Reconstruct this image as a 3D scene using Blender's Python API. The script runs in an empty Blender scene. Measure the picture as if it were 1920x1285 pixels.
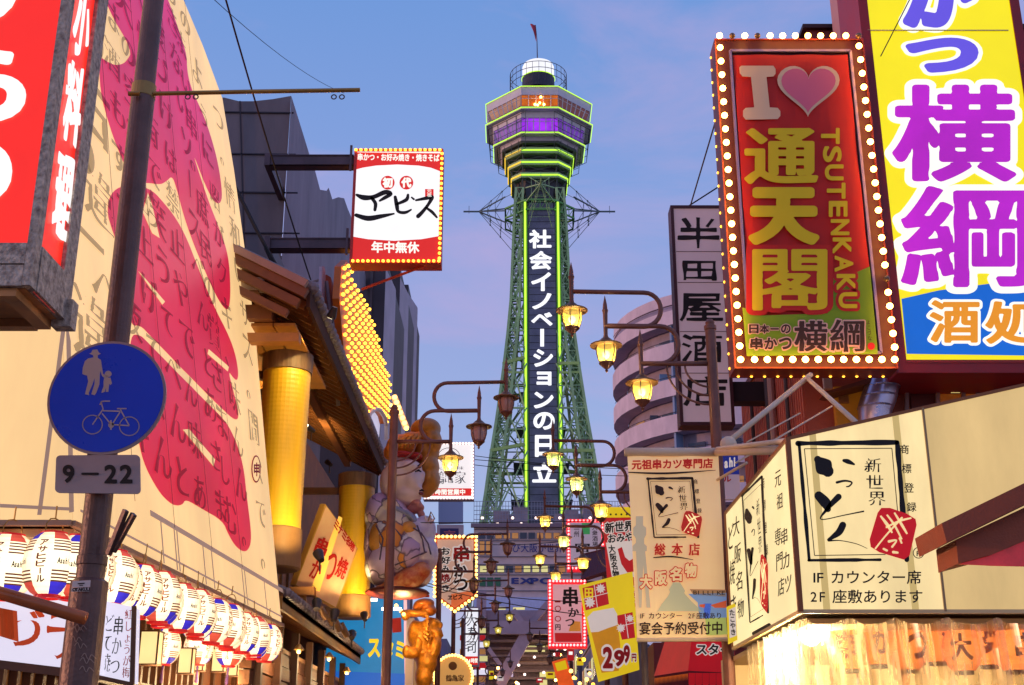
import bpy, math, random
import numpy as np
from mathutils import Vector, Matrix
from mathutils.geometry import tessellate_polygon
random.seed(7)
S = bpy.context.scene
COL = S.collection
R = math.radians
# ------------------------------------------------------------------ camera
F = 2328.0; PITCH = R(19.03); CAMZ = 1.6
cd = bpy.data.cameras.new('camera'); cam = bpy.data.objects.new('camera', cd); COL.objects.link(cam)
cam.location = (0, 0, CAMZ); cam.rotation_euler = (R(90) + PITCH, 0, 0)
cd.sensor_width = 36; cd.lens = 36 * F / 1920; cd.clip_start = .1; cd.clip_end = 3000
S.camera = cam
# ------------------------------------------------------------------ world: dusk sky
def lin(c):
    r = []
    for v in c[:3]:
        v = v / 255
        r.append(v / 12.92 if v <= .04045 else ((v + .055) / 1.055) ** 2.4)
    return (r[0], r[1], r[2], 1)
W = bpy.data.worlds.new('World'); S.world = W; W.use_nodes = True
nt = W.node_tree; nt.nodes.clear(); L = nt.links.new
def N(t, tree=None, **k):
    n = (tree or nt).nodes.new(t)
    for a, b in k.items(): setattr(n, a, b)
    return n
out = N('ShaderNodeOutputWorld'); add = N('ShaderNodeAddShader')
sky = N('ShaderNodeTexSky'); sky.sky_type = 'NISHITA'; sky.sun_disc = False
sky.sun_elevation = R(3); sky.sun_rotation = R(-95); sky.air_density = 1.2; sky.ozone_density = 3
bg1 = N('ShaderNodeBackground'); bg1.inputs[1].default_value = .05; L(sky.outputs[0], bg1.inputs[0])
tc = N('ShaderNodeTexCoord'); sp = N('ShaderNodeSeparateXYZ'); L(tc.outputs['Generated'], sp.inputs[0])
ramp = N('ShaderNodeValToRGB'); L(sp.outputs[2], ramp.inputs[0])
cr = ramp.color_ramp
stops = [(0, (214, 200, 210)), (.14, (160, 184, 224)), (.33, (148, 163, 216)), (.42, (134, 158, 216)), (.56, (112, 150, 214)), (1, (80, 118, 196))]
cr.elements[0].position = 0; cr.elements[0].color = lin(stops[0][1]); cr.elements[1].position = 1; cr.elements[1].color = lin(stops[-1][1])
for p_, c_ in stops[1:-1]:
    e = cr.elements.new(p_); e.color = lin(c_)
mp = N('ShaderNodeMapping'); mp.inputs['Scale'].default_value = (1.6, 1.6, 5.0); mp.inputs['Rotation'].default_value = (0, R(25), R(10)); L(tc.outputs['Generated'], mp.inputs[0])
no = N('ShaderNodeTexNoise'); no.inputs['Scale'].default_value = 2.4; no.inputs['Detail'].default_value = 9; no.inputs['Roughness'].default_value = .58; no.inputs['Distortion'].default_value = .35
L(mp.outputs[0], no.inputs[0])
r2 = N('ShaderNodeValToRGB'); L(no.outputs[0], r2.inputs[0]); r2.color_ramp.elements[0].position = .44; r2.color_ramp.elements[1].position = .68
r2.color_ramp.elements[1].color = (.55, .55, .55, 1)
mx = N('ShaderNodeMix', data_type='RGBA'); L(r2.outputs[0], mx.inputs[0]); L(ramp.outputs[0], mx.inputs[6]); mx.inputs[7].default_value = lin((190, 166, 212))
bg2 = N('ShaderNodeBackground'); bg2.inputs[1].default_value = 1.0; L(mx.outputs[2], bg2.inputs[0])
L(bg1.outputs[0], add.inputs[0]); L(bg2.outputs[0], add.inputs[1]); L(add.outputs[0], out.inputs[0])
# ------------------------------------------------------------------ low evening sun from the left
sd = bpy.data.lights.new('evening_sun', 'SUN'); sd.energy = 1.3; sd.angle = R(2); sd.color = (1, .5, .3)
so = bpy.data.objects.new('evening_sun', sd); COL.objects.link(so)
so.rotation_euler = Vector((1, .12, -.06)).to_track_quat('-Z', 'Y').to_euler()
S.view_settings.view_transform = 'Standard'; S.view_settings.look = 'None'; S.view_settings.gamma = 1
S.view_settings.exposure = 0; S.view_settings.use_curve_mapping = False
S.cycles.max_bounces = 6; S.cycles.diffuse_bounces = 3; S.cycles.transparent_max_bounces = 12
S.cycles.sample_clamp_indirect = 3; S.cycles.caustics_reflective = False; S.cycles.caustics_refractive = False
# ------------------------------------------------------------------ picture -> place
sP, cP = math.sin(PITCH), math.cos(PITCH)
CAMP = Vector((0, 0, CAMZ))
def ray(px, py):
    u = (642.5 - py) / F
    return Vector(((px - 960) / F, cP - u * sP, sP + u * cP))
def P(px, py, Y):
    d = ray(px, py); return CAMP + d * (Y / d.y)
def PX(px, py, X):
    d = ray(px, py); return CAMP + d * (X / d.x)
def PZ(px, py, Z):
    d = ray(px, py); return CAMP + d * ((Z - CAMZ) / d.z)
# ------------------------------------------------------------------ materials
MATS = {}
def mat(name, col, rough=.6, metal=0, emit=None, es=0, var=0, vs=4, bump=0, bs=60, alpha=1, col2=None, stretch=None, nosample=False, trans=0):
    if name in MATS: return MATS[name]
    m = bpy.data.materials.new(name); m.use_nodes = True; t = m.node_tree
    b = t.nodes['Principled BSDF']; c = lin(col)
    b.inputs['Base Color'].default_value = c; b.inputs['Roughness'].default_value = rough; b.inputs['Metallic'].default_value = metal
    tcn = t.nodes.new('ShaderNodeTexCoord'); src = tcn.outputs['Object']
    if stretch:
        mpn = t.nodes.new('ShaderNodeMapping'); mpn.inputs['Scale'].default_value = stretch; t.links.new(src, mpn.inputs[0]); src = mpn.outputs[0]
    if var:
        n = t.nodes.new('ShaderNodeTexNoise'); n.inputs['Scale'].default_value = vs; n.inputs['Detail'].default_value = 6; n.inputs['Roughness'].default_value = .62
        t.links.new(src, n.inputs[0])
        rr = t.nodes.new('ShaderNodeMapRange'); rr.inputs[1].default_value = .3; rr.inputs[2].default_value = .7; t.links.new(n.outputs[0], rr.inputs[0])
        mm = t.nodes.new('ShaderNodeMix'); mm.data_type = 'RGBA'; t.links.new(rr.outputs[0], mm.inputs[0])
        if col2: mm.inputs[6].default_value = c; mm.inputs[7].default_value = lin(col2)
        else:
            mm.inputs[6].default_value = tuple(v * (1 - var) for v in c[:3]) + (1,)
            mm.inputs[7].default_value = tuple(min(1, v * (1 + var)) for v in c[:3]) + (1,)
        t.links.new(mm.outputs[2], b.inputs['Base Color'])
        rm = t.nodes.new('ShaderNodeMapRange'); rm.inputs[3].default_value = max(.05, rough - .12); rm.inputs[4].default_value = min(1, rough + .12)
        t.links.new(n.outputs[0], rm.inputs[0]); t.links.new(rm.outputs[0], b.inputs['Roughness'])
    if bump:
        n2 = t.nodes.new('ShaderNodeTexNoise'); n2.inputs['Scale'].default_value = bs; n2.inputs['Detail'].default_value = 4; t.links.new(src, n2.inputs[0])
        bp = t.nodes.new('ShaderNodeBump'); bp.inputs['Strength'].default_value = bump; bp.inputs['Distance'].default_value = .02
        t.links.new(n2.outputs[0], bp.inputs['Height']); t.links.new(bp.outputs[0], b.inputs['Normal'])
    if es:
        b.inputs['Emission Color'].default_value = lin(emit or col); b.inputs['Emission Strength'].default_value = es
        if var:
            n3 = t.nodes.new('ShaderNodeTexNoise'); n3.inputs['Scale'].default_value = vs * .5; n3.inputs['Detail'].default_value = 9; n3.inputs['Roughness'].default_value = .6; t.links.new(src, n3.inputs[0])
            r3 = t.nodes.new('ShaderNodeMapRange'); r3.inputs[1].default_value = .3; r3.inputs[2].default_value = .7
            r3.inputs[3].default_value = es * (1 - var); r3.inputs[4].default_value = es * (1 + var); t.links.new(n3.outputs[0], r3.inputs[0])
            t.links.new(r3.outputs[0], b.inputs['Emission Strength'])
        if nosample: m.cycles.emission_sampling = 'NONE'
    if alpha < 1: b.inputs['Alpha'].default_value = alpha
    if trans: b.inputs['Transmission Weight'].default_value = trans
    MATS[name] = m; return m
def glow(name, col, es=1.0, var=.08, vs=1.2, base=.25, ns=False, stretch=None):     # lit sign face: most of its light is its own
    if name in MATS: return MATS[name]
    m = mat(name, tuple(v * base ** .4545 for v in col), .45, emit=col, es=es, var=var, vs=vs, nosample=ns, stretch=stretch); return m
# ------------------------------------------------------------------ mesh builder
ORG = {}
class MB:
    def __init__(s): s.v = []; s.f = []; s.m = []; s.sm = False
    def quad(s, a, b, c, d, mi=0):
        n = len(s.v); s.v += [tuple(a), tuple(b), tuple(c), tuple(d)]; s.f.append((n, n+1, n+2, n+3)); s.m.append(mi)
    def add(s, vs, fs, mi=0):
        n = len(s.v); s.v += [tuple(v) for v in vs]; s.f += [tuple(i + n for i in f) for f in fs]; s.m += [mi] * len(fs)
    def box(s, x0, y0, z0, x1, y1, z1, mi=0):
        if x0 > x1: x0, x1 = x1, x0
        if y0 > y1: y0, y1 = y1, y0
        if z0 > z1: z0, z1 = z1, z0
        s.add([(x0,y0,z0),(x1,y0,z0),(x1,y1,z0),(x0,y1,z0),(x0,y0,z1),(x1,y0,z1),(x1,y1,z1),(x0,y1,z1)],
              [(0,3,2,1),(4,5,6,7),(0,1,5,4),(1,2,6,5),(2,3,7,6),(3,0,4,7)], mi)
    def bar(s, a, b, w, h=None, mi=0, up=(0, 0, 1)):           # rectangular bar from a to b
        a = Vector(a); b = Vector(b); h = h or w; d = (b - a)
        if d.length < 1e-6: return
        d.normalize(); up = Vector(up)
        if abs(d.dot(up)) > .98: up = Vector((0, 1, 0))
        x = d.cross(up).normalized() * w / 2; z = x.cross(d).normalized() * h / 2
        s.add([a-x-z, a+x-z, a+x+z, a-x+z, b-x-z, b+x-z, b+x+z, b-x+z],
              [(0,1,2,3),(7,6,5,4),(0,4,5,1),(1,5,6,2),(2,6,7,3),(3,7,4,0)], mi)
    def tube(s, pts, r, n=8, mi=0, caps=True):
        pts = [Vector(p) for p in pts]; rs = r if isinstance(r, (list, tuple)) else [r] * len(pts)
        base = len(s.v); ref = None
        for i, p in enumerate(pts):
            d = (pts[min(i+1, len(pts)-1)] - pts[max(i-1, 0)]).normalized()
            if ref is None: ref = Vector((0, 1, 0)) if abs(d.y) < .9 else Vector((1, 0, 0))
            x = d.cross(ref).normalized(); ref = x.cross(d).normalized()
            for k in range(n):
                a = 2 * math.pi * k / n; s.v.append(tuple(p + (x * math.cos(a) + ref * math.sin(a)) * rs[i]))
        for i in range(len(pts) - 1):
            for k in range(n):
                a = base + i * n + k; b = base + i * n + (k + 1) % n
                s.f.append((a, b, b + n, a + n)); s.m.append(mi)
        if caps:
            s.f.append(tuple(base + k for k in reversed(range(n)))); s.m.append(mi)
            q = base + (len(pts) - 1) * n; s.f.append(tuple(q + k for k in range(n))); s.m.append(mi)
    def lathe(s, prof, c=(0, 0, 0), n=16, mi=0):               # profile [(r, z)]
        base = len(s.v)
        for r, z in prof:
            for k in range(n):
                a = 2 * math.pi * k / n; s.v.append((c[0] + r * math.cos(a), c[1] + r * math.sin(a), c[2] + z))
        for i in range(len(prof) - 1):
            for k in range(n):
                a = base + i * n + k; b = base + i * n + (k + 1) % n
                s.f.append((a, b, b + n, a + n)); s.m.append(mi if not callable(mi) else mi(i, k))
    def sphere(s, c, r, n=10, m=6, mi=0):
        rr = r if isinstance(r, (tuple, list)) else (r, r, r); base = len(s.v)
        for i in range(1, m):
            for k in range(n):
                a = math.pi * i / m; b = 2 * math.pi * k / n
                s.v.append((c[0] + rr[0] * math.sin(a) * math.cos(b), c[1] + rr[1] * math.sin(a) * math.sin(b), c[2] + rr[2] * math.cos(a)))
        t = len(s.v); s.v += [(c[0], c[1], c[2] + rr[2]), (c[0], c[1], c[2] - rr[2])]
        for k in range(n):
            k2 = (k + 1) % n; s.f.append((t, base + k, base + k2)); s.m.append(mi)
            q = base + (m - 2) * n; s.f.append((t + 1, q + k2, q + k)); s.m.append(mi)
            for i in range(m - 2):
                a = base + i * n; s.f.append((a + k, a + n + k, a + n + k2, a + k2)); s.m.append(mi)
    def poly(s, pts, mi=0):                                    # concave polygon in 3-D
        tri = tessellate_polygon([[Vector(p) for p in pts]]); s.add(pts, tri, mi)
    def prism(s, pts, d, mi=0):                                # polygon extruded by vector d
        pts = [Vector(p) for p in pts]; d = Vector(d); n = len(pts)
        s.poly(pts, mi); s.poly([p + d for p in pts], mi)
        s.add(pts + [p + d for p in pts], [(i, (i+1) % n, (i+1) % n + n, i + n) for i in range(n)], mi)
    def mesh(s, name, mats, org=(0, 0, 0)):
        me = bpy.data.meshes.new(name); o = Vector(org)
        me.from_pydata([tuple(Vector(v) - o) for v in s.v], [], s.f)
        for m in (mats if isinstance(mats, (list, tuple)) else [mats]): me.materials.append(m)
        if isinstance(mats, (list, tuple)) and len(mats) > 1: me.polygons.foreach_set('material_index', s.m)
        if s.sm: me.polygons.foreach_set('use_smooth', [True] * len(s.f))
        me.validate(); me.update(); return me
    def build(s, name, mats, parent=None, kind=None, label=None, cat=None, group=None):
        org = ORG.get(parent.name, (0, 0, 0)) if parent else (0, 0, 0)
        if cat and not parent and s.v:                        # a one-mesh thing gets its origin at its base
            a = np.array(s.v); org = (float(a[:, 0].mean()), float(a[:, 1].mean()), float(a[:, 2].min()))
        o = bpy.data.objects.new(name, s.mesh(name, mats, org)); COL.objects.link(o)
        if parent: o.parent = parent
        else: o.location = org
        ORG[o.name] = tuple(org); tag(o, label, cat, group, kind); return o
def tag(o, label=None, cat=None, group=None, kind=None):
    if label: o['label'] = label
    if cat: o['category'] = cat
    if group: o['group'] = group
    if kind: o['kind'] = kind
    return o
def thing(name, label, cat, loc=(0, 0, 0), group=None):
    o = bpy.data.objects.new(name, None); COL.objects.link(o); o.location = loc; ORG[o.name] = tuple(loc)
    o.empty_display_size = .2
    return tag(o, label, cat, group)
def inst(name, me, loc, parent, rot=None, scale=None):         # another object on a shared mesh; loc is a place in the world
    o = bpy.data.objects.new(name, me); COL.objects.link(o); o.parent = parent
    o.location = Vector(loc) - Vector(ORG[parent.name])
    if rot: o.rotation_euler = rot
    if scale: o.scale = scale if isinstance(scale, (tuple, list)) else (scale,) * 3
    ORG[o.name] = tuple(loc); return o
def copy_tree(o, parent=None):
    c = o.copy(); COL.objects.link(c)
    if parent: c.parent = parent
    for ch in list(o.children): copy_tree(ch, c)
    return c
# ------------------------------------------------------------------ flat panels that carry print
class Panel:
    def __init__(s, o, u=(1, 0, 0), v=(0, 0, 1)):
        s.o = Vector(o); s.u = Vector(u).normalized(); s.v = Vector(v).normalized(); s.n = s.u.cross(s.v).normalized()
    def ab(s, px, py):
        d = ray(px, py); t = (s.o - CAMP).dot(s.n) / d.dot(s.n); q = CAMP + d * t - s.o
        return q.dot(s.u), q.dot(s.v)
    def at(s, a, b, off=0): return s.o + s.u * a + s.v * b + s.n * off
    def px(s, x, y, off=0): return s.at(*s.ab(x, y), off)
def panelY(Y): return Panel((0, Y, 0))
def panelL(X): return Panel((X, 0, 0), (0, 1, 0))
def panelR(X): return Panel((X, 0, 0), (0, -1, 0))
# ------------------------------------------------------------------ glyphs, redrawn from a distance field so that their weight can vary
_tc = bpy.data.curves.new('glyph_source', 'FONT'); _tc.size = 1
_to = bpy.data.objects.new('glyph_source', _tc); COL.objects.link(_to)
_sdf = {}; _gl = {}
def glyph_sdf(ch):
    if ch in _sdf: return _sdf[ch]
    _tc.body = ch; dg = bpy.context.evaluated_depsgraph_get(); dg.update()
    ev = _to.evaluated_get(dg); c = ev.to_curve(dg); segs = []
    for s_ in c.splines:
        bp = s_.bezier_points; n = len(bp)
        for i in range(n):
            a, b = bp[i], bp[(i + 1) % n]; p0, p1, p2, p3 = [np.array(v[:2]) for v in (a.co, a.handle_right, b.handle_left, b.co)]
            L0 = np.linalg.norm(p3 - p0)
            straight = abs(np.linalg.norm(p1 - p0) + np.linalg.norm(p2 - p1) + np.linalg.norm(p3 - p2) - L0) < 1e-3
            k = 1 if straight else 6
            ts = np.linspace(0, 1, k + 1)[:, None]
            q = (1-ts)**3*p0 + 3*(1-ts)**2*ts*p1 + 3*(1-ts)*ts**2*p2 + ts**3*p3
            for j in range(k): segs.append((*q[j], *q[j+1]))
    ev.to_curve_clear()
    sg = np.array(segs); res = 72; lo, hi = -.2, 1.2
    if not len(sg): _sdf[ch] = None; return None
    g = np.linspace(lo, hi, res); X, Y = np.meshgrid(g, g - .13); p = np.stack([X.ravel(), Y.ravel()], 1)
    best = np.full(len(p), 9.); wind = np.zeros(len(p))
    for x0, y0, x1, y1 in sg:
        d = np.array([x1 - x0, y1 - y0]); ll = d @ d + 1e-12
        q = p - (x0, y0); t = np.clip(q @ d / ll, 0, 1); best = np.minimum(best, ((q - t[:, None] * d) ** 2).sum(1))
        cr_ = d[0] * q[:, 1] - d[1] * q[:, 0]
        wind += ((y0 <= p[:, 1]) & (y1 > p[:, 1]) & (cr_ > 0)).astype(int) - ((y0 > p[:, 1]) & (y1 <= p[:, 1]) & (cr_ < 0)).astype(int)
    f = np.sqrt(best); f[wind != 0] *= -1
    f = f.reshape(res, res); gy, gx = np.gradient(f, g[1] - g[0])
    _sdf[ch] = (g, f, gx, gy); return _sdf[ch]
def glyph(ch, d=.02, brush=0., noise=0.):
    key = (ch, round(d, 3), brush, noise)
    if key in _gl: return _gl[key]
    q = glyph_sdf(ch)
    if q is None: _gl[key] = None; return None
    g, f, gx, gy = q; res = len(g); h = g[1] - g[0]
    th = d + brush * (gx ** 2 - .5)
    if noise:
        rs = np.random.RandomState(ord(ch[0]) % 977); X, Y = np.meshgrid(g, g)
        for k in range(5):
            a, b, c = rs.uniform(-9, 9), rs.uniform(-9, 9), rs.uniform(0, 6); th = th + noise * .45 * np.sin(a * X + b * Y + c)
    v = th - f; v[0, :] = v[-1, :] = -1; v[:, 0] = v[:, -1] = -1
    v[np.abs(v) < 1e-5] = 1e-5
    ins = v > 0; vs = []; fs = []; G = g - .13
    full = ins[:-1, :-1] & ins[:-1, 1:] & ins[1:, 1:] & ins[1:, :-1]; anyc = ins[:-1, :-1] | ins[:-1, 1:] | ins[1:, 1:] | ins[1:, :-1]
    for i in range(res - 1):
        j = 0
        while j < res - 1:
            if full[i, j]:
                k = j
                while k < res - 1 and full[i, k]: k += 1
                n = len(vs); vs += [(g[j], G[i]), (g[k], G[i]), (g[k], G[i+1]), (g[j], G[i+1])]; fs.append((n, n+1, n+2, n+3)); j = k; continue
            if anyc[i, j]:
                cs = [(i, j), (i, j+1), (i+1, j+1), (i+1, j)]; out_ = []
                for k in range(4):
                    a, b = cs[k], cs[(k+1) % 4]; va, vb = v[a], v[b]
                    if va > 0: out_.append((g[a[1]], G[a[0]]))
                    if (va > 0) != (vb > 0):
                        t = va / (va - vb); out_.append((g[a[1]] + (g[b[1]] - g[a[1]]) * t, G[a[0]] + (G[b[0]] - G[a[0]]) * t))
                if len(out_) > 2: n = len(vs); vs += out_; fs.append(tuple(range(n, n + len(out_))))
            j += 1
    if not fs: _gl[key] = None; return None
    _gl[key] = (np.array(vs), fs); return _gl[key]
ST = dict(gothic=dict(d=.012), bold=dict(d=.034), heavy=dict(d=.05), thin=dict(d=-.004),
          brush=dict(d=.03, brush=.03, noise=.012), brushy=dict(d=.045, brush=.04, noise=.02), pen=dict(d=.0, brush=.02, noise=.012))
def put(mb, pn, ch, quad, style='bold', fit=True, extra=0., off=.004, mi=0, rot=0, fn=None):
    """quad: four (a, b) corners bl, br, tr, tl on the panel; fit: the ink fills the quad, else the em square does"""
    st = dict(ST[style]) if isinstance(style, str) else dict(style)
    if ch in 'ー。一' and rot == 90: fit = False
    base = glyph(ch, **st)
    if base is None: return
    vs = base[0]
    if fit: lo = vs.min(0); sz = np.maximum(vs.max(0) - lo, .05)
    else: lo = np.array([0, -.13]); sz = np.array([1., 1.])
    if extra: st['d'] += extra; st['noise'] = st.get('noise', 0) * .5; gl = glyph(ch, **st)
    else: gl = base
    uv = (gl[0] - lo) / sz
    if rot == 90: uv = np.stack([uv[:, 1], 1 - uv[:, 0]], 1)
    q = [np.array(c) for c in quad]; u = uv[:, :1]; w = uv[:, 1:]
    ab = (1-u)*(1-w)*q[0] + u*(1-w)*q[1] + u*w*q[2] + (1-u)*w*q[3]
    if fn: pts = [fn(a, b, off) for a, b in ab]
    else: pts = [pn.at(a, b, off) for a, b in ab]
    mb.add(pts, gl[1], mi)
def qpx(pn, x0, y0, x1, y1): return [pn.ab(x0, y1), pn.ab(x1, y1), pn.ab(x1, y0), pn.ab(x0, y0)]
def char(mb, pn, ch, x0, y0, x1, y1, style='bold', **k): put(mb, pn, ch, qpx(pn, x0, y0, x1, y1), style, **k)
def vcol(mb, pn, text, top, bot, w, style='bold', **k):        # vertical column; top and bottom centres and width in picture pixels
    n = len(text)
    for i, ch in enumerate(text):
        if ch == ' ': continue
        t0, t1 = i / n, (i + 1) / n; h = (bot[1] - top[1]) / n
        xa = top[0] + (bot[0] - top[0]) * t0; xb = top[0] + (bot[0] - top[0]) * t1; ya = top[1] + h * i; yb = ya + h
        ww = w / 2; q = [pn.ab(xb - ww, yb), pn.ab(xb + ww, yb), pn.ab(xa + ww, ya), pn.ab(xa - ww, ya)]
        put(mb, pn, ch, q, style, fit=False, rot=90 if ch in 'ー-' else 0, **k)
def hrow(mb, pn, text, l, r, h, style='bold', **k):            # horizontal row; left and right centres
    wd = [1. if ord(c) > 255 else (.35 if c in ' .,:1' else .62) for c in text]; tot = sum(wd); x = 0
    for ch, w_ in zip(text, wd):
        if ch != ' ':
            t0, t1 = x / tot, (x + w_) / tot
            a = (l[0] + (r[0]-l[0])*t0, l[1] + (r[1]-l[1])*t0); b = (l[0] + (r[0]-l[0])*t1, l[1] + (r[1]-l[1])*t1)
            b = (a[0] + (r[0]-l[0]) / tot, a[1] + (r[1]-l[1]) / tot)
            q = [pn.ab(a[0], a[1] + h/2), pn.ab(b[0], b[1] + h/2), pn.ab(b[0], b[1] - h/2), pn.ab(a[0], a[1] - h/2)]
            put(mb, pn, ch, q, style, fit=False, **k)
        x += w_
def ppoly(mb, pn, pts, off=.002, mi=0): mb.poly([pn.px(x, y, off) for x, y in pts], mi)
def stroke(mb, pn, pts, off=.004, mi=0, n=5):                   # brush stroke: (x, y, width) in pixels, smoothed
    q = np.array(pts, float)
    if len(q) > 2:
        o = []
        for i in range(len(q) - 1):
            p0, p1, p2, p3 = q[max(i-1, 0)], q[i], q[i+1], q[min(i+2, len(q)-1)]
            for t in np.linspace(0, 1, n, endpoint=False):
                o.append(.5*((2*p1) + (-p0+p2)*t + (2*p0-5*p1+4*p2-p3)*t*t + (-p0+3*p1-3*p2+p3)*t**3))
        o.append(q[-1]); q = np.array(o)
    d = np.gradient(q[:, :2], axis=0); d /= np.linalg.norm(d, axis=1)[:, None] + 1e-9; nn = np.stack([-d[:, 1], d[:, 0]], 1)
    w = np.maximum(q[:, 2:3], .6) / 2; A = q[:, :2] + nn * w; B = q[:, :2] - nn * w
    pa = [pn.px(x, y, off) for x, y in A]; pb = [pn.px(x, y, off) for x, y in B]; m = len(pa)
    mb.add(pa + pb, [(i, i+1, m+i+1, m+i) for i in range(m-1)], mi)
    for e, s_ in ((0, -1), (m-1, 1)):
        if w[e][0] > 1.5:
            th = math.atan2(nn[e][1], nn[e][0]); ps = []
            for k in range(7):
                a = th + (-s_) * math.pi * k / 6; ps.append(pn.px(q[e][0] + math.cos(a)*w[e][0], q[e][1] + math.sin(a)*w[e][0], off))
            mb.add(ps, [tuple(range(7))], mi)
def disc(pn, cx, cy, rx, ry, off=.002, n=40, a0=0, a1=2*math.pi):
    return [pn.px(cx + rx*math.cos(a0+(a1-a0)*k/n), cy + ry*math.sin(a0+(a1-a0)*k/n), off) for k in range(n)]
# ------------------------------------------------------------------ bulbs
def ico(r, name, m, sub=2):
    import bmesh
    b = bmesh.new(); bmesh.ops.create_icosphere(b, subdivisions=sub, radius=r); me = bpy.data.meshes.new(name); b.to_mesh(me); b.free()
    me.polygons.foreach_set('use_smooth', [True] * len(me.polygons)); me.materials.append(m); return me
BULB = glow('bulb_warm', (255, 176, 76), 27, 0, base=.8); BULBO = glow('bulb_orange', (255, 176, 52), 4.6, 0, base=.8)
BULBM = glow('bulb_amber', (255, 196, 96), 5, 0, base=.8); BULBR = glow('bulb_red', (255, 120, 120), 5, 0, base=.8); BULBOFF = mat('bulb_dead', (120, 95, 70), .25)
BULBW = glow('bulb_white', (255, 225, 215), 2.5, 0)
_bm = {}
def bulbs(parent, pts, r, m=None, n_off=()):
    m = m or BULB; key = (m.name, round(r, 4))
    if key not in _bm: _bm[key] = ico(r, 'bulb', m, 2 if r > .03 else 1)
    for i, p in enumerate(pts):
        me = _bm[key]
        if i in n_off:
            me = _bm.setdefault(('off', r), ico(r, 'bulb', BULBOFF, 2))
        inst('bulb', me, p, parent)
def line_pts(a, b, n, ends=True):
    a = Vector(a); b = Vector(b); return [a.lerp(b, i / (n - 1)) for i in range(n)]
# ------------------------------------------------------------------ a box sign hung over the street
def signbox(name, label, cat, Y, rect, depth, fmat, facemat, fw=.04, group=None, proud=.0, split=None):
    x0, y0, x1, y1 = rect; ym = (y0 + y1) / 2; xm = (x0 + x1) / 2
    X0, X1 = P(x0, ym, Y).x, P(x1, ym, Y).x; Z1, Z0 = P(xm, y0, Y).z, P(xm, y1, Y).z
    root = thing(name, label, cat, ((X0+X1)/2, Y + depth/2, Z0), group)
    b = MB(); b.box(X0, Y + .012, Z0, X1, Y + depth, Z1)
    b.box(X0, Y - .02, Z0, X0 + fw, Y + .012, Z1); b.box(X1 - fw, Y - .02, Z0, X1, Y + .012, Z1)
    b.box(X0 + fw, Y - .02, Z0, X1 - fw, Y + .012, Z0 + fw); b.box(X0 + fw, Y - .02, Z1 - fw, X1 - fw, Y + .012, Z1)
    b.build('case', fmat, root)
    f = MB(); f.quad((X0+fw, Y, Z0+fw), (X1-fw, Y, Z0+fw), (X1-fw, Y, Z1-fw), (X0+fw, Y, Z1-fw)); f.build('face', facemat, root)
    return root, Panel((0, Y, 0)), (X0, Z0, X1, Z1)
INK = mat('ink_black', (28, 20, 18), .7); INKB = mat('ink_brown', (60, 34, 22), .7); REDINK = mat('ink_red', (205, 25, 25), .6)
WHT = glow('lit_white_ink', (255, 252, 245), 1.0, 0)
STEEL = mat('painted_dark_steel', (84, 72, 76), .5, .3, var=.25, vs=3, bump=.1)
BROWN = mat('lamp_post_brown', (122, 76, 64), .42, .25, var=.22, vs=6, bump=.15, bs=90)
CONC = mat('concrete_plain', (150, 145, 140), .85, var=.2, vs=1.5, bump=.3)
# ================================================================== SETTING
ASPH = mat('asphalt', (58, 58, 62), .9, var=.2, vs=2, bump=.4)
b = MB(); b.quad((-900, -300, 0), (900, -300, 0), (900, 1500, 0), (-900, 1500, 0)); b.build('ground', ASPH, kind='structure')
b = MB(); b.quad((-2.3, -20, .004), (2.6, -20, .004), (2.6, 132, .004), (-2.3, 132, .004)); b.build('road', mat('street_paving', (120, 108, 100), .8, var=.2, vs=1.2, bump=.2), kind='structure')
for x0, x1 in ((-4.6, -2.3), (2.6, 5.2)):
    b = MB(); b.box(x0, -20, 0.008, x1, 132, .13); b.build('pavement', mat('pavement_tile', (135, 120, 110), .75, var=.15, vs=2, bump=.2), kind='structure')
# ================================================================== TOWER
TC = Vector((P(1012.5, 560, 163.7).x, 163.7, 0))
GRN = mat('tower_green_steel', (160, 192, 134), .6, var=.22, vs=.4)
GRND = mat('tower_dark_steel', (74, 82, 78), .6, var=.2, vs=.4)
NEON = glow('tower_neon_lime', (190, 246, 62), 1.5, 0); NEONG = glow('tower_panel_glow', (150, 200, 60), .55, .1, 2); NEONY = glow('tower_neon_amber', (255, 205, 60), 1.2, 0)
SHELL = mat('deck_cladding', (215, 208, 220), .5, var=.12, vs=.6); DARKC = mat('shaft_dark', (52, 50, 62), .5, var=.3, vs=.8)
tower = thing('observation_tower', 'tall steel lattice tower with octagonal viewing decks, green neon and white lettering', 'tower', (TC.x, TC.y, 0))
def zf(y, b): return P(1012, y, TC.y - b).z
def octo(b_, a_, z): 
    c = TC
    return [Vector((c.x + x, c.y + y, z)) for x, y in ((-a_, -b_), (a_, -b_), (b_, -a_), (b_, a_), (a_, b_), (-a_, b_), (-b_, a_), (-b_, -a_))]
def ring(mb, o1, o2, mi=0, sides=range(8)):
    for i in sides: j = (i+1) % 8; mb.quad(o1[i], o1[j], o2[j], o2[i], mi)
A = 2.65
def deckwall(name, y0, b0, y1, b1, m, kind=None):
    mb = MB(); o0 = octo(b0, A, zf(y0, b0)); o1 = octo(b1, A, zf(y1, b1)); ring(mb, o1, o0); mb.build(name, m, tower)
def slab(name, y0, y1, b_, m):
    mb = MB(); z1, z0 = zf(y0, b_), zf(y1, b_); o0, o1 = octo(b_, A, z0), octo(b_, A, z1); ring(mb, o0, o1)
    mb.add(o1, [tuple(range(8))]); mb.add(o0, [tuple(reversed(range(8)))]); mb.build(name, m, tower)
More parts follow.
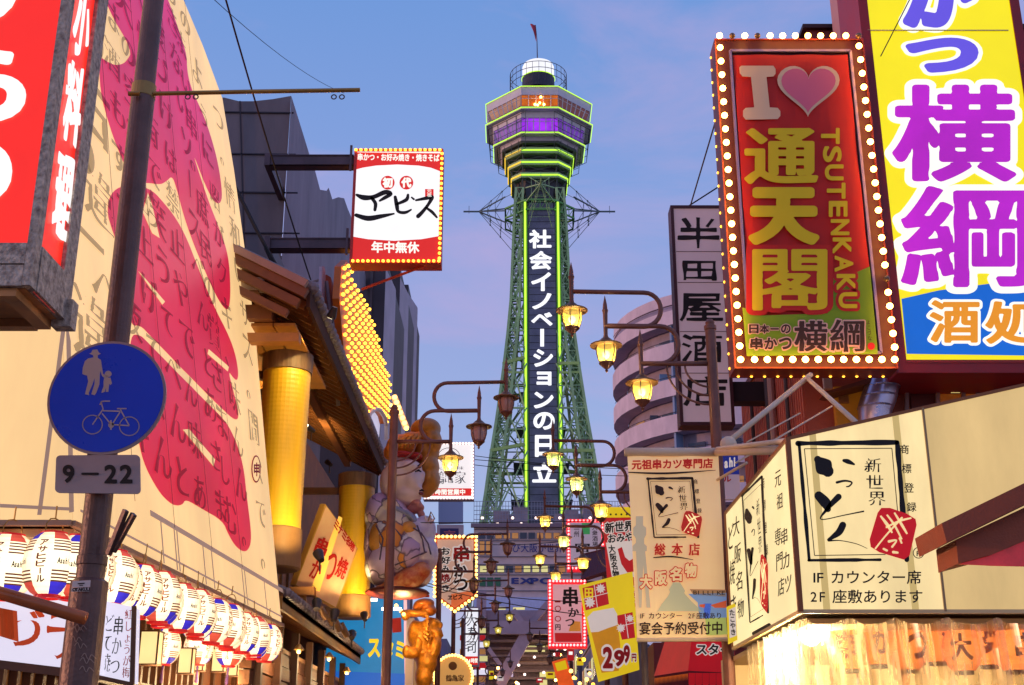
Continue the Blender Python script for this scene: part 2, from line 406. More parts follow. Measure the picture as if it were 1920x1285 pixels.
def neon(y, b_, r=.06, m=NEON):
    z = zf(y, b_); o = octo(b_ + .06, A, z)
    for i in range(8):
        mb = MB(); mb.tube([o[i], o[(i+1) % 8]], r, 6); mb.build('neon_tube', m, tower)
slab('roof_slab', 161, 163.5, 7.7, SHELL); neon(162, 7.75, .055)
deckwall('upper_deck_fascia', 163, 7.65, 178, 7.5, SHELL)
slab('upper_deck_floor', 200, 204, 7.7, SHELL); neon(201.5, 7.75)
deckwall('upper_spandrel', 204, 6.9, 221, 6.6, SHELL)
slab('lower_deck_floor', 247, 251, 6.55, SHELL); neon(248.5, 6.6)
deckwall('lower_spandrel', 251, 5.9, 264, 5.4, SHELL)
slab('deck_soffit', 264, 268, 5.4, GRND)
WGL = mat('deck_glass', (60, 50, 60), .4, emit=(120, 62, 52), es=.45, var=.3, vs=.8); WOR = glow('deck_lit_amber', (205, 100, 20), .8, .45, 1.1); WPU = glow('deck_lit_violet', (160, 45, 235), 1.0, .4, 1.0); WPD = glow('deck_dim_violet', (120, 60, 190), .6, .4, .8)
def windows(y0, b0, y1, b1, nf, nd, fm, sm, tr=.3):
    o0 = octo(b0, A, zf(y0, b0)); o1 = octo(b1, A, zf(y1, b1))
    for i in range(8):
        j = (i+1) % 8; n = nf if i % 2 == 0 else nd
        for k in range(n):
            t0, t1 = (k + .06) / n, (k + .94) / n; q = []
            for t, s in ((t0, .04), (t1, .04), (t1, .96), (t0, .96)): q.append(o1[i].lerp(o1[j], t).lerp(o0[i].lerp(o0[j], t), s))
            mb = MB(); mb.quad(*q); mb.build('window_pane', fm if i == 0 else sm, tower)
    fr = MB()
    for i in range(8):
        j = (i+1) % 8; n = nf if i % 2 == 0 else nd
        for k in range(n + 1): t = k / n; fr.bar(o1[i].lerp(o1[j], t), o0[i].lerp(o0[j], t), .13, .13, up=(0, 1, .1))
        fr.bar(o0[i].lerp(o1[i], tr), o0[j].lerp(o1[j], tr), .07)
    fr.build('window_frame', SHELL, tower)
windows(178.5, 7.5, 199.5, 6.9, 5, 7, WOR, WGL); windows(221.5, 6.6, 246.5, 6.0, 6, 6, WPU, WPD, .25)
for (px_, py_) in ((1012, 193), (1003, 196), (1020, 196), (1008, 197), (1014, 182)):
    mb = MB(); mb.sphere(P(px_, py_, TC.y - 7.45), .16, 8, 5); mb.build('ceiling_lamp', BULB, tower)
# glass wing frames beside the decks
for y0, y1, bb, wid in ((203, 233, 7.4, .5), (236, 262, 6.2, .5)):
    fr = MB(); o0, o1 = octo(bb, A - .6, zf(y0, bb) - .5), octo(bb - .3, A - .6, zf(y1, bb) - 1.2)
    for i in range(8):
        j = (i+1) % 8
        if i in (0,): continue
        for k in range(5): fr.bar(o0[i].lerp(o0[j], k/4), o1[i].lerp(o1[j], k/4), .07)
        for s in (0, .33, .66, 1): fr.bar(o0[i].lerp(o1[i], s), o0[j].lerp(o1[j], s), .06)
    fr.build('wing_frame', GRND, tower)
core = MB(); o0, o1 = octo(3.6, 2.2, zf(268, 5)), octo(3.1, 1.9, zf(372, 4)); ring(core, o1, o0); core.build('dark_core', DARKC, tower)
for y0, y1, b_ in ((276, 287, 4.9), (299, 309, 4.45), (323, 333, 4.0)):
    slab('lit_ring', y0, y1, b_, GRN)
    for i in range(8):
        o = octo(b_ + .03, A, (zf(y0, b_) + zf(y1, b_)) / 2); m_ = NEONY if i in (7, 6) else NEON
        mb = MB(); mb.tube([o[i].lerp(o[(i+1) % 8], .01), o[i].lerp(o[(i+1) % 8], .99)], .12, 6); mb.build('neon_tube', m_, tower)
fr = MB()
for i in range(8):
    for y0, b0, y1, b1 in ((268, 5.2, 276, 4.9), (287, 4.8, 299, 4.45), (309, 4.4, 323, 4.0), (333, 4., 372, 3.3)):
        p, q = octo(b0-.3, A-.2, zf(y0, b0))[i], octo(b1-.2, A-.3, zf(y1, b1))[i]; fr.bar(p, q, .16)
        p2, q2 = octo(b0-.3, A-.2, zf(y0, b0))[(i+1) % 8], octo(b1-.2, A-.3, zf(y1, b1))[(i+1) % 8]; fr.bar(p, q2, .09); fr.bar(p2, q, .09)
fr.build('neck_bracing', GRND, tower, kind='stuff')
# dome, plinth, railing, mast, flag
zc = lambda y: P(1012, y, TC.y - 2.4).z
d = MB(); r_ = (1041 - 978) / 2 * .0757; d.lathe([(r_, zc(133)), (r_, zc(112)), (r_*.93, zc(108)), (r_*.75, zc(105)), (r_*.4, zc(103.2)), (0.01, zc(102.6))], TC, 32); d.sm = True; d.build('lit_dome', glow('dome_white', (250, 250, 255), .95, .04), tower)
d = MB(); d.lathe([(r_*1.02, zc(158)), (r_*1.02, zc(133)), (.01, zc(133))], TC, 32); d.build('dome_plinth', DARKC, tower)
d = MB(); d.lathe([(r_*1.04, zc(134.5)), (r_*1.07, zc(133.5)), (r_*1.04, zc(132.8))], TC, 32); d.build('dome_rim', NEON, tower)
d = MB(); rr = 4.25
for k in range(28):
    a = 2*math.pi*k/28; p = (TC.x + rr*math.cos(a), TC.y + rr*math.sin(a)); d.bar((p[0], p[1], zc(160)), (p[0], p[1], zc(127)), .06)
for zz in (zc(127), zc(138), zc(150)):
    d.tube([(TC.x + rr*math.cos(2*math.pi*k/28), TC.y + rr*math.sin(2*math.pi*k/28), zz) for k in range(29)], .05, 5, caps=False)
d.build('roof_railing', STEEL, tower)
d = MB(); d.tube([(TC.x - .1, TC.y, zc(104)), (TC.x - .15, TC.y, zc(58)), (TC.x - .35, TC.y, zc(30))], [.09, .06, .04], 6); d.build('mast', STEEL, tower)
fl = MB(); x0 = TC.x - .3
n = 8; pts = [(x0 - i*.13 + (.02 if i else 0), TC.y + .12*math.sin(i*.9), zc(30 - i*.25)) for i in range(n)]; low = [(x0 + .05 - i*.08, TC.y + .12*math.sin(i*.9 + .4), zc(62 - i*3.4)) for i in range(n)]
for i in range(n-1): fl.quad(low[i], low[i+1], pts[i+1], pts[i])
fl.build('flag', mat('flag_red', (190, 70, 85), .8), tower)
# legs
YW = [(350, 3.35), (400, 3.65), (470, 3.85), (560, 4.12), (630, 4.6), (700, 5.2), (780, 5.95), (860, 6.8), (940, 7.5), (985, 8.0), (1060, 8.9)]
ZW = [(zf(y, w), w) for y, w in YW][::-1]; ZW[0:0] = [(0.0, 10.2)]
def wz(z):
    for (z0, w0), (z1, w1) in zip(ZW, ZW[1:]):
        if z <= z1: return w0 + (w1 - w0) * (z - z0) / (z1 - z0)
    return ZW[-1][1]
ztop = zf(352, 3.4); levels = [0]
while levels[-1] < ztop: levels.append(levels[-1] + 2.55)
levels = [z * ztop / levels[-1] for z in levels]
def legpt(sx, sy, z, i, j):                                    # the four chords of a leg; i, j: 0 outer, 1 inner
    w = wz(z); t = 1.0 + 1.1 * (1 - z / ztop)
    return Vector((TC.x + sx * (w - i * t), TC.y + sy * (w - j * t), z))
for sx in (-1, 1):
    for sy in (-1, 1):
        lg = MB()
        for i in (0, 1):
            for j in (0, 1):
                for z0, z1 in zip(levels, levels[1:]): lg.bar(legpt(sx, sy, z0, i, j), legpt(sx, sy, z1, i, j), .34 if j == 0 or i == 0 else .25, up=(0, 1, 0))
        for k, (z0, z1) in enumerate(zip(levels, levels[1:])):
            for (a, c) in (((0, 0), (1, 0)), ((0, 0), (0, 1)), ((1, 0), (1, 1)), ((0, 1), (1, 1))):
                p, q = (a, c) if k % 2 else (c, a)
                lg.bar(legpt(sx, sy, z0, *p), legpt(sx, sy, z1, *q), .15); lg.bar(legpt(sx, sy, z1, *a), legpt(sx, sy, z1, *c), .13)
                lg.bar(legpt(sx, sy, z0, *q), legpt(sx, sy, z1, *p), .11)
        lg.build('leg', GRN, tower)
big = [zf(y, w) for y, w in ((985, 8), (845, 6.7), (765, 5.8), (682, 5.0), (620, 4.5), (560, 4.1), (490, 3.9), (425, 3.7))]
fa = MB(); fb = MB()
for fi, (ax, ay) in enumerate(((0, -1), (1, 0), (0, 1), (-1, 0))):
    def fp(s, z, dep=0):
        w = wz(z); w2 = w - dep
        return Vector((TC.x + ax*w2 + (-ay)*s*w, TC.y + ay*w2 + ax*s*w, z))
    for k, z in enumerate(big):
        mbx = fa if k in (1, 3, 0) else fb; th = .42 if k in (1, 3) else .22
        inner = (2.3 / wz(z)) if fi == 0 else 0
        for s0, s1 in ((-1, -inner), (inner, 1)):
            mbx.bar(fp(s0, z), fp(s1, z + (.9 if k in (1, 3) and s0 < 0 else 0)), th); 
            if k in (1, 3): mbx.bar(fp(s0, z - 1.3), fp(s1, z - 1.3), .26)
        if k < len(big) - 1:
            z1 = big[k+1]; zm = (z + z1) / 2
            for s0 in (-1, 1):
                si = s0 * inner
                fb.bar(fp(s0*.82, z), fp(si, z1), .18); fb.bar(fp(si, z), fp(s0*.82, z1), .18); fb.bar(fp(s0*.8, zm), fp(si, zm), .15)
                fb.bar(fp(s0*.82, z), fp(s0*.5 + si*.5, zm), .13); fb.bar(fp(si, zm), fp(s0*.82, zm + (z1-zm)*.6), .11)
                fb.bar(fp(s0*.5, z), fp(si, zm), .11); fb.bar(fp(s0*.5, z1), fp(si, zm), .11)
fa.build('main_girder', mat('tower_lit_green', (170, 200, 110), .6, var=.2, vs=.5), tower, kind='stuff'); fb.build('cross_bracing', GRN, tower, kind='stuff')
# inner stair landings
st = MB()
for k, z in enumerate(levels[3:-2]):
    w = wz(z) * .55; st.box(TC.x - w, TC.y - w + 1, z, TC.x + w, TC.y + w, z + .1) if k % 2 else None
    for s in (-1, 1): st.bar((TC.x + s*w, TC.y + 1 - w, z + 1), (TC.x + s*w, TC.y + w, z + 1), .08)
    for s in (-1, 1): st.bar((TC.x - w, TC.y + 1 - w, z + .6), (TC.x + w, TC.y + 1 - w, z + .6), .06)
st.build('landing', GRND, tower, kind='stuff')
# shaft with the sign
YS = TC.y - 4.6
xa, xb = P(984.5, 560, YS).x, P(1046, 420, YS).x; zt, zb = P(1012, 380, YS).z, P(1012, 985, YS).z
b = MB(); b.box(xa + .25, YS, zb, xb - .1, YS + 7.5, zt); b.build('shaft', DARKC, tower)
b = MB()
nrow = 46
for k in range(nrow):
    z = zb + (zt - zb) * k / nrow; b.box(xa + .55, YS - .05, z + .05, xb - .45, YS - .003, z + (zt - zb) / nrow - .05)
b.build('sign_panel', mat('sign_glass_grey', (78, 78, 98), .35, var=.35, vs=.7, emit=(70, 70, 100), es=.25), tower, kind='stuff')
for x in (xa + .05, xb + .02):
    b = MB(); b.tube([(x, YS - .15, zb), (x, YS - .15, zt)], .14, 8); b.build('neon_tube', NEON, tower)
    b = MB(); b.box(x - .32, YS - .02, zb, x + .32, YS + .3, zt); b.build('neon_backing', mat('neon_back_green', (96, 150, 40), .5), tower)
pn = panelY(YS - .12); t = MB()
cells = [('社', 992, 431, 1034, 466), ('会', 993, 471, 1035, 506), ('イ', 996, 511, 1033, 546), ('ノ', 998, 550, 1034, 580), ('ベ', 996, 586, 1036, 611), ('ョ', 1006, 697, 1034, 723), ('シ', 1000, 655, 1037, 688), ('ン', 1001, 735, 1038, 766), ('の', 1000, 773, 1040, 806), ('日', 1003, 816, 1038, 857), ('立', 998, 868, 1043, 905)]
for ch, x0, y0, x1, y1 in cells: char(t, pn, ch, x0, y0, x1, y1, dict(d=.036))
q = [pn.px(1013, 650), pn.px(1020, 650), pn.px(1020, 617), pn.px(1013, 617)]; t.quad(*[v + Vector((0, -.005, 0)) for v in q])
t.build('lettering', glow('led_white', (250, 250, 255), 1.15, 0), tower)
# ring gallery and the four steel spikes
gz0, gz1 = zf(392, 5.), zf(374, 5.)
g = MB(); o0, o1 = octo(4.9, 1.9, gz0), octo(4.9, 1.9, gz1)
for i in range(8):
    j = (i+1) % 8; g.bar(o0[i], o0[j], .2); g.bar(o1[i], o1[j], .24); 
    for k in range(5): t_ = k / 4; g.bar(o0[i].lerp(o0[j], t_), o1[i].lerp(o1[j], t_), .1)
    for k in range(4): g.bar(o0[i].lerp(o0[j], k/4), o1[i].lerp(o1[j], (k+1)/4), .07)
    g.bar(o1[i], Vector((TC.x, TC.y, gz1)), .12)
g.build('ring_gallery', mat('gallery_green', (110, 175, 95), .6, var=.15), tower)
zs = P(1165, 397, TC.y).z; Ls = 11.2
for (ax, ay) in ((-1, 0), (1, 0), (0, -1), (0, 1)):
    s = MB(); LL = Ls * (.98 if ax else 1.0)
    tip = Vector((TC.x + ax*LL, TC.y + ay*LL, zs)); neck = Vector((TC.x + ax*(LL-2.2), TC.y + ay*(LL-2.2), zs)); s.tube([neck, tip], .14, 6)
    s.bar(tip - Vector((ax*.8, ay*.8, -.9)), tip - Vector((ax*.8, ay*.8, .3)), .07)
    side = Vector((-ay, ax, 0)); out_ = Vector((ax, ay, 0))
    roots = []
    for sg in (-1, 1):
        for (dz, rad) in ((4.2, 3.3), (1.4, 4.9), (-.8, 4.9), (-3.2, 3.5), (-5.6, 3.7)):
            roots.append(Vector((TC.x, TC.y, zs + dz)) + out_*rad + side*sg*2.0)
    for i_, r0 in enumerate(roots):
        thick = .15 if abs(r0.z - zs) < 2 else .06; s.bar(neck, r0, thick)
    for sg in (0, 5):
        for k in range(4):
            for tt in (.33, .62): s.bar(neck.lerp(roots[sg+k], tt), neck.lerp(roots[sg+k+1], tt), .06)
    for tt in (.33, .62):
        for k in range(5): s.bar(neck.lerp(roots[k], tt), neck.lerp(roots[5+k], tt), .05); s.sphere(neck.lerp(roots[k], tt), .13, 6, 4); s.sphere(neck.lerp(roots[5+k], tt), .13, 6, 4)
    s.build('cable_spike', mat('spike_steel', (105, 118, 120), .5, .3) if ax else GRN, tower)
# ================================================================== TERRACE BUILDING UNDER THE TOWER
YB = 128.
CREAM = mat('render_grey_cream', (222, 202, 200), .8, var=.12, vs=.6); WIN = mat('window_dusk', (60, 62, 85), .15, var=.3, vs=.5)
LITW = glow('window_lit_pale', (235, 225, 150), .75, .35, .4); LITO = glow('window_lit_orange', (205, 140, 80), .5, .4, .5)
tb = thing('terrace_building', 'grey building under the tower with blue lettering and rows of lit windows', 'building', (P(1020, 1100, YB).x, YB + 6, 0))
X0, X1 = P(888, 1040, YB).x, P(1210, 1040, YB).x; ZB = lambda y: P(1020, y, YB).z
b = MB(); b.box(X0, YB, ZB(1121), X1, YB + 14, ZB(985)); b.build('wall', CREAM, tb)
b = MB(); b.box(X0 - .3, YB - .5, ZB(990), X1, YB - .02, ZB(983)); b.build('cornice', mat('cornice_grey', (130, 116, 130), .7), tb)
b = MB(); b.box(X0 + .1, YB - .45, ZB(1150), X1, YB + 12, ZB(1121) - .01); b.build('blue_fascia', mat('fascia_blue_grey', (170, 176, 214), .6, emit=(110, 118, 170), es=.3, var=.1), tb)
def winrow(y0, y1, x0, x1, n, mats):
    for k in range(n):
        xa_, xb_ = x0 + (x1-x0)*(k+.08)/n, x0 + (x1-x0)*(k+.92)/n
        f = MB(); f.box(P(xa_, y0, YB).x, YB - .1, ZB(y1), P(xb_, y0, YB).x, YB - .004, ZB(y0)); w = f.build('window', mat('window_sash', (120, 118, 130), .5), tb)
        g_ = MB(); g_.quad(*[(P(x, y0, YB).x, YB - .106, ZB(y)) for x, y in ((xa_+.7, y1-.7), (xb_-.7, y1-.7), (xb_-.7, y0+.7), (xa_+.7, y0+.7))]); g_.build('pane', mats[(k*7 + int(y0)) % len(mats)], w)
winrow(999, 1011, 896, 1160, 17, [LITO, WIN, LITO, LITO, WIN]); winrow(1061, 1074, 898, 1160, 16, [LITW, LITW, WIN, LITW, LITO]); winrow(1015, 1041, 898, 922, 2, [LITO])
winrow(1083, 1100, 898, 940, 3, [mat('green_netting', (60, 120, 90), .7)])
for y in (993, 1014, 1044, 1059, 1078, 1108):
    b = MB(); b.box(X0, YB - .16, ZB(y+.5), X1, YB - .003, ZB(y-.5)); b.build('band', mat('band_grey', (130, 128, 142), .7), tb)
t = MB(); p_ = panelY(YB - .2); BLUEI = mat('letter_blue', (45, 60, 140), .5)
hrow(t, p_, '再び大阪が世界の', (944, 1028), (1072, 1028), 17, 'gothic'); hrow(t, p_, 'EXPO', (958, 1089), (1030, 1089), 15, 'heavy')
t.build('lettering', BLUEI, tb)
# roof terrace: railing, plant, lamps
b = MB(); zr = ZB(984)
for k in range(60): x = X0 + (X1 - X0) * k / 59; b.bar((x, YB - .2, zr), (x, YB - .2, ZB(941)), .045)
for y in (941, 950, 958, 966, 975): b.bar((X0, YB - .2, ZB(y)), (X1, YB - .2, ZB(y)), .05)
b.build('terrace_railing', mat('railing_grey', (135, 140, 160), .5), tb)
for k in range(9):
    b = MB(); x = P(905 + k * 24 + (k % 3) * 4, 960, YB + 2).x; b.sphere((x, YB + 1, ZB(968 + (k % 2) * 11)), .16, 8, 5); b.build('roof_lamp', BULBW, tb)
for x0_, x1_, y0_ in ((925, 955, 958), (962, 990, 950), (1060, 1085, 955), (1095, 1130, 945), (1135, 1160, 955), (935, 975, 965), (1040, 1090, 962)):
    b = MB(); b.box(P(x0_, 960, YB+4).x, YB + 4 + (x0_ % 7)*.1, zr, P(x1_, 960, YB+4).x, YB + 8, P(x0_, y0_, YB+4).z)
    b.build('roof_plant', mat('plant_grey', (150, 136, 142), .7, var=.25, vs=.8), tb)
# steel portal under it
YA = 118.; PRT = mat('portal_steel', (172, 152, 166), .6, var=.2, vs=.5)
pt = thing('steel_portal', 'pale blue steel portal with crossing diagonal beams spanning the end of the street', 'portal', (P(990, 1200, YA).x, YA, 0))
def beam(x0_, y0_, x1_, y1_, w, name='beam', dy=0):
    m_ = MB(); m_.bar(P(x0_, y0_, YA + dy), P(x1_, y1_, YA + dy), w, 1.2, up=(0, 0, 1)) if abs(y1_-y0_) < abs(x1_-x0_) else m_.bar(P(x0_, y0_, YA + dy), P(x1_, y1_, YA + dy), w, 1.2, up=(0, 1, 0))
    m_.build(name, PRT, pt)
beam(918, 1177, 1170, 1178, .5); beam(998, 1172, 935, 1285, 1.15, dy=.6); beam(962, 1145, 982, 1173, .5, dy=.8); beam(1030, 1130, 990, 1175, .6, dy=1); beam(903, 1110, 900, 1300, .9, 'column', 1.5); beam(1165, 1110, 1172, 1300, .9, 'column', 1.5)
beam(905, 1157, 1165, 1157, .35, dy=2.2); beam(915, 1215, 940, 1250, .35, dy=.9)
b = MB(); gx = P(992, 1172, YA)
b.prism([P(x, y, YA - .2) for x, y in ((972, 1168), (985, 1178), (1000, 1184), (1000, 1166))], (0, .3, 0)); b.build('gusset_plate', PRT, pt)
# dark market hall beneath with lit shop strips
dh = thing('market_hall', 'dark shopfronts under the steel portal with strips of warm light', 'building', (P(1000, 1200, 122).x, 126, 0))
b = MB(); b.box(P(885, 1200, 124).x, 124, 0, P(1230, 1200, 124).x, 134, P(1000, 1152, 124).z); b.build('wall', mat('hall_dark', (104, 84, 92), .7, var=.35, vs=.5), dh)
rs = random.Random(3)
for (x0_, y0_, x1_, y1_, m_) in ((930, 1138, 948, 1143, LITW), (962, 1139, 984, 1143, LITW), (983, 1211, 1022, 1222, LITW), (1024, 1210, 1050, 1218, LITO), (965, 1241, 1030, 1243, LITO), (945, 1254, 960, 1258, LITW), (975, 1258, 1010, 1260, LITO), (1012, 1258, 1026, 1285, LITW), (1010, 1147, 1022, 1158, LITW), (948, 1262, 962, 1273, glow('stall_lilac', (200, 180, 220), .7)), (1040, 1262, 1062, 1278, LITO)):
    b = MB(); q_ = [P(x, y, 123.5) for x, y in ((x0_, y1_), (x1_, y1_), (x1_, y0_), (x0_, y0_))]; b.prism(q_, (0, .3, 0)); b.build('light_strip', m_, dh)
b = MB()
for k in range(9): z = P(1000, 1160 + k*14, 123.2).z; b.box(P(915, 1200, 123).x, 123.2, z - .12, P(1170, 1200, 123).x, 123.9, z + .12)
b.build('floor_edge', mat('hall_edge', (104, 86, 88), .7, var=.3), dh)
for k in range(26):
    b = MB(); b.sphere(P(925 + rs.random()*200, 1205 + rs.random()*78, 116 + rs.random()*4), .13, 8, 5)
    b.build('shop_lamp', BULB if k % 3 else BULBW, dh)
for (x, y, e_) in ((960, 1262, 130), (1020, 1235, 130), (1060, 1270, 130)):
    l_ = bpy.data.lights.new('hall_light', 'POINT'); l_.energy = e_; l_.color = (1, .72, .45); l_.shadow_soft_size = .3; lo = bpy.data.objects.new('hall_light', l_); COL.objects.link(lo); lo.parent = dh; lo.location = P(x, y, 120.5) - Vector(ORG[dh.name])
# ================================================================== DISTANT APARTMENT BLOCK WITH CURVED BALCONIES
YP = 108.; pr = (1395 - 1143) * .0475; pc = Vector((P(1395, 700, YP).x, YP, 0))
apt = thing('apartment_block', 'pale apartment block with stacked curved balconies rising behind the right street lamps', 'building', pc)
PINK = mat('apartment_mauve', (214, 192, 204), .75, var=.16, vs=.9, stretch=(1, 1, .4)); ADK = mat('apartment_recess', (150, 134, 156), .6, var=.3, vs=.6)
pz = lambda y: P(1240, y, YP - pr*.8).z
body = MB(); hp = pz(600)
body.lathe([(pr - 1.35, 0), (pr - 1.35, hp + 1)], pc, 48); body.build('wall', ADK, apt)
fz = 0.; step = 2.95; fl_n = int(hp / step); step = (hp) / fl_n
for k in range(fl_n + 1):
    z = k * step; bm_ = MB(); n = 48
    topk = (k == fl_n); H = 1.25 if not topk else 1.0
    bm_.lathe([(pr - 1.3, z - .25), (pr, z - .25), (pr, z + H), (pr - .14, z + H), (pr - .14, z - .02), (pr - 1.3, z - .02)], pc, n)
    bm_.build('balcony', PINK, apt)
bm_ = MB(); z = hp + 1.6
bm_.lathe([(pr - 1.3, z), (pr - .2, z), (pr - .2, z + .9), (.1, z + .9)], pc, 48); bm_.build('roof', PINK, apt)
bm_ = MB(); bm_.lathe([(pr - .25, hp + 1), (pr - .3, z)], pc, 48); bm_.build('roof_band', ADK, apt)
for k in range(2, fl_n):
    for a in (200, 222, 236, 252, 268, 284, 300):
        aa = R(a); zc_ = k*step + 1.45; rr = pr - 1.3
        w_ = MB(); c0 = Vector((pc.x + rr*math.cos(aa), pc.y + rr*math.sin(aa), zc_)); tdir = Vector((-math.sin(aa), math.cos(aa), 0))
        w_.bar(c0 - tdir*.75, c0 + tdir*.75, 1.2 if (k+a) % 3 else .9, .12, up=(math.cos(aa), math.sin(aa), 0)); w_.build('window', LITO if (k*5 + a) % 7 == 0 else WIN, apt)
for k in range(3, fl_n):
    for a in (214, 246, 272, 293):
        aa = R(a + (k*7) % 9); rr = pr - 1.0; c0 = (pc.x + rr*math.cos(aa), pc.y + rr*math.sin(aa)); w_ = MB(); zz = k*step + 1.0
        w_.box(c0[0] - .35, c0[1] - .2, zz, c0[0] + .35, c0[1] + .2, zz + .75 + (k+a) % 3*.2); w_.build('balcony_clutter', [CREAM, WIN, mat('clutter_blue', (120, 150, 190), .6)][(k+a) % 3], apt)
for k in range(2, fl_n + 1):
    rl = MB(); rl.tube([(pc.x + pr*math.cos(R(a)), pc.y + pr*math.sin(R(a)), k*step + 1.42) for a in range(185, 320, 5)], .03, 4, caps=False); rl.build('railing', STEEL, apt)
ob = MB()
for a in (229, 262, 290):
    aa = R(a); p = (pc.x + (pr-.7)*math.cos(aa), pc.y + (pr-.7)*math.sin(aa)); ob.bar((p[0], p[1], 0), (p[0], p[1], hp), .18, 1.1, up=(math.cos(aa), math.sin(aa), 0))
ob.build('balcony_divider', mat('divider_blue', (130, 150, 185), .6), apt)
ob = MB(); ob.box(pc.x, YP - pr + 1, 0, pc.x + 9, YP + 12, hp - 2); ob.build('rear_wing', PINK, apt)
# ================================================================== STREET LAMPS
HATM = mat('lamp_hat_bronze', (122, 84, 50), .4, .35, var=.2, vs=12)
def glassm(name, col, es, core):
    m = mat(name, col, .25, emit=col, es=es, alpha=.72); return m
GY = glassm('lantern_glass_lit', (236, 216, 96), .48, 1); GG = glassm('lantern_glass_greenish', (190, 222, 130), .55, 1); GO = mat('lantern_glass_unlit', (190, 140, 128), .25, alpha=.8)
CORE = glow('lantern_core', (255, 250, 190), 5, 0)
PY = 12.5; PXB = P(1334, 660, PY).x
def lp(x, y): q = P(x, y, PY); return Vector((q.x - PXB, 0, q.z))
def lantern_parts():
    # origin at the hat's top centre
    h = MB(); h.lathe([(.012, .02), (.03, .0), (.055, -.02), (.085, -.05), (.13, -.078), (.172, -.085), (.172, -.097), (.1, -.093), (.01, -.093)], n=20); h.sm = False
    gl = MB(); gl.lathe([(.098, -.1), (.107, -.13), (.103, -.19), (.085, -.255), (.07, -.285)], n=12); gl.sm = True
    cg = MB()
    for k in range(6):
        a = math.pi * k / 3 + .3
        pr_ = [(.1, -.095), (.111, -.13), (.107, -.19), (.089, -.255), (.073, -.287)]
        for (r0, z0), (r1, z1) in zip(pr_, pr_[1:]): cg.bar((r0*math.cos(a), r0*math.sin(a), z0), (r1*math.cos(a), r1*math.sin(a), z1), .009)
    fi = MB(); fi.lathe([(.078, -.28), (.082, -.295), (.055, -.32), (.03, -.345), (.012, -.355), (.018, -.372), (.004, -.395)], n=14)
    return h.mesh('hat', HATM), {k: gl.mesh('glass_' + k, m) for k, m in (('y', GY), ('g', GG), ('o', GO))}, cg.mesh('cage', BROWN), fi.mesh('finial', BROWN)
LH, LG, LC, LF = lantern_parts(); LCORE = ico(.042, 'lamp_core', CORE, 2)
def mk(name, me, parent, loc=(0, 0, 0)):
    o = bpy.data.objects.new(name, me); COL.objects.link(o); o.parent = parent; o.location = loc; return o
pole_m = MB(); pole_m.tube([(0, 0, 0), (0, 0, 1.1), (0, 0, 1.12), (0, 0, lp(1334, 620).z)], [.085, .08, .062, .056], 14)
zt_ = lp(1334, 620).z; pole_m.lathe([(.056, zt_), (.066, zt_ + .01), (.066, zt_ + .05), (.045, zt_ + .06), (.05, zt_ + .09), (.03, zt_ + .125), (.005, zt_ + .13)], n=14); pole_m.sm = False
pole_m = pole_m.mesh('pole', BROWN)
def arc(cx, cy, r, n=12):
    return [lp(cx + r*math.sin(math.pi*k/n), cy - r*math.cos(math.pi*k/n)) for k in range(n + 1)]
a1 = MB(); a1.tube([lp(1074, 547)] + arc(1207, 581, 32) + [lp(1134, 612)], .026, 10); a1.sm = True
a2 = MB(); a2.tube([lp(1140, 611)] + arc(1237, 647, 35) + [lp(1200, 682)], .026, 10); a2.sm = True
a3 = MB(); a3.tube([lp(1203, 682), lp(1334, 682)], .028, 10); a3.sm = True
AM = [a1.mesh('arm', BROWN), a2.mesh('arm', BROWN), a3.mesh('arm', BROWN)]
BR = []
for x, dy in ((1250, 75), (1267, 58), (1284, 42)):
    m_ = MB(); m_.tube([lp(1334 - (1334 - x)*math.cos(math.pi/2*k/10), 684 + dy*math.sin(math.pi/2*k/10)) for k in range(11)], .012, 7); m_.sm = True; BR.append(m_.mesh('brace', BROWN))
rods = []
for x, yt, yb in ((1072, 492, 573), (1136, 555, 638), (1203, 618, 708)):
    t0, t1 = lp(x, yt), lp(x, yb); m_ = MB(); h_ = t0.z - t1.z
    m_.lathe([(.02, 0), (.033, .02), (.022, .06), (.026, h_ - .2), (.034, h_ - .17), (.026, h_ - .15), (.022, h_ - .1), (.002, h_)], n=10); m_.sm = False
    rods.append((m_.mesh('hanging_rod', BROWN), t1))
def lamp_post(x, Y, mir, lit, label):
    root = thing('street_lamp', label, 'street lamp', (x, Y, 0), 'triple lantern street lamps along both sides of the street')
    mk('pole', pole_m, root)
    for m_ in AM: mk('arm', m_, root)
    for m_ in BR: mk('brace', m_, root)
    for i, (rm, t1) in enumerate(rods):
        mk('hanging_rod', rm, root, t1)
        ln = mk('lantern', LH, root, t1 + Vector((0, 0, .03))); c = lit[i]
        g_ = mk('glass', LG[c], ln); mk('cage', LC, ln)['kind'] = 'stuff'; mk('finial', LF, ln)
        if c != 'o':
            mk('lamp_core', LCORE, ln, (0, 0, -.19))
            if Y < 30:
                l_ = bpy.data.lights.new('lantern_light', 'POINT'); l_.energy = 26; l_.color = (1, .82, .42); l_.shadow_soft_size = .06
                lo = bpy.data.objects.new('lantern_light', l_); COL.objects.link(lo); lo.parent = ln; lo.location = (0, 0, -.25)
    if mir: root.scale = (-1, 1, 1)
    return root
XR = PXB; XL = P(738, 820, 15.8).x
lamp_post(XR, 12.5, False, 'yyy', 'nearest right street lamp, three lit yellow lanterns in front of the white vertical signboard')
lamp_post(XR, 18.9, False, 'ggy', 'second right street lamp, lit lanterns hanging before the foot of the tower sign')
lamp_post(XR, 24, False, 'ygy', 'third street lamp on the right, lit lanterns beside the red bulb framed sign')
lamp_post(XR, 28.6, False, 'yyy', 'fourth street lamp on the right, small lit lanterns above the EXPO lettering')
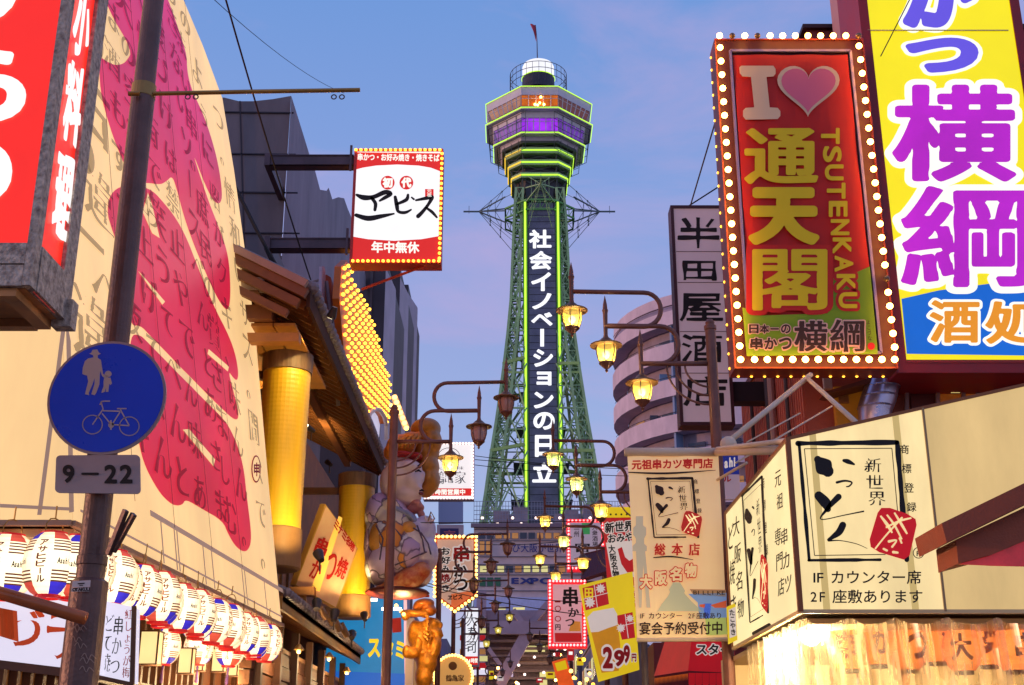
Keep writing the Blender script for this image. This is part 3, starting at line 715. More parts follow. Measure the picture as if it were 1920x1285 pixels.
lamp_post(XR, 46, False, 'ooo', 'distant street lamp on the right, tiny unlit lanterns below the steel portal')
lamp_post(XL, 15.8, True, 'ooy', 'nearest left street lamp, two dark lanterns and one lit beside the giant figure')
lamp_post(XL - .02, 27, True, 'ooo', 'second street lamp on the left, unlit lanterns left of the blue lettered building')
lamp_post(XL - .02, 34, True, 'ooo', 'third street lamp on the left, unlit lanterns at the blue fascia')
lamp_post(XL, 40, True, 'yyy', 'fourth left street lamp, three small lit lanterns in a diagonal row below the portal')
lamp_post(XL, 58, True, 'ooo', 'farthest street lamp on the left, tiny unlit lanterns in front of the diagonal beam')
# ================================================================== RED BANNER SIGN WITH BULB FRAME
REDF = mat('sign_red_paint', (165, 30, 22), .45, var=.2, vs=3)
sg, pn, bx = signbox('bulb_framed_sign', 'tall red banner sign with pink heart and yellow characters framed by round bulbs', 'sign', 14.6, (1358, 74, 1651, 692), .38, mat('sign_frame_rust', (140, 52, 30), .5, .2, var=.3, vs=5), mat('sign_back_dark', (70, 14, 12), .6), .02)
X0, Z0, X1, Z1 = bx; Y = 14.6
i_ = .2
inn = MB(); inn.box(X0 + .02, Y + .002, Z0 + .02, X0 + i_, Y + .03, Z1 - .02)
b = MB()
for (a, c) in (((X0 + i_, Z0 + i_), (X0 + i_, Z1 - i_)), ((X1 - i_, Z0 + i_), (X1 - i_, Z1 - i_))): b.bar((a[0], Y - .03, a[1]), (c[0], Y - .03, c[1]), .035)
for z in (Z0 + i_, Z1 - i_): b.bar((X0 + i_, Y - .03, z), (X1 - i_, Y - .03, z), .035)
b.build('inner_frame', mat('galvanised_rail', (150, 130, 160), .4, .6), sg)
# cloth with a soft sag
RED = mat('banner_red', (196, 30, 24), .75, var=.1, vs=1.5); nx, ny = 14, 24; b = MB(); bw = (X0 + .235, Z0 + .24, X1 - .24, Z1 - .26)
gr = [[Vector((bw[0] + (bw[2]-bw[0])*i/nx, Y - .03 + .008*math.sin(i*1.1 + j*.3) + .008*math.sin(j*.9), bw[1] + (bw[3]-bw[1])*j/ny)) for i in range(nx+1)] for j in range(ny+1)]
for j in range(ny):
    for i in range(nx): b.quad(gr[j][i], gr[j][i+1], gr[j+1][i+1], gr[j+1][i])
b.sm = True; b.build('banner_cloth', RED, sg)
p_ = panelY(Y - .05)
g_ = MB(); ppoly(g_, p_, [(1392, 577), (1410, 582), (1425, 592), (1552, 588), (1553, 528), (1568, 518), (1592, 522), (1604, 512), (1631, 500), (1646, 664), (1400, 668)], .002); g_.build('green_field', mat('banner_green', (120, 160, 20), .75), sg)
CRM = mat('banner_cream', (228, 200, 165), .75); YEL = mat('banner_yellow', (232, 205, 10), .7)
g_ = MB()
def rr_(pts, **k): ppoly(g_, p_, pts, **k)
rr_([(1386, 127), (1390, 124), (1450, 124), (1454, 130), (1454, 139), (1450, 144), (1437, 145), (1443, 202), (1458, 203), (1463, 209), (1463, 218), (1458, 224), (1398, 225), (1393, 219), (1393, 208), (1398, 203), (1414, 202), (1408, 145), (1392, 144), (1387, 138)], off=.006)
def heart(s, off, mb):
    pts = []
    for k in range(44):
        t = 2*math.pi*k/44; x = 16*math.sin(t)**3; y = 13*math.cos(t) - 5*math.cos(2*t) - 2*math.cos(3*t) - math.cos(4*t)
        pts.append((1515.5 + x*3.35*s + y*.05, 164 - y*3.05*s))
    ppoly(mb, p_, pts, off)
heart(1.09, .006, g_); g_.build('cream_print', CRM, sg)
g_ = MB(); heart(.95, .010, g_); g_.build('heart', mat('banner_pink', (226, 110, 140), .7), sg)
g_ = MB()
for ch, x0, y0, x1, y1 in (('通', 1395, 241, 1534, 346), ('天', 1403, 352, 1536, 460), ('閣', 1410, 468, 1551, 583)):
    char(g_, p_, ch, x0, y0, x1, y1, dict(d={'通': .03, '天': .06, '閣': .02}[ch], brush=.012), off=.012)
for k, ch in enumerate('TSUTENKAKU'):
    y0 = 241 + k*34.2; xc = 1556 + k*3.65; 
    put(g_, p_, ch, qpx(p_, xc - 17, y0, xc + 18, y0 + 30), 'bold', rot=90, off=.012)
g_.build('yellow_lettering', YEL, sg)
g_ = MB(); char(g_, p_, '閣', 1410, 468, 1551, 583, dict(d=.02, brush=.012), extra=.07, off=.008)
for k in (8, 9):
    y0 = 241 + k*34.2; xc = 1556 + k*3.65; put(g_, p_, 'TSUTENKAKU'[k], qpx(p_, xc - 17, y0, xc + 18, y0 + 30), 'bold', rot=90, extra=.12, off=.008)
g_.build('red_outline', RED, sg)
PINKO = mat('banner_pale_pink', (238, 190, 175), .75)
for extra, off, m_, nm in ((.075, .008, PINKO, 'pale_outline'), (0, .012, INKB, 'dark_lettering')):
    g_ = MB()
    for k, ch in enumerate('日本一の'): char(g_, p_, ch, 1404 + k*20, 609 if ch != '一' else 616, 1422 + k*20 - (2 if ch == '一' else 0), 626 if ch != '一' else 619, 'bold', extra=extra, off=off)
    for k, ch in enumerate('串かつ'): char(g_, p_, ch, 1406 + k*27, 634, 1430 + k*27, 656, 'bold', extra=extra, off=off)
    char(g_, p_, '横', 1489, 602, 1551, 660, dict(d=.028, brush=.03, noise=.01), extra=extra*.6, off=off); char(g_, p_, '綱', 1556, 600, 1621, 661, dict(d=.022, brush=.03, noise=.01), extra=extra*.6, off=off)
    if not extra: vcol(g_, p_, 'よこづな', (1627, 600), (1631, 640), 8, 'gothic', off=off)
    g_.build(nm, m_, sg)
g_ = MB(); g_.poly(disc(p_, 1633, 650, 7, 7, .012, 14)); g_.build('seal', REDINK, sg)
pt_ = [p_.px(x, y, .1) for x, y in line_pts((1347, 76, 0), (1606, 75, 0), 12) and [(1347 + 259*k/11, 75) for k in range(12)]]
cols = [[(1348 + 38*k/23, 97 + 582*k/23) for k in range(24)], [(1607 + 66*k/22, 94 + 562*k/22) for k in range(23)], [(1412 + 261*k/11, 679) for k in range(12)]]
bulbs(sg, pt_, .041, BULB, n_off=(1, 3, 11)); 
for c_ in cols: bulbs(sg, [p_.px(x, y, .1) for x, y in c_], .041, n_off=(17,) if len(c_) == 23 else ())
bulbs(sg, [Vector((X0 - .0, Y + .3, Z0 + .1 + (Z1 - Z0 - .2)*k/23)) for k in range(24)] + [Vector((X0 + .1 + (X1-X0-.2)*k/11, Y + .3, Z0 - .0)) for k in range(12)], .02, BULBO)
b = MB(); b.tube([(X0 + .35, Y + .3, Z1), P(1295, 384, 17.9)], .012, 5); b.build('stay_wire', STEEL, sg)
# ================================================================== YELLOW LIGHT-BOX SIGN
sy, pn, bx = signbox('yellow_lightbox_sign', 'huge yellow light box sign with purple characters and a blue foot at upper right', 'sign', 15.0, (1637, -150, 1952, 700), .95, mat('frame_crimson', (150, 24, 34), .5, var=.15, vs=2), glow('sign_yellow', (250, 232, 8), .92, .08, .9), .13)
X0, Z0, X1, Z1 = bx; p_ = panelY(15.0)
b = MB(); b.box(X0 + .131, 14.97, Z0 + .131, X1 - .131, 15.0 - .002, Z0 + .17); b.build('bottom_lip', REDF, sy)
g_ = MB(); ppoly(g_, p_, [(1690, 561), (1760, 545), (1874, 530), (1935, 519), (1960, 519), (1975, 668), (1700, 664)], .006); g_.build('blue_field', glow('sign_blue', (12, 105, 215), .85, .1, 1), sy)
LW = glow('lit_white', (255, 253, 240), 1.0, .03); PUR = glow('sign_magenta', (190, 30, 205), .9, .22, .9); VIO = glow('sign_violet', (104, 86, 226), .9, .1, .8); ORA = glow('sign_orange', (238, 150, 24), .9, .1, 1.2)
BIG = [('か', 1690, -82, 1828, 54, VIO), ('つ', 1697, 72, 1834, 138, VIO), ('横', 1672, 160, 1905, 342, PUR), ('綱', 1688, 350, 1935, 540, PUR), ('酒', 1742, 564, 1836, 644, ORA), ('処', 1846, 566, 1950, 646, ORA)]
BS = lambda ch: dict(d={'か': .06, 'つ': .07, '横': .031, '綱': .022, '酒': .032, '処': .034}[ch], brush=.012)
g_ = MB()
for ch, x0, y0, x1, y1, m_ in BIG: char(g_, p_, ch, x0, y0, x1, y1, BS(ch), extra=.06, off=.012)
g_.build('white_outline', LW, sy)
for nm, mm in (('violet_lettering', VIO), ('magenta_lettering', PUR), ('orange_lettering', ORA)):
    g_ = MB()
    for ch, x0, y0, x1, y1, m_ in BIG:
        if m_ is mm: char(g_, p_, ch, x0, y0, x1, y1, BS(ch), off=.018)
    g_.build(nm, mm, sy)
b = MB(); b.tube([p_.px(1626, 58, .01), p_.px(1890, 58, .01)], .012, 5); b.build('joint_strip', mat('joint_cream', (225, 215, 150), .5), sy)
b = MB(); b.tube([p_.px(1712, -30, .3), p_.px(1700, 10, .28), p_.px(1655, 98, .3), p_.px(1636, 135, .4)], .008, 5); b.build('hanging_cable', INK, None, label='thin black cable drooping across the left edge of the yellow sign', cat='cable')
# ================================================================== WHITE VERTICAL SIGNBOARD
WSG = mat('signboard_greywhite', (196, 180, 190), .55, var=.08, vs=1.2, emit=(178, 146, 156), es=.3)
sw, pn, bx = signbox('vertical_signboard', 'long white vertical signboard with five black brush characters behind the lamp post', 'sign', 18.0, (1266, 386, 1366, 798), .3, mat('frame_maroon', (74, 30, 34), .5), WSG, .05)
p_ = panelY(18.0); g_ = MB(); 
for ch, x0, y0, x1, y1 in (('半', 1270, 408, 1349, 466), ('田', 1279, 489, 1344, 527), ('屋', 1274, 550, 1356, 603), ('酒', 1278, 627, 1354, 680), ('店', 1281, 706, 1364, 762)):
    char(g_, p_, ch, x0, y0, x1, y1, dict(d=.014, brush=-.012, noise=.012), off=.006)
g_.build('lettering', INK, sw)
b = MB()
for y in (472, 530, 622, 700): b.tube([p_.px(1264 + (y-386)*.045, y, .004), p_.px(1352 + (y-386)*.06, y, .004)], .006, 4)
b.build('panel_joint', mat('joint_grey', (120, 105, 110), .6), sw, kind='stuff')
# ================================================================== RED BROWN BUILDING ON THE RIGHT
RBW = mat('corrugated_redbrown', (200, 104, 84), .7, var=.18, vs=1.3, bump=.2)
XW = 3.95
rb = thing('red_brown_building', 'red brown building with ribbed cladding, silver duct and pipes behind the bulb framed sign', 'building', (6, 18, 0))
yf = PX(1391, 752, XW).y; ztw = PX(1391, 752, XW).z
b = MB(); b.box(XW, 16.05, 0, 11, yf, ztw); b.build('wall', RBW, rb)
for k in range(34):
    y = 16.1 + (yf - 16.2) * k / 33; b = MB(); b.box(XW - .03, y - .03, 0.2, XW - .002, y + .03, ztw); b.build('cladding_rib', RBW, rb)
b = MB(); b.box(XW - .06, 16.0, ztw + .002, 11, yf + .05, ztw + .12); b.build('coping', mat('coping_maroon', (110, 50, 45), .6), rb)
for y, r, m_ in ((18.0, .035, STEEL), (17.7, .05, mat('pipe_pale', (180, 140, 130), .5)), (16.7, .03, STEEL), (19.2, .03, STEEL)):
    b = MB(); b.tube([(XW - .1, y, 0), (XW - .1, y, ztw - .1)], r, 8); b.build('pipe', m_, rb)
hw = MB(); x0, x1 = P(1515, 80, 17.5).x, P(1770, 80, 17.5).x; hw.box(x0, 17.5, ztw + .2, x1 + 4, 20, P(1540, 55, 17.5).z); hw.build('upper_storey', mat('upper_storey_maroon', (126, 58, 62), .7, var=.15), rb)
b = MB(); b.box(x0 - .08, 17.42, P(1540, 57, 17.5).z, x1 + 4, 20.1, P(1540, 50, 17.5).z); b.build('roof_edge', mat('roof_edge_dark', (50, 26, 30), .6), rb)
b = MB(); b.box(P(1586, 50, 16.6).x, 16.6, 8, P(1640, 50, 16.6).x, 17.3, P(1600, -60, 16.6).z); b.build('chimney_shaft', mat('pale_pink_render', (190, 140, 145), .7), rb)
# front bay with yellow recess
YF = 15.98; pz_ = lambda x, y, Y_=YF: P(x, y, Y_)
b = MB(); b.box(pz_(1562, 760).x, YF - .12, pz_(1560, 870).z, pz_(1640, 760).x, YF - .003, pz_(1560, 730).z); b.build('yellow_bay', mat('ochre_render', (205, 140, 50), .7, var=.1, emit=(190, 110, 20), es=.12), rb)
b = MB(); b.prism([pz_(1549, 734, YF-.5), pz_(1640, 706, YF-.5), pz_(1640, 716, YF-.5), pz_(1560, 736, YF-.5)], (0, .4, 0)); b.build('canopy', mat('canopy_brown', (120, 66, 50), .6), rb)
b = MB(); b.box(pz_(1546, 760).x, YF - .08, pz_(1560, 732).z, pz_(1561, 760).x, YF - .003, pz_(1560, 700).z); b.build('white_post', mat('post_white', (205, 190, 185), .6), rb)
fr = MB(); fr.box(pz_(1568, 760).x, YF - .16, pz_(1560, 762).z, pz_(1586, 760).x, YF - .125, pz_(1560, 746).z); w_ = fr.build('meter_box', mat('meter_box', (170, 110, 60), .5), rb)
for x0, x1, m_ in ((1704, 1757, mat('shutter_maroon', (110, 42, 36), .6, var=.1)), (1760, 1830, mat('window_amber', (140, 80, 30), .3, emit=(160, 80, 20), es=.35, var=.4, vs=3)), (1836, 1868, mat('window_amber', (140, 80, 30))), (1872, 1960, mat('panel_maroon2', (120, 52, 44), .6))):
    b = MB(); b.box(pz_(x0, 740).x, YF - .06, pz_(x0, 800).z, pz_(x1, 740).x, YF - .004, pz_(x0, 690).z); b.build('bay_panel', m_, rb)
for x in (1700, 1758, 1806, 1833, 1869): b = MB(); b.bar(pz_(x, 815, YF-.1), pz_(x, 690, YF-.1), .05); b.build('mullion', mat('mullion_pinkish', (170, 130, 130), .5), rb)
b = MB(); b.quad(pz_(1783, 737, YF-.13), pz_(1800, 737, YF-.13), pz_(1800, 705, YF-.13), pz_(1783, 712, YF-.13)); b.build('lit_pane', glow('lit_cream', (245, 225, 140), 1.0), rb)
bulbs(rb, [pz_(x, 706 + 8*k, YF-.16) for x in (1822, 1841) for k in range(4)], .028, BULBO)
# duct
DUCT = mat('duct_silver', (190, 180, 205), .3, .85, var=.2, vs=4)
du = MB(); path = [P(1655, 650, 15.6), P(1657, 705, 15.6), P(1655, 722, 15.6), P(1648, 745, 15.6), P(1640, 768, 15.6), P(1640, 800, 15.6), P(1640, 1000, 15.6)]
du.tube(path, [.2, .2, .215, .225, .22, .2, .2], 20); du.sm = True; du.build('ventilation_duct', DUCT, rb)
for y, x, r in ((708, 1656, .215), (727, 1654, .228), (745, 1648, .235), (765, 1641, .228)):
    b = MB(); c_ = P(x, y, 15.6); b.lathe([(r, -.012), (r + .008, 0), (r, .012)], c_, 20); b.build('duct_seam', DUCT, rb)
# bracket between sign and building
b = MB(); b.box(P(1368, 730, 18.1).x, 18.1, P(1370, 752, 18.1).z, P(1430, 730, 18.1).x + .4, 18.4, P(1370, 716, 18.1).z); b.build('sign_bracket', mat('bracket_black', (40, 20, 20), .6), sw)
# ================================================================== CREAM SHOP SIGN (FRONT AND SIDE)
YC = 9.0; XC = P(1489, 985, YC).x; pf = panelY(YC); ps = panelR(XC)
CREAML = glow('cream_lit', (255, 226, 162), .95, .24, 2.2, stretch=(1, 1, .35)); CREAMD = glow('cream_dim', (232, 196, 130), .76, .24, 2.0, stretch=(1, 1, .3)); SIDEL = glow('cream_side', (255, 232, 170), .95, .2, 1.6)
cs = thing('cream_shop_sign', 'wraparound cream illuminated shop sign with black brush writing and a red seal on the right', 'sign', (XC + 1, YC + 1, pf.px(1600, 1145).z))
zT = pf.px(1476, 823).z; zB = pf.px(1502, 1147).z; q = lambda x, y: pf.px(x, y)
def fpt(x_, z_): return Vector((x_, YC, z_))
seamx = pf.px(1750, 950).x; xr = pf.px(2120, 900).x
topz = lambda X_: zT + (X_ - XC) * (pf.px(1921, 722).z - zT) / (pf.px(1921, 722).x - XC)
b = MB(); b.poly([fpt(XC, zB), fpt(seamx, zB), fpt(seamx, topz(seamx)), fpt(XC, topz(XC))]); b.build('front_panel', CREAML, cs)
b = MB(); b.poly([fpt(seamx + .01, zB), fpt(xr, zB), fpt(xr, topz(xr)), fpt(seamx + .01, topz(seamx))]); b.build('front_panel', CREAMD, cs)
yF = PX(1366, 1060, XC).y
b = MB(); b.quad((XC, yF, zB), (XC, YC, zB), (XC, YC, zT), (XC, yF, zT)); b.build('side_panel', SIDEL, cs)
b = MB(); b.prism([fpt(XC + .02, zB + .01) + Vector((0, .02, 0)), fpt(xr, zB + .01) + Vector((0, .02, 0)), fpt(xr, topz(xr)) + Vector((0, .02, -.01)), fpt(XC + .02, zT - .01) + Vector((0, .02, 0))], (0, yF - YC - .04, 0)); b.build('casing', mat('casing_cream', (200, 180, 140), .7), cs)
TR = mat('trim_rust', (150, 90, 50), .5, .3)
def edge(a, c, r=.018, m=TR, n='edge_trim'): m_ = MB(); m_.bar(a, c, r*2); m_.build(n, m, cs)
edge(fpt(XC, zB), fpt(XC, zT)); edge(fpt(XC, zT), fpt(xr, topz(xr)), .012); edge(fpt(XC, zB), fpt(xr, zB), .014, mat('trim_cream', (236, 204, 140), .5)); edge((XC, YC, zT), (XC, yF, zT), .014); edge((XC, YC, zB), (XC, yF, zB), .014, mat('trim_cream', (236, 204, 140))); edge((XC, yF, zB), (XC, yF, zT), .015)
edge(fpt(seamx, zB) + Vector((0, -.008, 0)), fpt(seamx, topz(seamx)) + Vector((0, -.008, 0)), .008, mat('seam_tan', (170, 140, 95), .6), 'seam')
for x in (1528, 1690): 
    X_ = pf.px(x, 950).x; b = MB(); b.quad(*[fpt(X_ + d, z) + Vector((0, -.003, 0)) for d, z in ((0, zB), (.05, zB), (.05, topz(X_ + .05)), (0, topz(X_)))]); b.build('support_shadow', glow('cream_support_shadow', (222, 192, 120), .72), cs)  # shadows of supports behind the lit fabric, painted as darker strips
def itto(pn, M_, sub, blk, red, parent, tag_=''):
    g_ = MB()
    def st_(*pts, **k): stroke(g_, pn, [(*M_(x, y), w * sub) for x, y, w in pts], **k)
    for (a, c, w) in (((1496, 832), (1680, 830), 9), ((1682, 830), (1700, 1050), 9), ((1498, 832), (1517, 1050), 7), ((1516, 1051), (1650, 1050), 6)):
        n = 9; rs = random.Random(int(a[0]))
        stroke(g_, pn, [(*M_(a[0] + (c[0]-a[0])*k/n, a[1] + (c[1]-a[1])*k/n), w*sub*(1 + rs.uniform(-.25, .25))) for k in range(n+1)], off=.004)
    for (a, c) in (((1508, 842), (1672, 841)), ((1672, 841), (1690, 1040)), ((1508, 842), (1527, 1042)), ((1527, 1042), (1660, 1040))): st_((*a, 1.6), (*c, 1.6))
    st_((1533, 862, 14), (1544, 875, 34), (1552, 884, 22)); st_((1582, 864, 6), (1590, 866, 9), (1601, 871, 4))
    st_((1569, 905, 5), (1584, 902, 4), (1597, 905, 3), (1592, 912, 3), (1586, 913, 2))
    st_((1535, 930, 17), (1548, 944, 20), (1552, 955, 12)); st_((1572, 932, 12), (1560, 944, 10), (1548, 958, 6), (1538, 972, 2.5), (1548, 974, 2), (1580, 967, 2), (1620, 959, 3))
    st_((1580, 985, 13), (1573, 998, 13), (1560, 1008, 8), (1553, 1014, 4), (1575, 1014, 1.8), (1605, 1020, 1.5), (1626, 1029, 1))
    for k, ch in enumerate('新世界'):
        x0, y0 = 1620 + k*4, 860 + k*31; a_, b_, c_, d_ = M_(x0, y0 + 26), M_(x0 + 32, y0 + 26), M_(x0 + 32, y0), M_(x0, y0)
        put(g_, pn, ch, [pn.ab(*v) for v in (a_, b_, c_, d_)], 'pen')
    for k, ch in enumerate('商標登録'):
        x0, y0 = 1686 + k*4.6, 834 + k*36; put(g_, pn, ch, [pn.ab(*M_(x, y)) for x, y in ((x0, y0+18), (x0+18, y0+18), (x0+18, y0), (x0, y0))], 'gothic')
    g_.build('black_lettering', blk, parent)
    r_ = MB(); r_.poly([pn.px(*M_(x, y), .008) for x, y in ((1652, 953), (1668, 953), (1700, 964), (1716, 974), (1718, 985), (1705, 1042), (1694, 1050), (1648, 1036), (1632, 1026), (1630, 1012), (1645, 962))]); r_.build('red_seal', red, parent)
    w_ = MB()
    for pts in (((1640, 1030, 3), (1660, 1005, 3), (1690, 972, 4)), ((1650, 968, 3), (1663, 985, 6), (1672, 1000, 3)), ((1662, 966, 3), (1676, 985, 4), (1690, 1012, 3)), ((1676, 962, 3), (1690, 985, 5), (1700, 1002, 3)), ((1660, 990, 3), (1685, 978, 4), (1708, 972, 3)), ((1666, 1016, 5), (1680, 1014, 3), (1672, 1026, 4)), ((1686, 1010, 4), (1690, 1020, 3)), ((1656, 1030, 4), (1662, 1033, 4)), ((1674, 1036, 5), (1682, 1037, 4))):
        stroke(w_, pn, [(*M_(x, y), w*sub) for x, y, w in pts], off=.012)
    w_.build('seal_writing', CREAML, parent)
itto(pf, lambda x, y: (x, y), 1.0, INK, mat('seal_red', (200, 20, 28), .6, emit=(200, 16, 26), es=.55), cs)
g_ = MB()
hrow(g_, pf, '1F', (1519, 1083), (1549, 1083), 26, 'gothic'); hrow(g_, pf, 'カウンター席', (1556, 1083), (1728, 1083), 27, 'gothic')
hrow(g_, pf, '2F', (1519, 1119), (1551, 1119), 26, 'gothic'); hrow(g_, pf, '座敷あります', (1560, 1119), (1731, 1119), 27, 'gothic')
hrow(g_, pf, 'R', (1717, 1038), (1728, 1038), 14, 'gothic')
for k in range(20): a = 2*math.pi*k/20; c_ = 2*math.pi*(k+1)/20; stroke(g_, pf, [(1722 + 10*math.cos(a), 1037 + 10*math.sin(a), 1.6), (1722 + 10*math.cos(c_), 1037 + 10*math.sin(c_), 1.6)])
g_.build('black_lettering', INK, cs)
# side: map the front emblem's own frame onto the side panel
def Ms(x, y):
    u = (x - 1496) / (1700 - 1496); t = (y - 830) / (1051 - 830)
    xt, yt = 1392 + (1433-1392)*u, 928 + (890-928)*u; xb, yb = 1403 + (1441-1403)*u, 1170 + (1150-1170)*u
    return (xt + (xb-xt)*t, yt + (yb-yt)*t)
itto(ps, Ms, .42, INK, mat('seal_red', (200, 20, 28)), cs)
g_ = MB()
for txt, top, bot, w in (('大阪名物', (1381, 962), (1392, 1168), 12), ('ど焼き', (1371, 975), (1378, 1175), 10), ('元祖', (1459, 878), (1466, 962), 12), ('串カツ', (1471, 985), (1482, 1118), 12), ('専門店', (1459, 985), (1468, 1125), 12)):
    for k, ch in enumerate(txt):
        t = (k + .12) / len(txt); t2 = (k + .82) / len(txt); x0 = top[0] + (bot[0]-top[0])*t; y0 = top[1] + (bot[1]-top[1])*t; y1 = top[1] + (bot[1]-top[1])*t2; sl = w*.7
        put(g_, ps, ch, [ps.ab(x0 - w/2, y1 + sl/3), ps.ab(x0 + w/2, y1 - sl/3), ps.ab(x0 + w/2, y0 - sl/2), ps.ab(x0 - w/2, y0 + sl/2)], dict(d=.012, brush=.02))
stroke(g_, ps, [(1414, 1188, 7), (1443, 1172, 7)])
g_.build('black_lettering', INK, cs)
# ---- frame of white pipes above it
WP = mat('pipe_cream', (226, 200, 170), .5, var=.1)
pr_ = thing('pipe_frame', 'cream painted pipe frame standing between the hanging banner and the shop sign', 'frame', P(1400, 840, 11.6))
def pipe(a, c, r, Ya=11.6, Yb=None, n='pipe'): m_ = MB(); m_.tube([P(*a, Ya), P(*c, Yb or Ya)], r, 10); m_.sm = True; m_.build(n, WP, pr_)
pipe((1171, 848), (1345, 848), .045, 12); pipe((1345, 842), (1480, 826), .022, 11.9, 9.4); pipe((1343, 848), (1466, 844), .038, 12, 9.8)
pipe((1362, 832), (1520, 703), .03, 12, 13.5); pipe((1514, 710), (1608, 795), .026, 13.4, 11); pipe((1380, 868), (1560, 762), .01, 12, 13.5, 'rod'); pipe((1400, 830), (1500, 775), .008, 12, 12.5, 'rod'); pipe((1345, 900), (1400, 868), .014, 12, 11.5, 'rod')
b = MB(); b.sphere(P(1366, 834, 12), .085, 12, 8); b.build('joint', WP, pr_)
def paper(name, c1_, s1_, c2_, s2_):                           # lit lantern paper: deeper and redder where it is seen through more of its own thickness
    m = bpy.data.materials.new(name); m.use_nodes = True; t = m.node_tree; b_ = t.nodes['Principled BSDF']; lw = t.nodes.new('ShaderNodeLayerWeight'); lw.inputs[0].default_value = .42
    rp = t.nodes.new('ShaderNodeValToRGB'); k1, k2 = lin(c1_), lin(c2_); rp.color_ramp.elements[0].color = tuple(v*s1_ for v in k1[:3]) + (1,); rp.color_ramp.elements[1].color = tuple(v*s2_ for v in k2[:3]) + (1,)
    t.links.new(lw.outputs['Facing'], rp.inputs[0]); nz = t.nodes.new('ShaderNodeTexNoise'); nz.inputs['Scale'].default_value = 9; nz.inputs['Detail'].default_value = 6; tcx = t.nodes.new('ShaderNodeTexCoord'); t.links.new(tcx.outputs['Object'], nz.inputs[0])
    mrx = t.nodes.new('ShaderNodeMapRange'); mrx.inputs[3].default_value = .7; mrx.inputs[4].default_value = 1.3; t.links.new(nz.outputs[0], mrx.inputs[0])
    t.links.new(rp.outputs[0], b_.inputs['Emission Color']); t.links.new(mrx.outputs[0], b_.inputs['Emission Strength']); b_.inputs['Base Color'].default_value = tuple(v*.3 for v in k1[:3]) + (1,); b_.inputs['Roughness'].default_value = .6
    return m
# ---- vinyl curtain, lanterns and lit room under the sign
room = thing('open_front_eatery', 'brightly lit open shop front under the cream sign with pale walls', 'building', (XC + 2.5, YC + 2.4, 0))
b = MB(); b.box(XC + .1, 13, 0, 8, 13.2, zB); b.build('back_wall', mat('eatery_wall', (238, 215, 170), .7, var=.08), room)
b = MB(); b.box(7.9, YC, 0, 8, 13, zB); b.build('side_wall', mat('eatery_wall', (238, 215, 170)), room)
b = MB(); b.box(XC + .1, YC + .25, zB - .06, 8, 13, zB - .02); b.build('ceiling', mat('eatery_ceiling', (240, 210, 150), .7), room)
mat('post_wood', (170, 110, 66), .6)
for k, (x, y, Y_) in enumerate(((1520, 1193, 9.7), (1540, 1184, 10.2), (1478, 1206, 10.5), (1650, 1195, 11.2), (1760, 1215, 10.9), (1860, 1200, 11.3))):
    b = MB(); c_ = P(x, y, Y_); b.sphere(c_, .075, 12, 8); b.tube([c_, (c_.x, c_.y, zB - .12)], .006, 4); b.build('bulb_pendant', glow('pendant_bulb', (255, 240, 190), 14, 0), room)
    l_ = bpy.data.lights.new('pendant_light', 'POINT'); l_.energy = 55; l_.color = (1, .74, .38); l_.shadow_soft_size = .08; lo = bpy.data.objects.new('pendant_light', l_); COL.objects.link(lo); lo.parent = room; lo.location = c_ - Vector(ORG[room.name]) - Vector((0, 0, .12))
for x in (1560, 1610, 1690): 
    b = MB(); a_ = P(x, 1230, 12.5); b.box(a_.x - .04, 12.4, 0, a_.x + .04, 12.5, zB - .12); b.build('timber_post', mat('post_wood', (150, 90, 50)), room)
OLB = paper('lantern_orange', (255, 140, 60), 1.5, (225, 50, 16), .7); OLI = mat('lantern_ink', (150, 40, 20), .6)
lb = MB(); lb.lathe([(.07, .17), (.085, .165)] + [(.15*math.sin(math.pi*(.2 + .6*k/10)) + .006*(k % 2), .16 - .32*k/10) for k in range(11)] + [(.085, -.165), (.06, -.17)], n=20); lb.sm = False; LBm = lb.mesh('lantern_body', OLB)
LTm = {}
for ch in '串かつ酒大衆':
    t_ = MB(); fn = lambda a, c, off: Vector((math.sin(a) * (.158 + .004), -math.cos(a) * (.158 + .004), c))
    put(t_, None, ch, [(-.5, -.1), (.5, -.1), (.5, .1), (-.5, .1)], 'bold', fn=fn); LTm[ch] = t_.mesh('lettering', OLI)
rg = MB(); rg.lathe([(.07, .0), (.07, .03), (.05, .03)], n=14); RGm = rg.mesh('ring', INK)
for k, (x, y) in enumerate(((1590, 1213), (1645, 1205), (1700, 1214), (1752, 1200), (1803, 1216), (1850, 1206), (1898, 1215), (1945, 1205))):
    c_ = P(x, y, 9.75 + .15*(k % 2)); ch = '串かつ酒大衆'[k % 6]
    o = thing('paper_lantern', 'orange paper lantern marked %s hanging behind the clear curtain, %s in the row' % (ch, 'first second third fourth fifth sixth seventh eighth ninth'.split()[k] + ' from the left' if k < 8 else 'beyond the corner post'), 'lantern', c_, 'orange lanterns behind the clear curtain')
    mk('body', LBm, o); mk('lettering', LTm[ch], o); mk('ring', RGm, o, (0, 0, .165)); mk('ring', RGm, o, (0, 0, -.195)); o.rotation_euler = (0, 0, R(-20 + 17*(k % 4)))
VIN = bpy.data.materials.new('clear_vinyl'); VIN.use_nodes = True; t_ = VIN.node_tree; t_.nodes.clear()
o_ = t_.nodes.new('ShaderNodeOutputMaterial'); m1 = t_.nodes.new('ShaderNodeMixShader'); m2_ = t_.nodes.new('ShaderNodeMixShader'); tp = t_.nodes.new('ShaderNodeBsdfTransparent'); tl = t_.nodes.new('ShaderNodeBsdfTranslucent'); gg = t_.nodes.new('ShaderNodeBsdfGlossy'); gg.inputs['Roughness'].default_value = .18
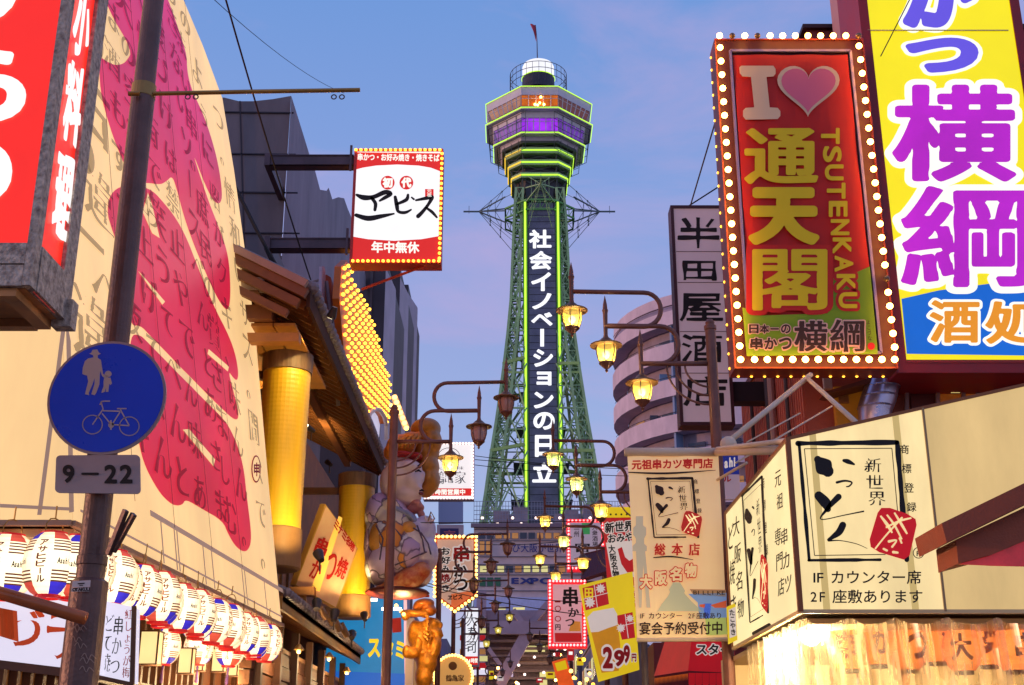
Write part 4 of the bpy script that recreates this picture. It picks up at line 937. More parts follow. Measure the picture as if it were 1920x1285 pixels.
tl.inputs[0].default_value = (1, .86, .6, 1); tp.inputs[0].default_value = (1, .95, .86, 1); nn_ = t_.nodes.new('ShaderNodeTexNoise'); tcc = t_.nodes.new('ShaderNodeTexCoord'); mpp = t_.nodes.new('ShaderNodeMapping'); mpp.inputs['Scale'].default_value = (4, 4, .7)
t_.links.new(tcc.outputs['Object'], mpp.inputs[0]); t_.links.new(mpp.outputs[0], nn_.inputs[0]); mr_ = t_.nodes.new('ShaderNodeMapRange'); mr_.inputs[1].default_value = .35; mr_.inputs[2].default_value = .7; mr_.inputs[3].default_value = .2; mr_.inputs[4].default_value = .4; t_.links.new(nn_.outputs[0], mr_.inputs[0])
t_.links.new(mr_.outputs[0], m1.inputs[0]); t_.links.new(tp.outputs[0], m1.inputs[1]); t_.links.new(tl.outputs[0], m1.inputs[2]); m2_.inputs[0].default_value = .07; t_.links.new(m1.outputs[0], m2_.inputs[1]); t_.links.new(gg.outputs[0], m2_.inputs[2]); t_.links.new(m2_.outputs[0], o_.inputs[0])
cu_ = thing('vinyl_curtain', 'clear creased plastic curtain hanging in sheets below the cream sign', 'curtain', (XC + 1.5, YC + .06, 0))
rs = random.Random(5); x = XC + .03; k = 0
while x < 6.2:
    w = rs.uniform(.55, .8); m_ = MB(); n = 26; nz = 7; ph = rs.uniform(0, 6)
    gr = [[Vector((x + w*i/n + .015*math.sin(j*.8+ph), YC + .08 + (.03 + .02*j/nz)*math.sin(i*.95 + ph) + .015*math.sin(i*2.3 + j*.4), zB - .03 - (1.5 - .03*math.sin(i*.5))*j/nz - (.05*abs(math.sin(i*.25)) if j == 0 else 0))) for i in range(n+1)] for j in range(nz+1)]
    for j in range(nz):
        for i in range(n): m_.quad(gr[j+1][i], gr[j+1][i+1], gr[j][i+1], gr[j][i])
    m_.sm = True; m_.build('curtain_sheet', VIN, cu_); x += w - .03; k += 1
m_ = MB(); yy = YC
for s_ in range(3):
    m_ = MB(); y0 = YC + .1 + s_*.75
    gr = [[Vector((XC + .05 + .03*math.sin(i*.95), y0 + .75*i/20, zB - .03 - 1.5*j/6)) for i in range(21)] for j in range(7)]
    for j in range(6):
        for i in range(20): m_.quad(gr[j+1][i], gr[j+1][i+1], gr[j][i+1], gr[j][i])
    m_.sm = True; m_.build('curtain_sheet', VIN, cu_)
# ---- dark brown awning box at the right edge
ab_ = thing('brown_canopy', 'dark brown boxed canopy with red vinyl hanging under it at the right edge', 'canopy', P(1850, 1000, 7))
BRW = mat('canopy_cloth', (168, 80, 48), .7, var=.15, vs=6, bump=.2)
for nm, pts, d_, y_, m_ in (('box', [(1766, 981), (2040, 848), (2040, 888), (1775, 1018)], .5, 7.0, BRW), ('valance', [(1792, 1012), (2040, 896), (2040, 965), (1860, 1040), (1797, 1057)], .35, 7.08, BRW), ('vinyl_flap', [(1797, 1058), (1860, 1040), (2040, 965), (2040, 1065), (1860, 1061)], .01, 7.12, mat('vinyl_red', (210, 50, 60), .15, var=.4, vs=4, emit=(215, 40, 40), es=.3))):
    b = MB(); b.prism([P(x, y, y_) for x, y in pts], (0, d_, 0)); b.build(nm, m_, ab_)
# ================================================================== HANGING FABRIC BANNER
YH = 12.0; ph_ = panelY(YH)
hb = thing('hanging_banner', 'cream fabric banner with black brush emblem and red writing hanging from the pipe rail', 'banner', P(1270, 1200, YH))
def bm(u, v): # u, v in 0..1 -> picture
    return (1176 + (1347-1176)*u + ((1195-1176) + ((1364-1347) - (1195-1176))*u)*v, 850 + 350*v)
b = MB(); n, m2 = 14, 26
gr = [[ph_.px(*bm(i/n, j/m2), .01*math.sin(i*.8 + j*.25)) for i in range(n+1)] for j in range(m2+1)]
for j in range(m2):
    for i in range(n): b.quad(gr[j+1][i], gr[j+1][i+1], gr[j][i+1], gr[j][i])
b.sm = True; b.build('cloth', mat('cloth_cream', (236, 208, 160), .85, emit=(232, 182, 122), es=.5, var=.06, vs=2), hb)
pq = panelY(YH - .014)
def hpoly(name, pts, m_, off=.003): g_ = MB(); ppoly(g_, pq, pts, off); return g_.build(name, m_, hb)
def HP(name, col, es=.35): return mat(name, col, .8, emit=col, es=es)
hpoly('green_patch', [(1322, 1160), (1361, 1158), (1364, 1190), (1325, 1192)], HP('print_green', (190, 205, 110)))
hpoly('blue_patch', [(1290, 1114), (1362, 1112), (1363, 1158), (1312, 1160), (1308, 1130)], HP('print_blue', (130, 160, 205))); hpoly('blue_patch', [(1318, 1132), (1334, 1132), (1330, 1160), (1322, 1160)], HP('print_blue2', (90, 120, 200)))
hpoly('orange_patch', [(1311, 1134), (1322, 1133), (1321, 1140), (1312, 1138)], HP('print_orange', (225, 100, 60)), .005); hpoly('orange_patch', [(1332, 1135), (1362, 1126), (1362, 1140), (1340, 1140)], HP('print_orange', (225, 100, 60)), .005)
hpoly('plinth_print', [(1293, 1105), (1361, 1106), (1361, 1119), (1300, 1116)], HP('print_brown', (175, 130, 90)))
GRT = HP('print_grey', (196, 180, 150)); 
for pts in ([(1192, 968), (1206, 968), (1206, 985), (1212, 990), (1212, 1003), (1208, 1010), (1208, 1020), (1213, 1024), (1213, 1034), (1186, 1034), (1186, 1024), (1192, 1018), (1192, 1010), (1187, 1003), (1187, 990), (1192, 985)], [(1192, 1034), (1210, 1034), (1220, 1140), (1212, 1140), (1206, 1060), (1203, 1140), (1198, 1140)]): hpoly('tower_print', pts, GRT)
hpoly('castle_print', [(1262, 1092), (1275, 1092), (1285, 1108), (1283, 1112), (1297, 1128), (1310, 1140), (1315, 1147), (1232, 1147), (1240, 1133), (1252, 1118), (1256, 1110), (1254, 1106)], HP('print_castle', (196, 190, 150)))
def Mh(x, y): u = (x - 1496)/204; t = (y - 830)/221; return (1214 + (1306-1214)*u + 3*t, 897 + (1008-897)*t)
itto(pq, Mh, .5, INKB, mat('seal_red_cloth', (205, 45, 35), .7, emit=(200, 40, 30), es=.25), hb)
RDC = mat('cloth_red_print', (205, 40, 30), .7, emit=(190, 30, 20), es=.25)
g_ = MB(); hrow(g_, pq, '元祖串カツ専門店', (1184, 872), (1337, 869), 19, 'bold'); 
for k, ch in enumerate('総本店'): char(g_, pq, ch, 1227 + k*32, 1019, 1248 + k*32, 1042, 'brush')
for k, ch in enumerate('大阪名物'): char(g_, pq, ch, 1200 + k*28, 1078 - k*7, 1222 + k*28, 1104 - k*7, 'bold', extra=.075, off=.005)
g_.build('red_lettering', RDC, hb)
g_ = MB()
for k, ch in enumerate('大阪名物'): char(g_, pq, ch, 1200 + k*28, 1078 - k*7, 1222 + k*28, 1104 - k*7, 'bold', extra=.01, off=.009)
g_.build('cream_lettering', mat('cloth_cream', (236, 208, 160)), hb)
g_ = MB(); hrow(g_, pq, '1F カウンター', (1198, 1155), (1280, 1155), 13, 'gothic'); hrow(g_, pq, '2F座敷あり', (1290, 1155), (1354, 1155), 13, 'gothic'); hrow(g_, pq, '宴会予約受付中', (1198, 1179), (1356, 1178), 25, dict(d=.02))
hrow(g_, pq, 'BILLIKE', (1299, 1111), (1361, 1112), 10, 'gothic'); stroke(g_, pq, [(1178, 886, 2), (1250, 888, 4), (1342, 882, 1)]); stroke(g_, pq, [(1225, 1046, 2), (1260, 1044, 3), (1300, 1050, 1)])
g_.build('black_lettering', INKB, hb)
b = MB(); b.tube([P(1194, 1200, YH), P(1365, 1199, YH)], .02, 8); b.build('bottom_rod', WP, hb)
# ================================================================== OTHER BANNERS AND SIGNS ON THE RIGHT
YR = 20.; pr2 = panelY(YR)
rbn = thing('red_souvenir_banner', 'red banner with yellow top and a large yellow character left of the cream fabric banner', 'banner', P(1180, 1150, YR))
def flat(parent, pn, pts, name, m_, off=0, thick=None):
    g_ = MB()
    if thick: g_.prism([pn.px(x, y, off) for x, y in pts], (0, thick, 0))
    else: ppoly(g_, pn, pts, off)
    return g_.build(name, m_, parent)
LRED = glow('banner_lit_red', (196, 24, 28), .62, .1, 2); LYEL = glow('banner_lit_yellow', (240, 205, 20), .7, .08, 2); LWH = glow('banner_lit_white', (232, 214, 208), .62, .06, 2)
flat(rbn, pr2, [(1129, 952), (1240, 952), (1250, 1153), (1143, 1155)], 'cloth', LRED, 0, .03)
flat(rbn, pr2, [(1129, 951), (1240, 951), (1241, 970), (1130, 971)], 'yellow_band', LYEL, .005); flat(rbn, pr2, [(1141, 1139), (1249, 1137), (1250, 1154), (1143, 1156)], 'yellow_band', LYEL, .005)
flat(rbn, pr2, [(1136, 1018), (1200, 1012), (1206, 1080), (1148, 1087)], 'white_field', LWH, .005); flat(rbn, pr2, [(1158, 1030), (1166, 1026), (1172, 1045), (1180, 1052), (1200, 1040), (1204, 1070), (1176, 1074), (1165, 1058)], 'squid_print', LRED, .008)
g_ = MB()
for k in range(8): 
    for yy, xo in ((965, 1135), (1146, 1147)): g_.poly(disc(pr2, xo + k*10, yy, 2, 2, .01, 8))
vcol(g_, pr2, '大阪名物', (1146, 1022), (1156, 1085), 13, 'bold', off=.01); g_.build('black_print', INK, rbn)
for ex, m_, of, nm in ((.09, LWH, .008, 'white_outline'), (0, INK, .012, 'dark_lettering')):
    g_ = MB(); hrow(g_, pr2, '新世界', (1134, 991), (1188, 986), 20, 'bold', extra=ex, off=of); hrow(g_, pr2, 'おみやげ', (1139, 1011), (1204, 1005), 18, 'bold', extra=ex, off=of); g_.build(nm, m_, rbn)
for ex, m_, of, nm in ((.09, LWH, .008, 'white_outline'), (.05, REDINK, .012, 'red_outline'), (0, LYEL, .016, 'yellow_lettering')):
    g_ = MB(); char(g_, pr2, '大', 1146, 1092, 1192, 1128, 'heavy', extra=ex, off=of); g_.build(nm, m_, rbn)
YE = 19.; pe = panelY(YE)
bb = thing('beer_price_banner', 'tilted yellow banner showing a glass of beer and the red price 299', 'banner', P(1140, 1270, YE))
flat(bb, pe, [(1085, 1098), (1186, 1072), (1199, 1256), (1122, 1279)], 'cloth', LYEL, 0, .03)
flat(bb, pe, [(1092, 1103), (1136, 1091), (1142, 1133), (1098, 1145)], 'red_square_field', LRED, .004); flat(bb, pe, [(1155, 1155), (1186, 1148), (1191, 1196), (1166, 1200)], 'red_square_field', LRED, .004)
g_ = MB()
for a_, c_ in (((1114, 1097), (1120, 1139)), ((1094, 1124), (1140, 1112)), ((1172, 1152), (1178, 1197)), ((1158, 1176), (1190, 1168))): stroke(g_, pe, [(*a_, 1.4), (*c_, 1.4)], off=.01)
g_.build('white_line', LWH, bb)
g_ = MB(); char(g_, pe, '田', 1096, 1103, 1112, 1122, 'bold', off=.01); g_.build('yellow_lettering', LYEL, bb)
def burst(cx, cy, r): return [(cx + (r if k % 2 else r*.6)*math.cos(math.pi*k/10), cy + (r if k % 2 else r*.6)*math.sin(math.pi*k/10)) for k in range(20)]
for cx, cy, r in ((1126, 1104, 10), (1106, 1130, 11), (1164, 1178, 9), (1181, 1160, 8)): flat(bb, pe, burst(cx, cy, r), 'white_burst', LWH, .008)
flat(bb, pe, [(1102, 1160), (1110, 1150), (1150, 1142), (1156, 1152), (1163, 1210), (1160, 1258), (1128, 1262), (1116, 1215)], 'beer_glass', glow('beer_gold', (214, 140, 12), .62, .2, 3), .006)
flat(bb, pe, [(1101, 1158), (1112, 1147), (1150, 1140), (1157, 1152), (1158, 1172), (1140, 1178), (1122, 1185), (1108, 1186)], 'beer_foam', LWH, .010)
for ex, m_, of, nm in ((.09, LWH, .014, 'white_outline'), (0, REDINK, .018, 'red_lettering')):
    g_ = MB()
    for ch, x0, y0, x1, y1 in (('2', 1130, 1213, 1149, 1254), ('9', 1151, 1219, 1171, 1250), ('9', 1169, 1210, 1181, 1244), ('円', 1184, 1226, 1193, 1241)): char(g_, pe, ch, x0, y0, x1, y1, 'heavy', extra=ex, off=of)
    g_.build(nm, m_, bb)
def border_bulbs(sg, pn, x0, y0, x1, y1, nx_, ny_, r, m_, off=.03, sk=0):
    pts = [(x0 + (x1-x0)*k/nx_, y0) for k in range(nx_+1)] + [(x0 + (x1-x0)*k/nx_ + sk, y1) for k in range(nx_+1)] + [(x0 + sk*k/ny_, y0 + (y1-y0)*k/ny_) for k in range(1, ny_)] + [(x1 + sk*k/ny_, y0 + (y1-y0)*k/ny_) for k in range(1, ny_)]
    bulbs(sg, [pn.px(x, y, off) for x, y in pts], r, m_)
NR = mat('neon_red_frame', (200, 30, 40), .4, emit=(255, 30, 50), es=.7)
s1, pn, bx = signbox('red_bulb_sign', 'small sign with red glowing bulb border and black brush writing on pink', 'sign', 26, (1028, 1087, 1100, 1215), .3, NR, glow('pink_face', (228, 160, 170), .7, .1, 2), .1)
p_ = panelY(26); border_bulbs(s1, p_, 1031, 1090, 1096, 1210, 10, 19, .028, BULBR)
flat(s1, p_, [(1040, 1187), (1090, 1187), (1091, 1204), (1041, 1204)], 'red_band', LRED, .004)
g_ = MB(); char(g_, p_, '串', 1055, 1101, 1084, 1138, 'brush', off=.008); char(g_, p_, 'か', 1065, 1140, 1086, 1157, 'brush', off=.008); char(g_, p_, 'つ', 1060, 1161, 1077, 1174, 'brush', off=.008); char(g_, p_, '円', 1041, 1171, 1051, 1182, 'bold', off=.008); g_.build('black_lettering', INK, s1)
g_ = MB(); char(g_, p_, '一', 1040, 1126, 1051, 1130, 'heavy', off=.008); char(g_, p_, '〇', 1040, 1136, 1052, 1147, 'bold', off=.008); char(g_, p_, '〇', 1040, 1155, 1052, 1166, 'bold', off=.008); g_.build('red_lettering', REDINK, s1)
flat(s1, p_, [(1070, 1172), (1078, 1165), (1088, 1166), (1089, 1184), (1066, 1184)], 'skewer_print', mat('skewer_gold', (205, 140, 60), .6, emit=(200, 130, 50), es=.5), .005)
s2, pn, bx = signbox('tavern_sign', 'pale panelled sign with green marks inside a border of red bulbs', 'sign', 30, (1063, 974, 1134, 1070), .3, NR, glow('lilac_face', (190, 170, 196), .5, .1, 2), .08)
p_ = panelY(30); border_bulbs(s2, p_, 1066, 977, 1130, 1066, 9, 14, .03, BULBR)
flat(s2, p_, [(1091, 981), (1106, 981), (1106, 1002), (1091, 1002)], 'green_patch', mat('leaf_green', (70, 160, 90), .6, emit=(50, 150, 80), es=.4), .004)
g_ = MB(); char(g_, p_, '宮', 1078, 1018, 1106, 1036, 'brush', off=.008); vcol(g_, p_, '大衆酒場', (1115, 984), (1116, 1026), 11, 'gothic', off=.008); vcol(g_, p_, '二州', (1081, 982), (1081, 1008), 11, 'gothic', off=.008); g_.build('lettering', INK, s2)
sm_ = MB(); 
for k in range(14): sm_.bar(P(1096 + k*3.4, 1040 - k*.8, 27), P(1090 + k*3.6, 1092 - k*1.5, 26), .035)
sm_.bar(P(1090, 1042, 27), P(1150, 1028, 27), .06); sm_.bar(P(1088, 1090, 26), P(1150, 1070, 26), .06); sm_.build('sign_rack', mat('rack_maroon', (96, 30, 34), .6), None, label='dark red slatted metal rack between the two red bulb signs', cat='rack')
ob_ = thing('orange_banner', 'small tilted orange and yellow banner low in the middle of the street', 'banner', P(1055, 1280, 30)); p_ = panelY(30)
flat(ob_, p_, [(1035, 1241), (1062, 1233), (1078, 1290), (1050, 1296)], 'cloth', glow('orange_cloth', (240, 90, 30), .8, .3, 3), 0, .03); flat(ob_, p_, [(1040, 1244), (1060, 1238), (1064, 1254), (1045, 1259)], 'yellow_print', LYEL, .006)
bs = thing('blue_drinks_sign', 'blue and white sign partly hidden behind the pipe frame', 'sign', P(1370, 935, 17)); p_ = panelY(17)
flat(bs, p_, [(1343, 848), (1383, 848), (1386, 889), (1346, 889)], 'blue_panel', mat('sign_blue_dull', (30, 55, 160), .4, emit=(20, 40, 150), es=.3), 0, .1); flat(bs, p_, [(1346, 890), (1386, 890), (1389, 936), (1350, 936)], 'white_panel', mat('sign_white_dull', (200, 185, 200), .5, emit=(180, 160, 175), es=.2), 0, .1)
g_ = MB(); hrow(g_, p_, 'rahi', (1350, 870), (1384, 864), 24, 'heavy', off=.006); g_.build('white_lettering', LWH, bs); g_ = MB(); char(g_, p_, 'ル', 1356, 893, 1371, 904, 'bold', off=.006); g_.build('red_lettering', REDINK, bs)
yb = thing('small_yellow_sign', 'small yellow edged notice below the left corner of the cream shop sign', 'sign', P(1372, 1205, 11.6)); p_ = panelY(11.6)
flat(yb, p_, [(1363, 1138), (1381, 1130), (1383, 1200), (1366, 1208)], 'board', LYEL, 0, .03); flat(yb, p_, [(1366, 1144), (1379, 1138), (1381, 1192), (1368, 1197)], 'white_field', LWH, .004)
g_ = MB(); vcol(g_, p_, 'たこやき', (1372, 1143), (1375, 1192), 11, 'bold', off=.008); g_.build('lettering', INK, yb)
# red awning
YA_ = 16.; aw = thing('red_awning', 'red scalloped shop awning with fringe under the cream fabric banner', 'awning', P(1300, 1285, YA_))
AWR = mat('awning_red', (205, 26, 40), .7, var=.12, vs=2, emit=(190, 12, 24), es=.35); AWS = mat('awning_side', (205, 70, 70), .7, var=.1, vs=3, emit=(190, 50, 50), es=.3)
P3 = lambda x, y, d: P(x, y, YA_ + d)
b = MB(); b.poly([P3(1297, 1196, 0), P3(1375, 1196, 0), P3(1380, 1262, 0), P3(1290, 1258, 0)]); b.build('front_panel', AWR, aw)
b = MB(); b.quad(P3(1226, 1268, 1.2), P3(1290, 1258, 0), P3(1297, 1198, .02), P3(1246, 1204, 1.0)); b.build('side_panel', AWS, aw)
b = MB()
for k in range(7): x = 1291 + k*13; b.poly([P3(x, 1262, .0), P3(x + 12.5, 1262, 0), P3(x + 12.5, 1283, .02), P3(x + 6, 1290, .02), P3(x, 1283, .02)])
b.build('scalloped_valance', AWR, aw)
b = MB()
for k in range(26):
    t = k / 26; x = 1227 + 63*t; y = 1272 - 9*t; d = 1.2*(1-t); b.add([P3(x, y, d), P3(x + 2.2, y - .3, d), P3(x + 1.1, y + 13, d)], [(0, 1, 2)])
b.build('fringe', mat('fringe_orange', (225, 120, 40), .8, emit=(210, 100, 30), es=.3), aw, kind='stuff')
p_ = panelY(YA_ - .02)
for ex, m_, of, nm in ((.09, LWH, .004, 'white_outline'), (0, INK, .01, 'lettering')):
    g_ = MB(); hrow(g_, p_, 'スター', (1304, 1218), (1372, 1219), 22, 'bold', extra=ex, off=of); g_.build(nm, m_, aw)
b = MB(); b.box(P(1228, 1285, 17.3).x, 17.3, 0, 6, 19, P(1260, 1205, 17.3).z); b.build('shopfront', mat('shopfront_wine', (110, 40, 44), .7, var=.3), aw)
ws = thing('round_mark_sign', 'white box sign with a blue curled mark beside the dark pole', 'sign', P(1218, 1240, 18.5)); p_ = panelY(18.5)
flat(ws, p_, [(1206, 1203), (1240, 1203), (1241, 1240), (1208, 1242)], 'case', mat('sign_white_lit', (200, 200, 225), .5, emit=(180, 185, 225), es=.5), 0, .15); g_ = MB(); char(g_, p_, 'の', 1204, 1208, 1222, 1231, 'heavy', off=.006); g_.build('blue_lettering', mat('mark_blue', (40, 90, 150), .5), ws)
b = MB(); q0 = P(1206, 1150, 13.6); b.tube([(q0.x, 13.6, 0), (q0.x, 13.6, q0.z)], .035, 10); b.build('banner_pole', STEEL, None, label='dark upright pole below the left edge of the cream fabric banner', cat='pole')
# filler facades on the right
for k, (x0, y0, y1, h, col) in enumerate(((4.0, 20.6, 27, 5.6, (120, 62, 58)), (4.3, 27.3, 36, 6.6, (140, 100, 90)), (4.1, 36.3, 50, 7.4, (120, 104, 120)), (4.4, 50.4, 80, 8.2, (140, 120, 130)), (4.2, 80.5, 117, 9.5, (120, 110, 130)))):
    f_ = thing('shop_house', ['low wine red shop house behind the red awning', 'brown shop house behind the tilted beer banner', 'grey violet shop house behind the red bulb signs', 'pale shop house farther along the right side', 'farthest shop house on the right before the portal'][k], 'building', (x0 + 3, (y0+y1)/2, 0), 'shop houses on the right side')
    b = MB(); b.box(x0, y0, 0, x0 + 8, y1, h); b.build('wall', mat('shop_wall_%d' % k, col, .8, var=.2, vs=.8), f_)
    n = int((y1 - y0) / 2.2)
    for j in range(n):
        b = MB(); yy = y0 + (y1-y0)*(j+.5)/n; b.box(x0 - .05, yy - .6, h - 1.9, x0 - .004, yy + .6, h - .8); b.build('window', [LITO, WIN, LITW][(j + k) % 3], f_)
    b = MB(); b.box(x0 - .08, y0, h + .003, x0 + 8, y1, h + .15); b.build('coping', CONC, f_)
rs = random.Random(11)
for k, (x, y, w, h, Y_, m_, nm) in enumerate(((905, 1258, 14, 20, 62, LRED, 'red'), (922, 1266, 10, 16, 74, LYEL, 'yellow'), (938, 1272, 12, 9, 86, LWH, 'white'), (1046, 1222, 10, 18, 60, LRED, 'crimson'), (1032, 1266, 16, 12, 80, LYEL, 'amber'), (1052, 1272, 9, 20, 66, LWH, 'pale'), (1070, 1228, 12, 20, 40, LRED, 'scarlet'), (1088, 1240, 12, 14, 36, LYEL, 'golden'), (1104, 1262, 14, 16, 34, LWH, 'cream'), (1012, 1276, 12, 8, 90, LRED, 'rosy'))):
    o = thing('far_shop_sign', 'tiny lit %s shop sign far down the street, %s of the portal beam' % (nm, 'left' if x < 980 else 'right'), 'sign', P(x, y, Y_), 'tiny lit shop signs far down the street')
    b = MB(); q_ = [P(x + dx*w/2, y + dy*h/2, Y_) for dx, dy in ((-1, 1), (1, 1), (1, -1), (-1, -1))]; b.prism(q_, (0, .2, 0)); b.build('box', m_, o); b = MB(); ppoly(b, panelY(Y_ - .01), [(x - w*.3, y - h*.3), (x + w*.3, y - h*.3), (x + w*.3, y), (x - w*.3, y)], .0); b.build('printed_patch', [WHT, REDINK, INK][k % 3], o)
for k in range(10):
    c_ = P(1064 + k*5 + rs.random()*3, 1222 + rs.random()*62, 27 + rs.random()*8); b = MB(); b.sphere(c_, .035 + .02*rs.random(), 8, 6)
    b.build('shop_bulb', BULBM if k % 3 else BULBO, None, label='small warm bulb low beside the tilted beer banner, %s from the left' % 'first second third fourth fifth sixth seventh eighth ninth tenth'.split()[k], cat='bulb', group='warm bulbs low on the right')
# ================================================================== LEFT: STONE FRAMED RED SIGN
GRAN = mat('granite_frame', (232, 208, 182), .6, var=.5, vs=30, bump=.5, bs=70, col2=(120, 98, 84)); SOFF = mat('soffit_wood', (205, 140, 80), .6, var=.3, vs=6)
Y0 = 4.5; XG = P(97, 240, Y0).x; YG = 4.93; zg = P(62, 536, Y0).z; ztg = P(60, -300, Y0).z; xl_ = -4.0
gs = thing('stone_framed_sign', 'red light box sign in a speckled stone frame at the upper left corner', 'sign', (XG - .6, Y0 + .3, zg))
pg = panelY(Y0); pgs = panelL(XG)
fx = pg.px(82, 240).x; fz = pg.px(50, 456).z
b = MB(); b.box(xl_, Y0 + .03, zg, XG - .03, YG, ztg); b.build('box', SOFF, gs)
def gbox(x0, y0, z0, x1, y1, z1, m=GRAN, n='stone_trim'): m_ = MB(); m_.box(x0, y0, z0, x1, y1, z1); return m_.build(n, m, gs)
gbox(fx, Y0 - .005, zg + .002, XG, Y0 + .06, ztg); gbox(xl_, Y0 - .003, zg, fx - .002, Y0 + .025, fz - (fz-zg)*.5 - .003); gbox(xl_, Y0 - .003, fz - (fz-zg)*.5 + .003, fx - .002, Y0 + .025, fz)
gbox(XG - .028, YG - .12, zg + .001, XG + .004, YG, ztg); gbox(XG - .028, Y0 + .062, zg + .001, XG + .004, YG - .122, P(78, 470, Y0 + .1).z); gbox(XG - .05, YG - .05, zg - .03, XG + .03, YG + .02, zg + .09)
gbox(xl_, Y0 + .02, zg - .035, XG - .06, Y0 + .08, zg - .002, SOFF, 'lip'); gbox(XG - .12, Y0 + .082, zg - .035, XG - .06, YG - .02, zg - .002, SOFF, 'lip'); gbox(xl_, YG - .06, zg - .035, XG - .122, YG - .0, zg - .002, SOFF, 'lip')
RLB = mat('lightbox_red', (190, 20, 10), .35, emit=(245, 40, 20), es=.95, var=.12, vs=1.2)
b = MB(); b.quad((xl_, Y0 + .005, fz + .001), (fx - .001, Y0 + .005, fz + .001), (fx - .001, Y0 + .005, ztg), (xl_, Y0 + .005, ztg)); b.build('front_face', RLB, gs)
sx = XG - .012; b = MB(); b.quad((sx, Y0 + .063, zg), (sx, YG - .123, zg), (sx, YG - .123, ztg), (sx, Y0 + .063, ztg)); b.build('side_face', RLB, gs)
g_ = MB(); pf2 = panelY(Y0 + .003); HB = dict(d=.05, brush=.02)
for ch, x0, y0, x1, y1 in (('づ', -115, -120, 46, 52), ('ら', -90, 86, 50, 232), ('り', -100, 262, 24, 392)): char(g_, pf2, ch, x0, y0, x1, y1, HB, off=.006)
pf3 = panelL(sx + .002)
for ch, cx, cy, w, h in (('小', 152, 42, 30, 132), ('料', 135, 195, 32, 150), ('理', 116, 368, 32, 158)):
    xa, xb = cx - w/2, cx + w/2; sl = 26
    put(g_, pf3, ch, [pf3.ab(xa - 8, cy + h/2 - sl/2), pf3.ab(xb - 8, cy + h/2 + sl/2), pf3.ab(xb + 8, cy - h/2 + sl/2), pf3.ab(xa + 8, cy - h/2 - sl/2)], dict(d=.05, brush=.03, noise=.02), off=.006)
g_.build('white_lettering', glow('lightbox_white', (255, 248, 244), 1.05, 0), gs)
# ================================================================== POLE WITH PEDESTRIAN AND BICYCLE SIGN
YP_ = 6.3; xp = P(186, 930, YP_).x; zq = lambda y: P(200, y, YP_).z
POLE = mat('pole_brown', (112, 80, 70), .42, .3, var=.3, vs=5, bump=.2, bs=50)
sp_ = thing('sign_pole', 'brown steel pole at the left with a blue pedestrian and bicycle sign and small plate', 'pole', (xp, YP_, 0))
b = MB(); b.tube([(xp, YP_, 0), (xp, YP_, zq(1092)), (xp, YP_, zq(1086)), (xp, YP_, zq(172)), (xp, YP_, zq(168)), (xp, YP_, zq(-260))], [.1, .092, .07, .066, .06, .056], 24); b.sm = False; b.build('shaft', POLE, sp_)
for y0, y1, r, m_ in ((1062, 1042, .076, POLE), (186, 160, .069, mat('clamp_olive', (168, 132, 70), .45, .4, var=.2))): b = MB(); b.lathe([(r - .01, zq(y0)), (r, zq(y0) + .005), (r, zq(y1) - .005), (r - .01, zq(y1))], (xp, YP_, 0), 24); b.build('clamp_band', m_, sp_)
BRS = mat('arm_brass', (172, 130, 62), .4, .5, var=.2, vs=8)
b = MB(); b.tube([P(288, 176, YP_ - .02), P(480, 172, YP_ - .02), P(675, 169, YP_ - .02)], .0125, 10); b.build('banner_arm', BRS, sp_); b = MB(); b.tube([P(241, 176, YP_ - .09), P(262, 176, YP_ - .09)], .014, 8); b.build('bolt', BRS, sp_)
def torus(c, r, t, n=14):
    m_ = MB(); m_.tube([Vector(c) + Vector((r*math.cos(2*math.pi*k/n), 0, r*math.sin(2*math.pi*k/n))) for k in range(n+1)], t, 6, caps=False); return m_
for x in (352, 367, 626, 641): torus(P(x, 182, YP_ - .02), .014, .004).build('ring', STEEL, sp_)
for (a, c) in (((203, 1040), (236, 957)), ((212, 1034), (251, 964))): b = MB(); b.bar(P(*a, YP_ - .09), P(*c, YP_ - .16), .022, .03); b.build('bracket_arm', POLE, sp_)
g_ = MB(); pg_ = panelY(6.2); rs = random.Random(4)
for y in (1152, 1158, 1178, 1182, 1200, 1212, 1232, 1240, 1256):
    x = 150 + rs.uniform(-10, 14)
    stroke(g_, pg_, [(x - 10, y, 1.2), (x - 4, y - 7, 1.6), (x + 1, y + 4, 1.2), (x + 6, y - 5, 1.5), (x + 12, y + 2, 1)], off=0)
g_.v = [(v[0], YP_ - math.sqrt(max(.0001, .1**2 - (v[0] - xp)**2)) - .002, v[2]) for v in g_.v]; g_.build('graffiti_scrawl', mat('scrawl_grey', (176, 140, 120), .6), sp_, kind='stuff')
ys = 6.18; pd = panelY(ys); cx, cy = 200, 745; c0 = pd.px(cx, cy); rd = (pd.px(311, 745).x - pd.px(89, 745).x) / 2
SRIM = mat('sign_rim_grey', (178, 160, 160), .4, .2, var=.08, vs=6); SBL = mat('sign_blue_enamel', (8, 56, 180), .3, var=.06, vs=3, emit=(0, 52, 170), es=.22); SW = mat('sign_reflective_white', (206, 188, 178), .4)
ds = thing('round_traffic_sign', 'round blue sign showing an adult with a child and a bicycle', 'traffic sign', (c0.x, ys, c0.z - rd))
b = MB(); n = 48
ringp = [(rd*math.cos(2*math.pi*k/n), rd*math.sin(2*math.pi*k/n)) for k in range(n)]
b.add([(c0.x + x, ys + d, c0.z + z) for d in (0, .014) for x, z in ringp], [(k, (k+1) % n, (k+1) % n + n, k + n) for k in range(n)] + [tuple(range(n)), tuple(range(2*n-1, n-1, -1))]); b.build('rim', SRIM, ds)
b = MB(); b.add([(c0.x + x*.955, ys - .003, c0.z + z*.955) for x, z in ringp], [tuple(range(n))]); b.build('blue_face', SBL, ds)
